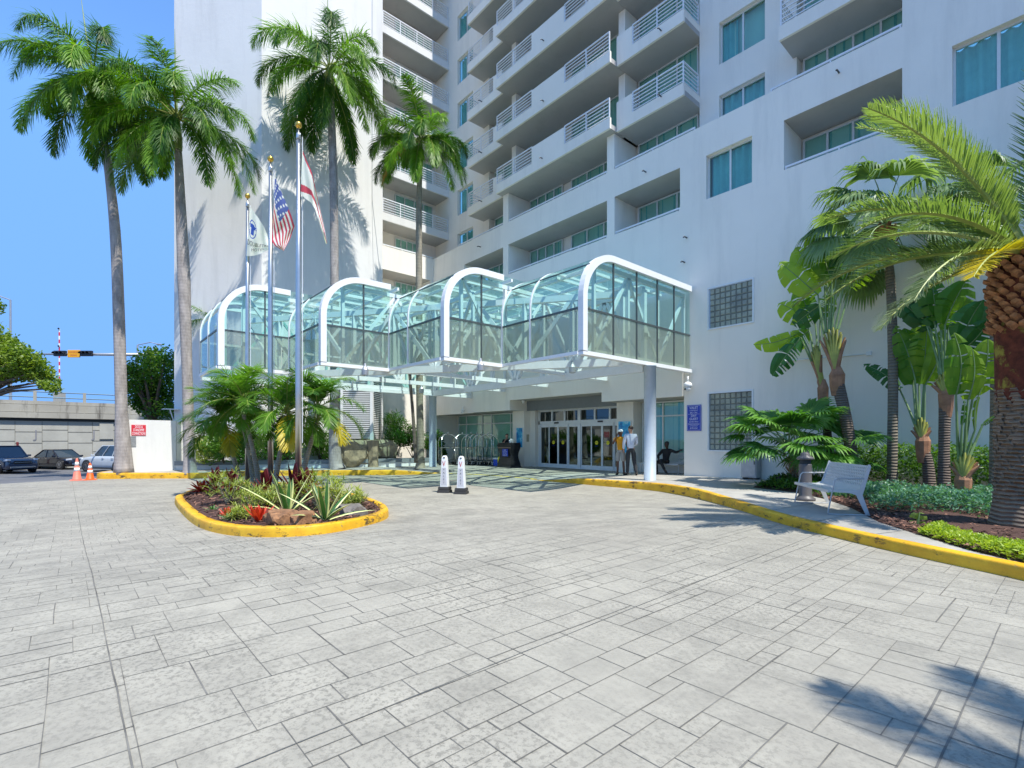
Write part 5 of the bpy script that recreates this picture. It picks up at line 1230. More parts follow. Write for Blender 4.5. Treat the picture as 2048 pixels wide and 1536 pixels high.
# ---- shrubs in the hotel planter
def shrub(name, label, c, R, h, n, size, mat, seed, group=None, narrow=.3):
    rng = random.Random(seed); t = thing(name, label, "shrub", tuple(c), 0, group); c = Vector(c); m = MB(); P = []
    cl = [(c + Vector((rng.uniform(-R, R) * .7, rng.uniform(-R, R) * .5, h * rng.uniform(.25, .9))), R * rng.uniform(.3, .55)) for _ in range(9)]
    for i in range(n):
        q, r = rng.choice(cl); v = Vector((rng.gauss(0, 1), rng.gauss(0, 1), rng.gauss(0, 1))).normalized() * r * rng.uniform(.55, 1.05); P.append(q + v)
    leafcloud(m, P, size, rng, flat=narrow); m.build("foliage", M[mat], t)
    s = MB()
    for q, r in cl[:6]: s.tube([c, c.lerp(q, .6) + Vector((.03, 0, 0)), q], [.03, .02, .01], 5)
    s.build("stem", M['bark'], t); return t
def ppt(u, v, x): q = XP(u, v, x); return (q.x, q.y, .33)
shrub("shrub", "leafy green shrub right of the louvre tower", ppt(790, 900, -26.3), .95, 2.6, 2600, .26, 'f_hedge', 81, "shrubs in the hotel planter", .16)
shrub("shrub", "dense dark shrub between the leaning stem and the blue-grey column", ppt(826, 905, -26.0), .8, 1.9, 2000, .22, 'f_hedge', 82, "shrubs in the hotel planter", .2)
shrub("shrub", "tall shrub immediately left of the blue-grey column", ppt(862, 905, -25.9), .7, 2.1, 1800, .2, 'f_hedge', 83, "shrubs in the hotel planter", .2)
shrub("shrub", "dark shrub behind the luggage carts", (-26.4, 17.0, .1), .75, 1.75, 2400, .14, 'f_hedge', 84, "shrubs in the hotel planter", .45)
shrub("variegated_shrub", "yellow-green variegated shrub left of the broad-crowned palm trunk", ppt(362, 915, PA[0] - .8), .65, 1.1, 1600, .24, 'f_bushy', 85, None, .14)
shrub("variegated_shrub", "mixed yellow and green shrub right of the broad-crowned palm trunk", ppt(408, 915, -27.6), .7, 1.1, 1500, .26, 'f_bushy', 86, None, .14)
shrub("shrub", "low dark shrub in the planter behind the island palms", ppt(500, 915, -27.0), 1.3, 1.3, 3200, .2, 'f_hedge', 87, "shrubs in the hotel planter", .3)
shrub("shrub", "low dark shrub left of the louvre tower boulders", ppt(640, 915, -26.6), 1.3, 1.4, 3200, .2, 'f_hedge', 88, "shrubs in the hotel planter", .3)

shrub("shrub", "dark shrub in the planter between two palm trunks, behind the flagpoles", ppt(575, 915, -26.9), 1.2, 1.25, 2800, .2, 'f_hedge', 89, "shrubs in the hotel planter", .3)
shrub("shrub", "shrub filling the planter right of the yellow-green variegated bush", ppt(448, 915, -27.4), 1.1, 1.3, 2600, .2, 'f_hedge', 90, "shrubs in the hotel planter", .3)

# ---- broadleaf trees far left
M['f_tree2'] = leafmat("bright_broadleaf_foliage", (.06, .15, .015), (.34, .42, .04), .45, scale=1.6)
def tree(label, base, trunk_h, clumps, n, size, seed, mat='f_tree', branches=True):
    rng = random.Random(seed); b = Vector(base); t = thing("broadleaf_tree", label, "tree", tuple(b)); m = MB(); s = MB(); fork = b + UP * trunk_h
    s.tube([b - UP * .2, b.lerp(fork, .5) + Vector((.1, .1, 0)), fork], [.32, .26, .22], 10)
    for (c, r) in clumps:
        c = Vector(c); s.tube([fork, fork.lerp(c, .5) + UP * .3, c], [.14, .08, .03], 6)
        for i in range(int(n * r * r)):
            v = Vector((rng.gauss(0, 1), rng.gauss(0, 1), rng.gauss(0, .8))); v.normalize(); q = c + v * r * (rng.random() ** .4) * (1 + .25 * noisy(v.x * 2 + c.x, v.z * 2 + c.z)); leafcloud(m, [q], size, rng, flat=.6)
    m.build("crown", M[mat], t); s.build("trunk", M['bark'], t, smooth=True); return t
def cl(lst, Y, seed): r = random.Random(seed); return [(DP(u, v, Y + r.uniform(-1.2, 1.2)), rad) for u, v, rad in lst]
YT = 30.0
bse = DP(-60, 930, YT); bse.z = -.6
tree("broadleaf tree whose long bough hangs in from the left edge above the overpass", tuple(bse), 4.2, cl([(-60, 690, 1.9), (-25, 700, 1.3), (0, 735, .6), (15, 748, .5), (-12, 752, .8), (34, 752, .45), (0, 692, .85), (18, 700, .75), (36, 712, .8), (54, 722, .75), (70, 735, .7), (84, 748, .6), (96, 762, .55), (105, 777, .42), (8, 722, .6), (28, 730, .7), (46, 742, .65), (64, 752, .5), (-14, 612, .55), (62, 745, .35), (84, 770, .3)], YT, 1), 1300, .20, 91)
YT = 29.5
bse = DP(306, 930, YT); bse.z = -.6
tree("round dense tree rising behind the white wall left of the hotel tower", tuple(bse), 3.0, cl([(298, 765, 1.1), (322, 740, 1.1), (284, 738, .85), (262, 765, .7), (335, 780, 1.2), (305, 800, 1.1), (286, 785, .85), (330, 718, .8), (245, 772, .35), (325, 825, 1.1), (300, 712, .6), (262, 742, .45), (275, 808, .5)], YT, 2), 900, .19, 92, 'f_tree2')

# ================================================================ PLANTED ISLAND
IS = [(-17.0, 2.35), (-16.3, 2.12), (-14.24, 1.95), (-11.7, 1.86), (-10.06, 2.02), (-9.0, 2.42), (-8.55, 3.0), (-8.75, 3.75), (-9.71, 4.97), (-10.85, 5.6), (-12.47, 5.98), (-15.2, 6.2), (-18.2, 6.0), (-19.8, 5.2), (-19.7, 4.0), (-18.4, 2.9)]
ISs = catmull(IS + [IS[0]], 5)[:-1]
def isz(x, y): return zg(x, y) + .165
kerb("kerb", ISs, isz, width=.19, side=1, closed=True)
m = MB(); cx_, cy_ = -14.0, 4.0; N = len(ISs); rng = random.Random(2)
for k in range(9):
    for (x, y) in ISs:
        t = 1 - k / 8.5; xx, yy = cx_ + (x - cx_) * (t * .985), cy_ + (y - cy_) * (t * .95 if k == 0 else t); m.v.append(Vector((xx, yy, zg(xx, yy) + .115 + (.12 * (1 - t) ** .7) + rng.uniform(0, .03) * (k > 0))))
for k in range(8):
    for i in range(N): j = (i + 1) % N; m.f.append([k * N + i, k * N + j, (k + 1) * N + j, (k + 1) * N + i]); m.m.append(0)
tag(m.build("island_soil", M['mulch']), kind='structure')
m = MB()
for i in range(3600):
    k = rng.randrange(N); t = 1 - rng.random() ** 1.6 * .8; x, y = ISs[k]; x, y = cx_ + (x - cx_) * .95 * t + rng.uniform(-.1, .1), cy_ + (y - cy_) * .88 * t + rng.uniform(-.1, .1); a = rng.uniform(0, 3.14); d = Vector((cos(a), sin(a), rng.uniform(-.3, .5))); s = Vector((-sin(a), cos(a), rng.uniform(-.4, .4)))
    p = Vector((x, y, zg(x, y) + .15 + .12 * (1 - t) ** .7 + rng.random() * .03)); L, w_ = rng.uniform(.02, .07), rng.uniform(.008, .02); m.quad(p - d * L - s * w_, p + d * L - s * w_, p + d * L + s * w_, p - d * L + s * w_, 0 if rng.random() < .7 else 1)
tag(m.build("bark_mulch", [M['mulch'], M['bark_l']]), "loose brown bark mulch inside the yellow kerbed island", "mulch", kind='stuff')
def IP(u, Y, dz=.22): p = DP(u, 900, Y); return Vector((p.x, p.y, zg(p.x, p.y) + dz))
# cluster of slim palms
rng = random.Random(101)
for (u, Y, ht, az0, lab) in ((548, 13.9, 1.9, 20, "slim cluster palm with the thickest leaning stem, nearest the flagpoles in the island"), (520, 14.4, 2.2, 130, "slim cluster palm in the middle of the island clump"), (508, 14.9, 2.0, 200, "slim cluster palm on the left of the middle stem of the island clump"), (482, 15.2, 1.7, 160, "leftmost slim cluster palm of the island clump"), (600, 13.9, 2.0, 340, "slim cluster palm on the right of the island clump, behind the nearest flagpole")):
    b = IP(u, Y); t = thing("cluster_palm", lab, "palm tree", tuple(b), 0, "cluster palms in the island"); h = RIGHT * cos(radians(az0)) + TOCAM * sin(radians(az0)); tp = b + UP * ht + h * .45
    trunk(t, [b - UP * .1, b + UP * .1, b.lerp(tp, .5) + h * -.05, tp], [.13, .085, .065, .05], M['t_adon'], 10); trunk(t, [tp, tp + UP * .45 + h * .08], [.055, .03], M['t_shaft'], 8, "crownshaft")
    for i in range(17):
        f = (i + .5) / 17; el = 84 - 108 * f ** 1.3 + rng.uniform(-8, 8); az = az0 + (i * 137.5) + rng.uniform(-15, 15)
        mt = 'f_adon'
        if el < -4 and rng.random() < .3: mt = 'f_yell'
        frond(t, tp + UP * .35, radians(az), radians(el), rng.uniform(1.25, 1.65), radians(rng.uniform(75, 105)), rng, mat=mt, leaf=.48, n=58, wd=.034, plume=.35, drop=.5, rach=.018, vee=.35, fwd=(.6, .35))
def rosette(name, label, cat, c, n, L, wd, mat, seed, el0=80, el1=15, droop=.5, margin=None, group=None, seg=4, vz=.0):
    rng = random.Random(seed); t = thing(name, label, cat, tuple(c), 0, group); c = Vector(c); m = MB()
    for i in range(n):
        f = (i + .5) / n; az = i * 2.4 + rng.uniform(-.2, .2); el = radians(el0 + (el1 - el0) * f); o_ = Vector((cos(az), sin(az), 0)); d = o_ * cos(el) + UP * sin(el); LL = L * rng.uniform(.8, 1.1) * (.75 + .25 * f)
        s = Vector((-sin(az), cos(az), 0)); p = c + UP * vz * (1 - f); o = len(m.v); dd = d.copy(); NS = 5
        for k in range(NS + 1):
            tt = k / NS; w_ = wd * (sin(pi * (.18 + .82 * tt)) ** .7 if k < NS else .04); nn = s.cross(dd).normalized()
            m.v += [p - s * w_ * .5 + nn * w_ * .22, p - s * w_ * .34 + nn * w_ * .06, p, p + s * w_ * .34 + nn * w_ * .06, p + s * w_ * .5 + nn * w_ * .22]
            dd = (dd - UP * droop / NS).normalized(); p = p + dd * LL / NS
        for k in range(NS):
            for q in range(4): a = o + 5 * k + q; m.f.append([a, a + 1, a + 6, a + 5]); m.m.append(1 if margin and q in (0, 3) else 0)
    m.build("leaves", [M[mat], M[margin] if margin else M[mat]], t); return t
rosette("red_bromeliad", "red and orange bromeliad at the far left tip of the island", "bromeliad", IP(405, 14.6, .18), 22, .55, .11, 'f_red', 110, group="red bromeliads in the island")
rosette("red_bromeliad", "upright orange-red bromeliad just left of the brown rock", "bromeliad", IP(517, 9.25, .16), 20, .42, .085, 'f_red', 111, 84, 48, .2, group="red bromeliads in the island")
rosette("red_bromeliad", "small dark red bromeliad with a green base, left front of the island", "bromeliad", IP(455, 10.1, .16), 12, .26, .08, 'f_red', 112, 85, 30, .2, group="red bromeliads in the island")
rosette("green_bromeliad", "small green rosette under the dark red bromeliad", "bromeliad", IP(459, 9.8, .15), 12, .24, .05, 'f_agave', 113, 60, 10, .2)
rosette("pale_rosette_plant", "little silvery rosette on the mulch, left front of the island", "plant", IP(425, 11.0, .15), 12, .22, .035, 'f_agave', 114, 70, 10, .3)
rosette("variegated_agave", "cream-edged agave with arching blades directly behind the brown rock", "agave", IP(575, 10.2, .18), 11, 1.15, .12, 'f_agave', 115, 88, 28, .45, 'f_agavey', group="cream-edged agaves")
rosette("variegated_agave", "taller cream-edged agave between the brown rock and the grey rock", "agave", IP(650, 9.3, .16), 12, 1.05, .11, 'f_agave', 116, 88, 22, .5, 'f_agavey', group="cream-edged agaves")
for i, (u, Y, lab) in enumerate(((462, 13.0, "burgundy cordyline at the left foot of the cluster palms"), (530, 12.6, "burgundy cordyline in front of the middle palm stems"), (588, 12.3, "tall burgundy cordyline left of the nearest flagpole base"), (612, 12.2, "burgundy cordyline right of the nearest flagpole base"), (432, 13.4, "low dark burgundy cordyline behind the red bromeliad tip"))):
    rosette("cordyline", lab, "cordyline", IP(u, Y, .25), 16, .75 if i in (2, 3) else .55, .12, 'f_ti', 120 + i, 86, 35, .25, group="burgundy cordylines", vz=.35)
for i, (u, Y, R_, h, lab) in enumerate(((455, 11.9, .62, .95, "bushy yellow-green dracaena left of centre in the island"), (505, 11.0, .45, .55, "low yellow-green dracaena behind the upright red bromeliad"), (545, 11.3, .5, .6, "yellow-green dracaena between the red bromeliad and the first agave"), (635, 11.2, .75, .95, "broad yellow-green dracaena right of the flagpole"), (680, 10.9, .6, .7, "yellow-green dracaena behind the grey rock"), (480, 9.7, .24, .25, "tiny cream tufted plant left of the upright bromeliad"), (708, 11.6, .35, .35, "small cream tufted plant at the right end of the island"))):
    b = IP(u, Y, .15); rng = random.Random(130 + i); t = thing("dracaena_bush", lab, "shrub", tuple(b), 0, "yellow-green dracaenas in the island"); m = MB()
    for k in range(int(70 * R_ + 10)):
        a = rng.uniform(0, 6.28); rr = R_ * rng.random() ** .5 * .8; c = b + Vector((rr * cos(a), rr * sin(a), h * rng.uniform(.3, 1) * (1 - .4 * rr / R_))); 
        for q in range(12):
            az = q * 2.4 + rng.uniform(-.3, .3); el = rng.uniform(-.1, 1.3); leaflet(m, c, Vector((cos(az) * cos(el), sin(az) * cos(el), sin(el))), rng.uniform(.14, .24), .024, .7, UP)
    m.build("foliage", M['f_bushy'], t); s = MB()
    for k in range(6): a = k * 1.05; s.tube([b, b + Vector((R_ * .4 * cos(a), R_ * .4 * sin(a), h * .6))], [.015, .01], 5)
    s.build("stem", M['t_adon'], t)
def rock(c, s, mat, lab, seed): tag(blob("rock", tuple(c), s, mat, 4, .2, seed=seed), lab, "rock", "rocks in the island")
c = IP(562, 9.05, .22); rock(c, (.42, .28, .22), M['rockb'], "brown pitted rock at the front middle of the island", 21)
c = IP(605, 8.95, .19); rock(c, (.34, .26, .22), M['rockb'], "smaller brown pitted rock touching the right side of the larger one", 22)
c = IP(702, 10.35, .20); rock(c, (.42, .28, .20), M['rockg'], "flat grey rock at the right end of the island", 23)

# ================================================================ FLAGPOLES AND FLAGS
def flagpole(u, Y, vtop, rb, label):
    b = IP(u, Y, .1); tp = DP(u, vtop, Y); t = thing("flagpole", label, "flagpole", tuple(b), 0, "flagpoles in the island"); H_ = tp.z
    m = MB(); m.lathe((b.x, b.y, 0), [(rb, b.z), (rb, b.z + 3), (rb * .85, H_ * .6), (rb * .62, H_ - .25)], 18); m.build("shaft", M['alu'], t, smooth=True)
    m = MB(); m.ball((b.x, b.y, H_), .085, 14); m.build("finial_ball", M['gold'], t, smooth=True)
    m = MB(); m.lathe((b.x, b.y, H_ - .36), [(rb * .75, 0), (rb * .8, .02), (rb * .7, .14), (.02, .17), (.018, .3)], 12); m.box(b.x - .02, b.x + .12, b.y - .02, b.y + .02, H_ - .34, H_ - .25); m.build("truck", M['alu'], t, smooth=True)
    h = b + RIGHT * .10; m = MB(); m.tube([(h.x, h.y, 1.4), (h.x, h.y, H_ - .3)], .008, 4); m.build("halyard", M['textw'], t); return b
fb = [flagpole(597, 12.7, 250, .077, "nearest and tallest looking flagpole, carrying the white and red flag"), flagpole(541, 14.2, 318, .073, "middle flagpole, carrying the striped flag"), flagpole(495, 16.4, 392, .070, "farthest flagpole, carrying the white flag with the blue emblem")]
def curve(P, t):
    n = len(P) - 1; f = min(t * n, n - 1e-6); i = int(f); f -= i; return (P[i][0] + (P[i + 1][0] - P[i][0]) * f, P[i][1] + (P[i + 1][1] - P[i][1]) * f)
def flag(name, label, Y, top, bot, colour, mats, ns=44, nt=30, fold=.10, ph=0.0, lettering=None):
    """hanging cloth: top and bottom edges traced where the cloth hangs, with folds in depth"""
    def PT(s, t):
        a, b = curve(top, s), curve(bot, s); u = a[0] + (b[0] - a[0]) * t; v = a[1] + (b[1] - a[1]) * t
        return DP(u, v, Y + fold * s ** .5 * (sin(s * 9 + t * 3 + ph) + .5 * sin(s * 17 - t * 5 + ph)))
    c = PT(0, 0); th = thing(name, label, "flag", tuple(c), 0, "flags on the three poles"); m = MB()
    for i in range(ns + 1):
        for j in range(nt + 1): m.v.append(PT(i / ns, j / nt))
    for i in range(ns):
        for j in range(nt): a = i * (nt + 1) + j; m.f.append([a, a + 1, a + nt + 2, a + nt + 1]); m.m.append(colour((i + .5) / ns, (j + .5) / nt))
    m.build("cloth", mats, th, smooth=True)
    return th, PT
def clothm(n, c):
    return leafmat(n, tuple(x * .9 for x in c), c, .35, .8, scale=1.2)
M['fl_w'] = clothm("white_flag_cloth", (.80, .80, .82)); M['fl_r'] = clothm("red_flag_cloth", (.58, .07, .12)); M['fl_b'] = clothm("blue_flag_cloth", (.10, .14, .42)); M['fl_e'] = clothm("blue_emblem_cloth", (.04, .10, .50))
def uscol(s, t):
    if s < .42 and t < .54:
        gx, gy = s / .42 * 14, t / .54 * 9; return 0 if int(gy) % 2 == 0 and int(gx + gy / 2) % 3 == 0 else 2
    return 1 if int(t * 13) % 2 == 0 else 0
flag("striped_flag", "limp flag with red and white stripes and a starred blue corner", 14.15, [(550, 352), (557, 372), (571, 402), (583, 432), (589, 452), (580, 478), (567, 503)], [(547, 428), (544, 446), (543, 462), (543, 474), (543, 482), (550, 492), (566, 501)], uscol, [M['fl_w'], M['fl_r'], M['fl_b']], ph=1.0, ns=66, nt=52, fold=.07)
def flcol(s, t):
    p = abs(t - (.86 - .55 * s)) < .085; q = abs(t - (.0 + .16 * s)) < .06 and s > .02
    return 1 if p or q else 0
flag("white_and_red_flag", "limp white flag crossed by a red band, on the nearest pole", 12.6, [(605, 300), (612, 318), (624, 345), (634, 390), (643, 430), (650, 462), (654, 486)], [(601, 388), (612, 398), (622, 405), (630, 418), (636, 438), (643, 462), (652, 488)], flcol, [M['fl_w'], M['fl_r']], ph=2.0, ns=60, nt=44, fold=.06)
def dtcol(s, t):
    x, y = (s - .20) / .17, (t - .40) / .21; r = x * x + y * y
    if r < 1 and (r > .72 or (abs(x) < .35 and abs(y) < .6) or (abs(x) < .65 and -.5 < y < -.1)): return 1
    return 0
th, PT = flag("white_emblem_flag", "limp white flag with a blue round emblem and dark lettering", 16.3, [(500, 412), (508, 424), (518, 438), (527, 452), (534, 468), (540, 486)], [(493, 512), (500, 512), (509, 511), (520, 508), (532, 502), (543, 497)], dtcol, [M['fl_w'], M['fl_e']], ph=.4, ns=60, nt=50, fold=.05)
for body, t0, k, sc_, s0 in (("DOUBLETREE", .72, .115, .95, .5), ("HOTEL", .86, .08, .5, .5)):
    text(body, .12, M['textk'], th, (0, 0, 0), (1, 0, 0), (0, 0, 1), width=sc_, mapf=lambda x, y, t0=t0, k=k, s0=s0: PT(min(.99, max(.01, s0 + x)), t0 - y * k / .09) + TOCAM * .02 - RIGHT * 0)

# ================================================================ DELINEATORS, CONES
dl = thing("valet_delineator", "white tapered valet marker post on a black base, the left one of two", "marker post", (-13.58, 9.05, zg(-13.58, 9.05)), 0, "valet marker posts")
m = MB(); z0 = .0
for (h0, w0, z) in ((.20, .07, .0), (.18, .05, .10)): m.add([(-h0, -w0 - .12, z), (h0, -w0 - .12, z), (h0, w0 + .12, z), (-h0, w0 + .12, z), (-h0 * .97, -w0 - .1, z + .09), (h0 * .97, -w0 - .1, z + .09), (h0 * .97, w0 + .1, z + .09), (-h0 * .97, w0 + .1, z + .09)], [(0, 3, 2, 1), (4, 5, 6, 7), (0, 1, 5, 4), (1, 2, 6, 5), (2, 3, 7, 6), (3, 0, 4, 7)])
for v in m.v: v += dl.location
m.build("rubber_base", M['rubber'], dl, bevel=.01)
m = MB(); L0 = dl.location
def dpt(x, y, z): return L0 + Vector((x, y, z))
secs = [(.125, .11, .19), (.085, .08, 1.06), (.075, .055, 1.14), (.045, .04, 1.185)]
for w0, d0, z in secs: m.v += [dpt(-w0, -d0, z), dpt(w0, -d0, z), dpt(w0, d0, z), dpt(-w0, d0, z)]
for i in range(3):
    for k in range(4): a, b = 4 * i + k, 4 * i + (k + 1) % 4; m.f.append([a, b, b + 4, a + 4]); m.m.append(0)
m.f.append([12, 13, 14, 15]); m.m.append(0); m.build("post", M['white'], dl, bevel=.008)
m = MB(); c = dpt(0, -.055, 1.145); m.tube([c + Vector((-.03, -.022, -.02)), c + Vector((.03, -.022, -.02))], .016, 8); m.build("grip_hole", M['black'], dl)
m = MB(); m.add([dpt(-.098, -.1105, .24), dpt(.098, -.1105, .24), dpt(.075, -.0905, .80), dpt(-.075, -.0905, .80)], [(0, 1, 2, 3)]); m.build("grey_panel", plain("pale_grey_panel", (.55, .55, .58), .5, var=.04), dl)
text("V", .24, M['textr'], dl, dpt(0, -.092, .92), (1, 0, 0), (0, .03, 1), "emblem", width=.10)
for i, ch in enumerate("VALET"): text(ch, .085, M['textk'], dl, dpt(0, -.105 + .014 * (1 - i * .25) - .004, .74 - i * .105), (1, 0, 0), (0, .035, 1))
dl.rotation_euler = (0, 0, radians(38))
dup(dl, (-12.90, 9.22, zg(-12.90, 9.22)), radians(38), "white tapered valet marker post on a black base, the right one of two, slightly nearer")
def cone(loc, h, label, mat, rb, sq=False, seed=0):
    x, y, z = loc; c = thing("traffic_cone", label, "traffic cone", loc, 0, "traffic cones by the road"); m = MB()
    m.lathe(loc, [(rb, .035), (rb * .86, .06), (rb * .22, h * .97), (rb * .16, h)], 22); m.build("body", M[mat], c, smooth=True)
    m = MB(); m.box(x - rb * 1.35, x + rb * 1.35, y - rb * 1.35, y + rb * 1.35, z, z + .035); m.build("base", M[mat], c, bevel=.01)
    for z0, z1 in ((.42, .58), (.68, .84)):
        r = lambda q: rb * (.86 - .64 * (q * h - .06) / (h * .91)) + .004
        m = MB(); m.lathe(loc, [(r(z0), z0 * h), (r(z1), z1 * h)], 22); m.build("reflective_band", M['reflect'], c, smooth=True)
cone((-27.72, .2, zg(-27.7, .2)), .92, "taller faded pink cone at the edge of the drive", 'fadecone', .17)
cone((-27.70, .62, zg(-27.7, .62)), .72, "shorter bright orange cone with white bands beside the kerb", 'orange', .16)
p = GG(65, 934); cone(tuple(p), .8, "small distant cone between the blue car and the black car", 'fadecone', .16)

# ================================================================ BENCHES, BOLLARD, GROUND LAMP
def bench(loc, rz, label):
    t = thing("bench", label, "bench", loc, rz, "pale metal benches"); L = 1.72
    def prof_(x): return Vector(loc) + x
    t.rotation_euler = (0, 0, 0); B = Vector(loc)
    # local frame: x along the bench, -y is the front
    seatp = [(-.30, .425), (-.28, .44), (-.05, .425), (.12, .415), (.19, .44), (.235, .50)]; backp = [(.235, .50), (.30, .70), (.355, .88)]
    m = MB(); nx = 1
    for i, (y, z) in enumerate(seatp):
        for x in (-L / 2, L / 2):
            for dz in (0, -.012): m.v.append(B + Vector((x, y, z + dz)))
    for i in range(len(seatp) - 1):
        a = 4 * i; m.f += [[a, a + 2, a + 6, a + 4], [a + 1, a + 5, a + 7, a + 3], [a, a + 4, a + 5, a + 1], [a + 2, a + 3, a + 7, a + 6]]; m.m += [0] * 4
    m.bar(B + Vector((-L / 2, -.30, .42)), B + Vector((L / 2, -.30, .42)), .03, .05); m.build("seat", M['benchm'], t)
    # back sheet cut into a net of slanting slots: built from a grid of cells, every slot left open
    m = MB(); nxc, nzc = 50, 20; rng = random.Random(5); hole = set()
    def bp(u, w_):
        f = w_ * (len(backp) - 1); i = min(int(f), len(backp) - 2); f -= i; y = backp[i][0] + (backp[i + 1][0] - backp[i][0]) * f; z = backp[i][1] + (backp[i + 1][1] - backp[i][1]) * f; return Vector((-L / 2 + L * u, y, z))
    for row in range(6):
        c0 = (row % 2) * 1.5 + 1
        for k in range(26):
            sx = c0 + k * 2.0; ln = 2; s_ = 1
            for q in range(ln):
                cx2 = int(sx + s_ * q * .45); cz = 1 + row * 3 + q
                if 1 <= cx2 < nxc - 1 and 1 <= cz < nzc - 1: hole.add((cx2, int(cz)))
    for i in range(nxc):
        for j in range(nzc):
            if (i, j) in hole: continue
            P4 = [bp(i / nxc, j / nzc), bp((i + 1) / nxc, j / nzc), bp((i + 1) / nxc, (j + 1) / nzc), bp(i / nxc, (j + 1) / nzc)]
            P4 = [B + q for q in P4]; bk = [q + Vector((0, .012, -.003)) for q in P4]; o = len(m.v); m.v += P4 + bk
            m.f += [[o, o + 1, o + 2, o + 3], [o + 7, o + 6, o + 5, o + 4]]; m.m += [0, 0]
            for (di, dj, a, b) in ((-1, 0, 3, 0), (1, 0, 1, 2), (0, -1, 0, 1), (0, 1, 2, 3)):
                if (i + di, j + dj) in hole or not (0 <= i + di < nxc and 0 <= j + dj < nzc): m.f.append([o + a, o + b, o + b + 4, o + a + 4]); m.m.append(0)
    m.build("backrest", M['benchm'], t)
    for x in (-L / 2 + .01, L / 2 - .01):
        m = MB(); m.slab([B + Vector(q) for q in ((x, .36, .90), (x, .375, .86), (x, .27, .46), (x, .24, .36), (x, .36, 0), (x, .30, 0), (x, .14, .36), (x, .05, .39), (x, -.30, .41), (x, -.29, .43), (x, .10, .43), (x, .20, .47), (x, .335, .90))], (-.008, 0, 0), (.008, 0, 0)); m.build("side_plate", M['benchm'], t)
        m = MB(); m.tube([B + Vector(q) for q in ((x, .33, .01), (x, -.30, .01), (x, -.31, .03), (x, -.24, .41), (x, -.20, .60), (x, -.16, .645), (x, .27, .65))], .013, 8); m.build("leg_and_armrest", M['galv'], t)
    t.rotation_euler = (0, 0, rz); return t
bench((-3.28, 11.02, .15), atan2(-.80, .60), "pale grey bench with a slotted back beside the bollard light on the pavement")
bench((-11.45, 18.35, .06), 0, "pale bench in the recess beside the entrance, behind the blue-grey column")
bl = thing("bollard_light", "taupe fluted bollard light behind the near bench", "bollard light", (-4.05, 12.15, .15))
m = MB(); m.lathe((-4.05, 12.15, .15), [(.20, 0), (.20, .05), (.155, .08), (.13, .12), (.125, .78), (.125, .80)], 18); m.build("post", M['taupe'], bl, smooth=True)
m = MB(); m.lathe((-4.05, 12.15, .15), [(.11, .80), (.11, .90)], 14); m.build("lens_band", M['dark'], bl)
m = MB(); m.lathe((-4.05, 12.15, .15), [(.15, .895), (.175, .91), (.16, .95), (.09, .99), (.095, 1.03), (.05, 1.06)], 18); m.build("cap", M['taupe'], bl, smooth=True)
gl_ = thing("ground_spotlight", "small dark spotlight tilted in the planting near the cabinet", "spotlight", (-5.55, 14.7, .16))
m = MB(); m.obox((-5.55, 14.7, .36), (.07, 0, .03), (0, .06, 0), (-.03, 0, .09)); m.build("head", M['black'], gl_, bevel=.01); m = MB(); m.tube([(-5.55, 14.7, .13), (-5.55, 14.7, .28)], .015, 6); m.build("stake", M['black'], gl_)

# ================================================================ ENTRANCE THINGS
pd = thing("valet_podium", "black valet podium with curved sides and a blue price card", "podium", (-20.0, 17.35, .01)); x, y = -20.0, 17.35
m = MB(); N = 10
for i in range(N + 1):
    t = i / N; z = .08 + 1.08 * t; w_ = .50 + .05 * cos(t * pi * 2); d_ = .30 + .04 * cos(t * pi * 2); m.v += [Vector((x - w_, y - d_, z)), Vector((x + w_, y - d_, z)), Vector((x + w_, y + d_, z)), Vector((x - w_, y + d_, z))]
for i in range(N):
    for k in range(4): a, b = 4 * i + k, 4 * i + (k + 1) % 4; m.f.append([a, b, b + 4, a + 4]); m.m.append(0)
m.f.append([4 * N, 4 * N + 1, 4 * N + 2, 4 * N + 3]); m.m.append(0); m.build("body", M['black'], pd)
m = MB(); m.box(x - .56, x + .56, y - .36, y + .36, 1.16, 1.20); m.box(x - .52, x + .52, y - .33, y + .33, 1.20, 1.30); m.build("top", M['black'], pd, bevel=.01)
m = MB(); m.box(x - .52, x + .52, y - .345, y - .335, 1.02, 1.08); m.build("trim_band", plain("brown_trim", (.20, .13, .09), .5), pd)
m = MB(); m.box(x - .56, x + .56, y - .36, y + .36, .0, .08); m.build("plinth", M['darkgrey'], pd)
cd = thing("price_card", "small blue card fixed to the front of the black podium", "sign", (x + .12, y - .37, .80)); m = MB(); m.box(x - .10, x + .33, y - .375, y - .355, .60, .98); m.build("panel", M['blue'], cd)
for body, z, s_, wd in (("VALET", .92, .07, .2), ("OVERNIGHT $45", .84, .045, .34), ("DAY GUEST", .77, .05, .3), ("$15 FIRST HOUR", .70, .04, .34), ("$5 PER HOUR", .64, .04, .3)): text(body, s_, M['textw'], cd, (x + .115, y - .377, z), (1, 0, 0), (0, 0, 1), width=wd)
for i, (dx, h, r, lab, mt) in enumerate(((.18, .16, .035, "white paper cup on the podium top, leftmost", 'white'), (.28, .22, .045, "tall pale bottle on the podium top", 'white'), (.42, .20, .04, "pale cup beside the tall bottle on the podium top", 'benchm'))):
    o = MB(); o.lathe((x + dx, y - .1, 1.30), [(r * .8, 0), (r, h * .7), (r * .6, h)], 12); tag(o.build("cup", M[mt]), lab, "cup", "things on the podium")
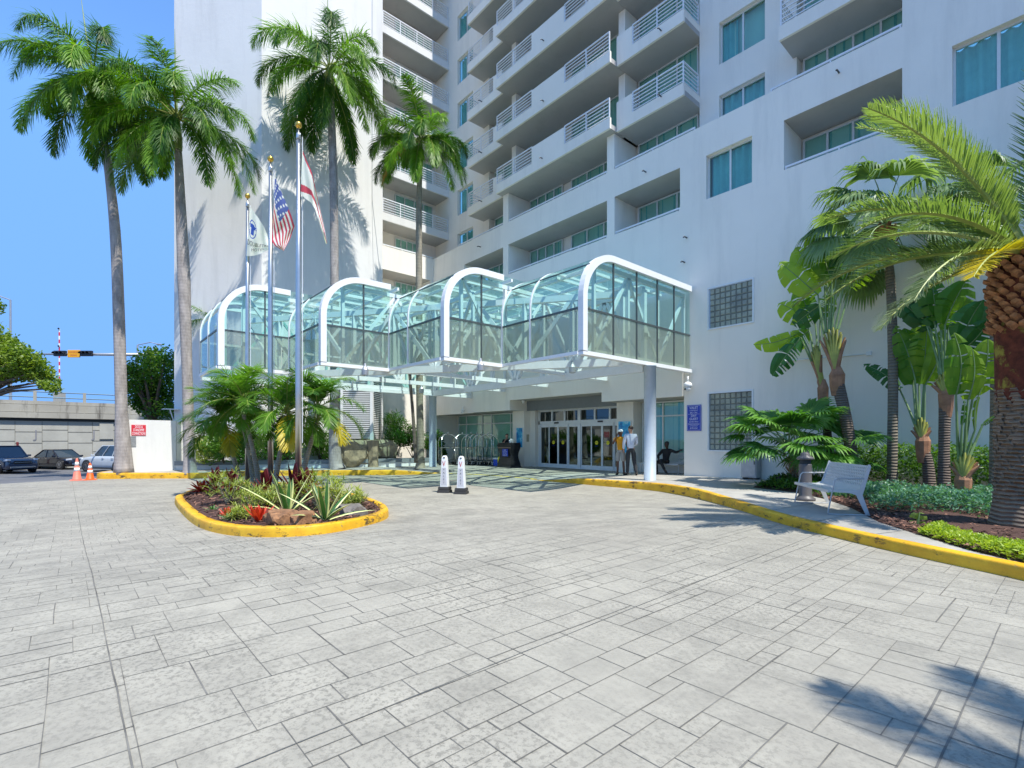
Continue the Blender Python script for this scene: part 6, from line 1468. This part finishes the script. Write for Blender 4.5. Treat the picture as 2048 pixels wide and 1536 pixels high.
cb_ = thing("ice_chest", "small blue and white ice chest on the floor left of the podium", "ice chest", (-21.35, 17.7, .02)); m = MB(); m.box(-21.55, -21.15, 17.55, 17.85, .02, .38); m.build("body", plain("bright_blue_plastic", (.01, .08, .62), .35), cb_, bevel=.02); m = MB(); m.box(-21.56, -21.14, 17.54, 17.86, .38, .46); m.build("lid", M['white'], cb_, bevel=.02)
m = MB(); m.tube([(-20.95, 17.6, .30), (-20.95, 17.55, .30)], .26, 24); o = m.build("round_sign", M['yellow']); tag(o, "yellow round sign leaning behind the black podium", "sign")
for (x0, x1, z0, z1, yy, lab) in ((-20.60, -20.10, 1.05, 2.10, 18.44, "blue wave print on the pier left of the entrance doors"), (-13.75, -13.10, .9, 2.28, 18.44, "blue and white print on the pier behind the two standing men")):
    a = thing("wall_poster", lab, "poster", ((x0 + x1) / 2, yy, z0), 0, "blue posters by the entrance"); m = MB(); m.box(x0, x1, yy - .02, yy, z0, z1); m.build("print", M['art'], a); m = MB()
    for q in ((x0 - .02, x1 + .02, z1, z1 + .02), (x0 - .02, x1 + .02, z0 - .02, z0), (x0 - .02, x0, z0, z1), (x1, x1 + .02, z0, z1)): m.box(q[0], q[1], yy - .03, yy, q[2], q[3])
    m.build("frame", M['white'], a)
# luggage carts
lc = thing("luggage_cart", "chrome birdcage luggage cart nearest the blue-grey column", "luggage cart", (0, 0, 0), 0, "chrome luggage carts")
m = MB(); m.box(-.52, .52, -.30, .30, .24, .29); m.build("deck", M['darkgrey'], lc, bevel=.02)
for y_ in (-.27, .27):
    pts = [Vector((-.49, y_, .29)), Vector((-.49, y_, 1.35))] + [Vector((-.49 * cos(a), y_ * (1 - .9 * sin(a)), 1.35 + .42 * sin(a))) for a in [pi / 2 * i / 6 for i in range(1, 7)]]
    pts2 = [Vector((-p.x, p.y, p.z)) for p in pts[::-1]]
    m = MB(); m.tube(pts + pts2[1:], .019, 8); m.build("hoop", M['chrome'], lc, smooth=True)
for x_ in (-.49, .49):
    m = MB(); m.tube([(x_, -.27, .29), (x_, -.27, .30)], .02, 6); m.tube([(x_, -.27, .98), (x_, .27, .98)], .013, 6)
    for yy in (-.09, .09): m.tube([(x_, yy, .30), (x_, yy, .98)], .009, 6)
    m.build("end_guard", M['chrome'], lc, smooth=True)
m = MB(); m.tube([(-.49, .27, .98), (.49, .27, .98)], .013, 6); m.build("side_bar", M['chrome'], lc)
m = MB(); m.ball((0, 0, 1.83), .045, 12); m.tube([(0, 0, 1.74), (0, 0, 1.80)], .02, 8); m.build("finial_ball", M['chrome'], lc, smooth=True)
for x_ in (-.40, .40):
    for y_ in (-.24, .24):
        m = MB(); m.tube([(x_, y_ - .02, .09), (x_, y_ + .02, .09)], .09, 16); w_ = m.build("wheel", M['rubber'], lc); m = MB(); m.tube([(x_, y_ - .025, .09), (x_, y_ + .025, .09)], .04, 10); m.box(x_ - .02, x_ + .02, y_ - .03, y_ + .03, .13, .24); m.build("caster", M['galv'], w_)
CP = [(-24.05, 16.25, 78), (-23.75, 17.05, 72), (-23.3, 17.35, 80), (-22.95, 17.5, 70), (-22.55, 17.55, 76), (-22.1, 17.65, 20)]
CLB = ["chrome birdcage luggage cart nearest the blue-grey column", "second chrome luggage cart from the column, overlapping the first", "third chrome luggage cart from the column, in the middle of the row", "fourth chrome luggage cart from the column, in the crowded middle of the row", "fifth chrome luggage cart from the column, seen end on", "last chrome luggage cart of the row, nearest the blue ice chest"]
for i, (x_, y_, r_) in enumerate(CP):
    if i: dup(lc, (x_, y_, .015), radians(r_), CLB[i])
lc.location = (CP[0][0], CP[0][1], .015); lc.rotation_euler = (0, 0, radians(CP[0][2]))

# ================================================================ PEOPLE
def skinmesh(name, joints, edges, rad, mat, parent, sub=2, root=0):
    me = bpy.data.meshes.new(name); me.from_pydata([tuple(j) for j in joints], edges, []); me.materials.append(mat)
    o = bpy.data.objects.new(name, me); COL.objects.link(o); o.parent = parent
    sk = o.modifiers.new("skin", 'SKIN'); sk.use_smooth_shade = True; sk.branch_smoothing = .3
    if not me.skin_vertices: me.skin_vertices  # layer is made by the modifier
    lay = me.skin_vertices[0].data if me.skin_vertices else None
    if lay:
        for i, r in enumerate(rad): lay[i].radius = r if isinstance(r, tuple) else (r, r)
        lay[root].use_root = True
    sb = o.modifiers.new("sub", 'SUBSURF'); sb.levels = sub; sb.render_levels = sub; return o
def person(label, loc, rz, h, J, skin, hair, shirt, legs, shoes, sleeve=.5, leglen=1.0, cap=None):
    """J: joint positions for a 1.8 m figure, local frame x right, y forward"""
    t = thing("person", label, "person", loc, rz); k = h / 1.8
    g = lambda n: Vector(J[n]) * k
    V = []; R = []; E = []; idx = {}
    def av(n, p, r, par=None):
        idx[n] = len(V); V.append(Vector(p)); R.append((r[0] * k, r[1] * k) if isinstance(r, tuple) else (r * k, r * k))
        if par: E.append((idx[par], idx[n]))
    pel = g('pel'); ch = g('chest'); nk = g('neck'); hd = g('head'); up = (hd - nk).normalized(); fw = Vector(J.get('look', (0, 1, 0))).normalized()
    av('pel', pel, (.115, .085)); av('waist', pel.lerp(ch, .45), (.10, .07), 'pel'); av('chest', ch, (.115, .075), 'waist'); av('neckb', nk - up * .05 * k, (.055, .05), 'chest'); av('neck', nk, .052, 'neckb')
    av('jaw', nk + up * .075 * k + fw * .018 * k, (.076, .088), 'neck'); av('mid', hd + up * .01 * k, (.096, .112), 'jaw'); av('crown', hd + up * .085 * k - fw * .012 * k, (.080, .095), 'mid')
    for s, n in ((1, 'r'), (-1, 'l')):
        sh, el, wr = g('sh' + n), g('el' + n), g('wr' + n); av('sh' + n, sh, .045, 'chest'); av('el' + n, el, .040, 'sh' + n); av('wr' + n, wr, .028, 'el' + n)
        d = (wr - el).normalized(); side = d.cross(fw if abs(d.dot(fw)) < .9 else UP).normalized(); palm = wr + d * .06 * k; av('pm' + n, palm, (.038, .018), 'wr' + n)
        nrm = side.cross(d).normalized()
        for q in range(4):
            b_ = palm + d * .03 * k + side * (q - 1.5) * .019 * k; ln = (.062, .075, .07, .055)[q] * k; m1 = b_ + (d * .8 + nrm * .25).normalized() * ln * .55; m2 = m1 + (d * .5 + nrm * .6).normalized() * ln * .45
            av('f%s%d' % (n, q), b_, .009, 'pm' + n); av('g%s%d' % (n, q), m1, .0085, 'f%s%d' % (n, q)); av('h%s%d' % (n, q), m2, .007, 'g%s%d' % (n, q))
        av('t' + n, wr + d * .035 * k - side * .035 * k * s + nrm * .01 * k, .011, 'wr' + n); av('u' + n, wr + d * .075 * k - side * .05 * k * s + nrm * .02 * k, .009, 't' + n)
        hp, kn, an, toe = g('hip' + n), g('kn' + n), g('an' + n), g('toe' + n); av('hip' + n, hp, .070, 'pel'); av('kn' + n, kn, .054, 'hip' + n); av('cf' + n, kn.lerp(an, .35), .055, 'kn' + n); av('an' + n, an, .036, 'cf' + n); av('toe' + n, an.lerp(toe, .8), (.04, .028), 'an' + n)
    body = skinmesh("body", V, E, R, skin, t)
    # face: nose, eyes, ears, mouth
    m = MB(); sd = fw.cross(up).normalized(); o_ = t.location
    m.ball(o_ + hd + fw * .100 * k - up * .01 * k, .017 * k, 8, sc3=(1, 1, 1.3)); t.rotation_euler = (0, 0, 0); m.build("nose", skin, body, smooth=True)
    for s in (-1, 1): m = MB(); m.ball(o_ + hd + sd * s * .078 * k, .022 * k, 8, sc3=(.7, .9, 1.4)); m.build("ear", skin, body, smooth=True)
    for s in (-1, 1): m = MB(); m.ball(o_ + hd + fw * .090 * k + sd * s * .03 * k + up * .012 * k, .011 * k, 6); m.build("eye", M['textk'], body)
    m = MB(); m.obox(o_ + hd + fw * .088 * k - up * .048 * k, sd * .022 * k, fw * .006 * k, up * .005 * k); m.build("mouth", M['textr'], body)
    if hair: m = MB(); m.ball(o_ + hd + up * .045 * k - fw * .022 * k, .098 * k, 14, sc3=(.93, .98, .90)); m.build("hair", hair, t, smooth=True)
    if cap:
        m = MB(); c = o_ + hd + up * .06 * k; m.ball(c, .105 * k, 14, sc3=(.95, 1.0, .72)); m.obox(c + fw * .12 * k - up * .012 * k, sd * .07 * k, fw * .06 * k, up * .006 * k); m.build("cap", cap, t, smooth=True)
    # clothing follows the same joints a little wider
    V2 = [pel - (ch - pel) * .22, pel.lerp(ch, .45), ch, nk - up * .03 * k]; R2 = [(.155, .125), (.148, .116), (.172, .13), (.080, .078)]; E2 = [(0, 1), (1, 2), (2, 3)]
    for n in 'rl':
        sh, el, wr = g('sh' + n), g('el' + n), g('wr' + n); i = len(V2); V2 += [sh, sh.lerp(el, .55)]; R2 += [.075, .066]; E2 += [(2, i), (i, i + 1)]
        if sleeve > .6: V2 += [el, el.lerp(wr, min(1, sleeve * 2 - 1) * .9)]; R2 += [.058, .045]; E2 += [(i + 1, i + 2), (i + 2, i + 3)]
    skinmesh("shirt", V2, E2, [(r[0] * k, r[1] * k) if isinstance(r, tuple) else (r * k, r * k) for r in R2], shirt, t)
    V3 = [pel, pel + (ch - pel) * .26]; R3 = [(.152, .122), (.142, .112)]; E3 = [(0, 1)]
    for n in 'rl':
        hp, kn, an = g('hip' + n), g('kn' + n), g('an' + n); i = len(V3)
        if leglen >= 1: V3 += [hp, kn, kn.lerp(an, .5), an]; R3 += [.105, .076, .068, .058]; E3 += [(0, i), (i, i + 1), (i + 1, i + 2), (i + 2, i + 3)]
        else: V3 += [hp, hp.lerp(kn, .5), hp.lerp(kn, leglen + .4)]; R3 += [.108, .10, .092]; E3 += [(0, i), (i, i + 1), (i + 1, i + 2)]
    skinmesh("trousers" if leglen >= 1 else "shorts", V3, E3, [(r[0] * k, r[1] * k) if isinstance(r, tuple) else (r * k, r * k) for r in R3], legs, t)
    for n in 'rl':
        an, toe = g('an' + n), g('toe' + n); m = MB(); d = (toe - an); d.z = 0; d.normalize(); s_ = Vector((-d.y, d.x, 0)); a = o_ + an - d * .05 * k - UP * .035 * k
        up2 = ((toe - an).normalized().cross(s_)).normalized(); dv = (toe - an).normalized()
        m.tube([o_ + an - dv * .06 * k - UP * .02 * k, o_ + an + dv * .03 * k - UP * .015 * k, o_ + an.lerp(toe, .6) - UP * .015 * k, o_ + toe - UP * 0], [.045 * k, .052 * k, .048 * k, .03 * k], 10, sq=.75); m.build("shoe", shoes, t, smooth=True)
    t.rotation_euler = (0, 0, rz); return t
ST = dict(pel=(0, 0, .98), chest=(0, 0, 1.34), neck=(0, .01, 1.535), head=(0, .03, 1.675), shr=(.185, 0, 1.455), elr=(.25, -.02, 1.15), wrr=(.27, .06, .90), shl=(-.185, 0, 1.455), ell=(-.25, -.02, 1.15), wrl=(-.27, .06, .90),
          hipr=(.095, 0, .93), knr=(.11, .03, .50), anr=(.12, -.02, .08), toer=(.15, .20, .03), hipl=(-.095, 0, .93), knl=(-.11, .02, .50), anl=(-.13, -.02, .08), toel=(-.17, .19, .03))
def pose(**k): d = dict(ST); d.update(k); return d
# heading angle: local +y points to rz rotated; rz = 0 faces +y (the doors)
person("man in a white dress shirt and dark trousers, back to the road, beside the column", (-11.62, 16.35, .09), radians(52), 1.93, pose(elr=(.24, .06, 1.16), wrr=(.16, .26, 1.05), ell=(-.25, .02, 1.15), wrl=(-.22, .14, .93), knr=(.13, .02, .50), anr=(.20, -.05, .08), toer=(.25, .15, .03), look=(-.3, 1, 0)),
       M['skin1'], M['hairg'], M['c_white'], M['c_char'], M['shoe'], sleeve=1.0)
person("man in a golden yellow shirt, stone shorts and pale cap, hand at his ear", (-12.1, 16.35, .08), radians(-150), 1.80, pose(elr=(.30, .10, 1.22), wrr=(.12, .14, 1.55), wrl=(-.30, .02, .88), look=(.25, 1, 0)),
       M['skin2'], M['hairk'], M['c_yellow'], M['c_khaki'], M['shoe'], sleeve=.5, leglen=.55, cap=M['white'])
person("attendant in a black shirt standing behind the valet podium, hand at his chin", (-20.85, 17.95, .01), radians(-135), 1.78, pose(elr=(.26, .16, 1.15), wrr=(.08, .24, 1.42), ell=(-.30, .10, 1.14), wrl=(-.22, .34, 1.12)),
       M['skin1'], M['hairk'], M['c_black'], M['c_black'], M['shoe'], sleeve=.5)
SIT = dict(pel=(0, -.02, .56), chest=(0, -.12, .90), neck=(0, -.12, 1.11), head=(0, -.10, 1.25), shr=(.19, -.12, 1.01), elr=(.42, -.10, .90), wrr=(.62, -.14, .93), shl=(-.19, -.12, 1.01), ell=(-.30, .06, .78), wrl=(-.16, .24, .66),
           hipr=(.10, 0, .54), knr=(.05, .42, .62), anr=(-.30, .58, .46), toer=(-.36, .76, .38), hipl=(-.10, 0, .54), knl=(-.16, .44, .56), anl=(-.02, .56, .12), toel=(.04, .76, .05), look=(.15, 1, 0))
SIT['anr'] = (.10, .62, .22); SIT['toer'] = (.22, .78, .12); SIT['knr'] = (-.10, .46, .62)
person("man in dark clothes sitting on the recessed bench, one arm along its back", (-11.22, 18.15, .03), radians(180), 1.80, {k: ((-v[0], v[1], v[2]) if k not in ('shr', 'shl', 'elr', 'ell', 'wrr', 'wrl', 'hipr', 'hipl', 'knr', 'knl', 'anr', 'anl', 'toer', 'toel') else v) for k, v in SIT.items()} | dict(shr=(-.19, -.12, 1.01), elr=(-.40, -.12, .93), wrr=(-.55, -.14, .99), shl=(.19, -.12, 1.01), ell=(.30, .06, .78), wrl=(.16, .24, .66), hipr=(-.10, 0, .54), knr=(-.02, .44, .62), anr=(-.30, .52, .24), toer=(-.46, .60, .12), hipl=(.10, 0, .54), knl=(.16, .42, .54), anl=(.12, .44, .10), toel=(.12, .66, .04)),
       M['skin3'], M['hairk'], M['c_black'], M['c_black'], M['shoe'], sleeve=1.0)

# ================================================================ CARS
def car(name, label, loc, rz, L, Wd, H_, paint, kind='suv', group="cars parked by the overpass"):
    t = thing(name, label, "car", loc, 0, group); B = Vector(loc); h = L / 2; suv = kind == 'suv'
    belt = .60 * H_ if suv else .62 * H_; sill = .16 * H_
    hood = .60 * H_ if suv else .60 * H_
    # stations: x, half width, z under, z top of body
    S = [(-h, .40, .34, belt * .86), (-h + .06, .455, .22, belt * .96), (-h + .35, .485, .17, belt), (-h * .35, .50, .16, belt), (h * .18, .50, .16, belt), (h * .42, .49, .16, belt * .99), (h * .75, .475, .17, belt * .92), (h - .16, .45, .19, belt * .82), (h - .03, .41, .24, belt * .70), (h, .36, .30, belt * .60)]
    m = MB(); n = 0
    for x, w_, z0, z1 in S:
        w_ *= Wd; m.v += [B + Vector(q) for q in ((x, -w_ * .86, z0), (x, -w_, z0 + .12), (x, -w_ * 1.0, (z0 + z1) * .55), (x, -w_ * .955, z1 - .04), (x, -w_ * .86, z1), (x, 0, z1 + .025), (x, w_ * .86, z1), (x, w_ * .955, z1 - .04), (x, w_ * 1.0, (z0 + z1) * .55), (x, w_, z0 + .12), (x, w_ * .86, z0))]
    for i in range(len(S) - 1):
        for k in range(11): a, b = 11 * i + k, 11 * i + (k + 1) % 11; m.f.append([a, b, b + 11, a + 11]); m.m.append(0)
    m.f.append(list(range(11))[::-1]); m.m.append(0); e = 11 * (len(S) - 1); m.f.append([e + k for k in range(11)]); m.m.append(0); body = m.build("body", paint, t, smooth=True)
    b_ = body.modifiers.new("sub", 'SUBSURF'); b_.levels = 1; b_.render_levels = 1
    # greenhouse
    x0, x1, r0, r1 = (-h + .15, h * .42, -h + .45, h * .12) if suv else (-h + .55, h * .46, -h + 1.25, h * .08)
    def gh(inset, zt, sc2=1.0): 
        wb, wt = Wd * .44 - inset, Wd * .35 - inset
        return [B + Vector(q) for q in ((x0 + inset, -wb, belt - .01), (x1 - inset, -wb * .96, belt - .05), (x1 - inset, wb * .96, belt - .05), (x0 + inset, wb, belt - .01), (r0, -wt, zt), (r1, -wt, zt), (r1, wt, zt), (r0, wt, zt))]
    m = MB(); m.add(gh(0, H_ - .05), [(4, 5, 6, 7), (0, 1, 5, 4), (1, 2, 6, 5), (2, 3, 7, 6), (3, 0, 4, 7)]); m.build("window_glass", M['carglass'], t, bevel=.03)
    P = gh(-.012, H_ - .045); m = MB()
    for a, b2 in ((0, 4), (1, 5), (2, 6), (3, 7)): m.bar(P[a], P[b2], .07, .06)
    for f_ in (.42, .72) if suv else (.48,):
        for lo, hi in (((0, 1), (4, 5)), ((3, 2), (7, 6))): m.bar(P[lo[0]].lerp(P[lo[1]], f_), P[hi[0]].lerp(P[hi[1]], f_ * .98), .07, .04)
    m.slab([P[4] + Vector((-.05, 0, -.02)), P[5] + Vector((.05, 0, -.02)), P[6] + Vector((.05, 0, -.02)), P[7] + Vector((-.05, 0, -.02))], (0, 0, 0), (0, 0, .06)); m.build("roof", paint, t, bevel=.02)
    wr_ = .36 if suv else .33; wx = (h * .60, -h * .60)
    for x in wx:
        for s in (-1, 1):
            c = B + Vector((x, s * (Wd / 2 - .10), wr_)); m = MB(); m.tube([c - Vector((0, .11, 0)), c + Vector((0, .11, 0))], [wr_, wr_], 26); w_ = m.build("tyre", M['rubber'], t, bevel=.02)
            m = MB(); q = c + Vector((0, s * .112, 0)); m.tube([q, q + Vector((0, s * .012, 0))], wr_ * .25, 12)
            for k in range(10): a = 2 * pi * k / 10; m.bar(q, q + Vector((cos(a) * wr_ * .66, 0, sin(a) * wr_ * .66)), .02, wr_ * .12, up=(0, 1, 0))
            for k in range(20): a = 2 * pi * k / 20; b2 = 2 * pi * (k + 1) / 20; m.bar(q + Vector((cos(a), 0, sin(a))) * wr_ * .68, q + Vector((cos(b2), 0, sin(b2))) * wr_ * .68, .02, .03, up=(0, 1, 0))
            m.build("rim", M['rimm'], w_)
            m = MB(); m.tube([c + Vector((0, s * -.02, .0)), c + Vector((0, s * .095, 0))], wr_ * 1.13, 26); m.build("wheel_arch", M['black'], t)
    for s in (-1, 1):
        m = MB(); m.obox(B + Vector((h - .20, s * Wd * .37, belt * .80)), (.15, s * -.03, .015), (.03 * s, .10, 0), (0, 0, .06)); m.build("headlight", M['lampg'], t, bevel=.02)
        m = MB(); m.obox(B + Vector((x1 - .25, s * (Wd * .52), belt + .04)), (.05, 0, 0), (0, .11, 0), (0, 0, .06)); m.build("mirror", paint, t, bevel=.02)
        m = MB(); m.obox(B + Vector((-h + .10, s * Wd * .37, belt * .85)), (.06, 0, 0), (0, .12, 0), (0, 0, .07)); m.build("tail_light", M['red'], t, bevel=.02)
        for f_ in (-.05, -.42): m = MB(); m.obox(B + Vector((h * f_, s * Wd * .503, belt * .86)), (.09, 0, 0), (0, .015, 0), (0, 0, .015)); m.build("door_handle", M['chrome'], t)
        m = MB(); m.obox(B + Vector((0, s * Wd * .485, .24)), (h * .48, 0, 0), (0, .03, 0), (0, 0, .05)); m.build("side_skirt", M['darkgrey'], t, bevel=.01)
    m = MB(); m.obox(B + Vector((h - .015, 0, belt * .66)), (.03, 0, 0), (0, Wd * .24, 0), (0, 0, .10)); m.build("grille", M['black'], t, bevel=.02)
    m = MB(); m.obox(B + Vector((h - .02, 0, .38)), (.05, 0, 0), (0, Wd * .34, 0), (0, 0, .05)); m.obox(B + Vector((h + .015, 0, belt * .66)), (.01, 0, 0), (0, Wd * .23, 0), (0, 0, .012)); m.build("bumper_trim", M['chrome'], t, bevel=.01)
    t.rotation_euler = (0, 0, rz); return t
M['carglass'] = plain("dark_car_glass", (.03, .05, .07), .05, spec=.9, var=.05); M['rimm'] = plain("alloy_rim", (.5, .5, .52), .3, metal=.9); M['lampg'] = plain("headlight_lens", (.65, .68, .72), .1, spec=.8)
def paintm(n, c): m = plain(n, c, .18, var=.03, spec=.7); m.node_tree.nodes["Principled BSDF"].inputs["Coat Weight"].default_value = .6; return m
def place(u, v): q = GG(u, v); return (q.x, q.y, q.z)
def hd(a): d = RIGHT * cos(radians(a)) + TOCAM * sin(radians(a)); return atan2(d.y, d.x)
car("parked_car", "dark blue sport utility car with a black mesh grille, cut by the left edge", place(8, 944.5), hd(22), 4.4, 1.85, 1.72, paintm("dark_blue_paint", (.02, .035, .07)))
car("parked_car", "black saloon car parked in front of the grey panelled wall", place(122, 937), hd(17), 4.1, 1.7, 1.40, paintm("black_paint_gloss", (.006, .006, .012)), 'sedan')
car("parked_car", "silver-white sport utility car, front wheel showing, half hidden by a palm trunk", place(232, 942), hd(196), 4.5, 1.86, 1.72, paintm("silver_white_paint", (.48, .52, .56)))
bx = DP(235, 905, 41.0); tr = thing("box_trailer", "plain white box trailer behind the black saloon", "trailer", (bx.x, bx.y, -.64), 0)
q = bx; m = MB(); dY = Vector((.15, .99, 0)).normalized(); dX = Vector((-.99, .15, 0)); m.obox((q.x, q.y, .72), dY * 2.6, dX * 1.1, UP * .95); m.build("box", M['white'], tr, bevel=.04)
m = MB()
for s in (-1, 1): c = Vector((q.x, q.y, -.3)) + dY * .8 * s - dX * 1.0; m.tube([c, c + dX * .25], .34, 16)
m.build("wheel", M['rubber'], tr); m = MB(); m.obox((q.x, q.y, -.27), dY * 2.5, dX * .9, UP * .06); m.build("chassis", M['darkgrey'], tr)

# ================================================================ OVERPASS, SIGNALS
XO = -50.5
zz = lambda v, u=120: XP(u, v, XO).z
ov = thing("overpass", "weathered concrete overpass with a panelled retaining wall and a blue-grey rail", "overpass", (XO, 0, -.65))
m = MB(); m.box(XO - 1, XO, -40, 34, -1, zz(842)); m.build("retaining_wall", M['panel'], ov)
m = MB(); m.box(XO - 1.5, XO + .28, -40, 34, zz(837), zz(826)); m.box(XO - 1.5, XO + .22, -40, 34, zz(825.4), zz(811)); m.box(XO - .35, XO + .16, -40, 34, zz(810.4), zz(803.5)); m.build("girder", M['bridge'], ov)
m = MB(); m.box(XO - 1.2, XO + .05, -40, 34, zz(842.5), zz(837.2)); m.build("painted_gap_shade", M['dark'], ov)  # black strip painting in the shade between girder and wall
rx = XO + .02
for v, th_ in ((785.5, .045), (796, .045)):
    m = MB(); m.tube([(rx, -40, zz(v)), (rx, 34, zz(v))], th_, 8); m.build("rail", plain("blue_grey_rail", (.10, .20, .27), .5), ov)
for i in range(-6, 11):
    yy = XP(70, 800, XO).y + i * 2.75; m = MB(); m.box(rx - .11, rx + .11, yy - .09, yy + .09, zz(803.6), zz(784)); m.build("post", M['bridge'], ov)
    if i in (-1, 0, 1, 2, 3, 4):
        m = MB(); m.box(rx + .20, rx + .262, yy - .03, yy + .03, zz(836), zz(811)); m.build("stained_rib", M['bridge'], ov)
P0 = XP(30, 900, XO).y; pw_ = 1.42
m = MB()
for i in range(-12, 24):
    y_ = P0 + i * pw_; m.box(XO, XO + .012, y_ - .012, y_ + .012, -.9, zz(843))
    for k in range(3): z = zz(866 + (8 if i % 2 else -10) + k * 22 - 14); m.box(XO, XO + .013, y_ + .012, y_ + pw_ - .012, z - .022, z + .022)
m.build("panel_joints", M['groove'], ov)
for u in (72, 188): text("J", .85, M['textg'], ov, XP(u, 869, XO + .02), (0, 1, 0), (0, 0, 1), "panel_emblem", ext=.004)
m = MB(); c = XP(213, 861, XO + .06); m.box(XO, XO + .1, c.y - .42, c.y + .42, zz(878), zz(845)); m.build("service_cabinet", M['panel'], ov)
rp = XP(35, 900, XO + 1.2); m = MB(); m.lathe((rp.x, rp.y, -.65), [(.07, 0), (.07, 1.9), (.05, 1.95)], 10); tag(m.build("red_post", plain("dark_red_post", (.16, .02, .02), .5)), "short dark red post behind the blue car", "post")
# grass verge tuft by the black car
v_ = GG(66, 937); m = MB(); rng = random.Random(8); P = [Vector((v_.x - 1 + rng.uniform(-.8, .8), v_.y + rng.uniform(-.8, 1.4), v_.z + rng.random() * .12)) for _ in range(1200)]; leafcloud(m, P, .12, rng); tag(m.build("grass", M['f_grass']), "strip of bright grass between the blue and black cars", "grass", kind='stuff')
YS = 39.0
sm = thing("signal_mast", "long pale signal mast arm carrying two signals and an amber sign", "signal mast", tuple(DP(300, 930, YS).xy) + (-.65,))
a, b = DP(296, 709.5, YS), DP(60, 708, YS); pb = DP(300, 930, YS); m = MB(); m.tube([(pb.x, pb.y, -.65), (pb.x, pb.y, a.z + .4)], [.2, .14], 12); m.build("pole", M['galv'], sm, smooth=True)
m = MB(); m.tube([a, b], [.13, .07], 10); m.build("arm", M['galv'], sm, smooth=True)
def sig(u, label):
    c = DP(u, 707, YS - .25); t = thing("traffic_signal", label, "traffic signal", tuple(c), 0, "horizontal traffic signals"); m = MB(); m.obox(c, RIGHT * .46, TOCAM * .09, UP * .21); m.build("housing", M['black'], t, bevel=.02)
    for k in (-1, 0, 1):
        q = c + RIGHT * .29 * k + TOCAM * .09; m = MB(); n = 12
        for i in range(n + 1):
            a_ = pi * (-.05 + 1.1 * i / n); o = RIGHT * cos(a_) * .125 + UP * sin(a_) * .125; m.v += [q + o, q + o * .95 + TOCAM * .22]
        for i in range(n): m.f.append([2 * i, 2 * i + 2, 2 * i + 3, 2 * i + 1]); m.m.append(0)
        m.build("visor", M['black'], t); m = MB(); m.tube([q, q + TOCAM * .02], .11, 14); m.build("lens", M['darkgrey'], t)
sig(120.5, "three-lamp horizontal traffic signal left of the amber sign"); sig(173, "three-lamp horizontal traffic signal right of the amber sign")
c = DP(148, 707.5, YS - .3); t = thing("amber_sign", "amber sign reading DRAWBRIDGE SIGNAL hung on the mast arm", "sign", tuple(c)); m = MB(); m.obox(c, RIGHT * .49, TOCAM * .02, UP * .29); m.build("panel", M['amber'], t, bevel=.02)
text("DRAWBRIDGE", .19, M['textr'], t, c + TOCAM * .023 + UP * .11, RIGHT, UP, width=.82); text("SIGNAL", .19, M['textr'], t, c + TOCAM * .023 - UP * .12, RIGHT, UP, width=.52)
YG = 42.0; g0_, g1_ = DP(119, 790, YG), DP(118.5, 657, YG); t = thing("barrier_arm", "raised red and white striped barrier arm standing upright on the overpass", "barrier arm", tuple(g0_))
mw, mr = MB(), MB(); N = 18
for i in range(N): (mw if i % 2 else mr).tube([g0_.lerp(g1_, i / N), g0_.lerp(g1_, (i + 1) / N)], .055, 6)
mw.build("white_stripes", M['white'], t); mr.build("red_stripes", M['red'], t)
m = MB(); m.obox(g0_ - UP * .3, RIGHT * .3, TOCAM * .25, UP * .5); m.build("gate_box", M['bridge'], t)
for v in (657, 692): m = MB(); m.ball(DP(117, v, YG - .1), .075, 8); m.build("warning_lamp", M['black'], t)
for (u, v0, v1, Y, lab, arm) in ((21, 930, 738, 44, "pale lamp post rising behind the hanging bough at the left", False), (275, 930, 690, 52, "distant street lamp left of the hotel tower", True)):
    b, tp = DP(u, v0, Y), DP(u, v1, Y); t = thing("street_lamp", lab, "street lamp", (b.x, b.y, -.65)); m = MB(); m.tube([(b.x, b.y, -.65), tp], [.14 if not arm else .12, .10 if not arm else .08], 10); m.build("post", M['galv'], t)
    hd_ = DP(319 if arm else -8, (689 if arm else 640), Y); m = MB()
    if arm: m.tube([tp, tp.lerp(hd_, .6) + UP * .25, hd_], .05, 6)
    else: m.tube([tp, DP(u, 600, Y)], [.10, .07], 8); m.tube([DP(u, 600, Y), DP(-20, 585, Y)], .05, 6)
    m.build("arm", M['galv'], t); m = MB(); m.ball(hd_ if arm else DP(-20, 585, Y), .33, 10, sc3=(1, 1, .25)); m.build("lamp_head", M['galv'], t)
p = DP(351, 820, 27.0); t = thing("wall_bracket", "small white metal ladder bracket on the corner of the tower", "bracket", tuple(p)); m = MB(); m.box(p.x - .1, p.x + .5, p.y - .6, p.y + .1, p.z, p.z + .04); m.build("shelf", M['white'], t); m = MB(); m.bar(p + UP * -.9, p + Vector((.4, -.3, 0)), .04, .04); m.build("strut", M['white'], t)
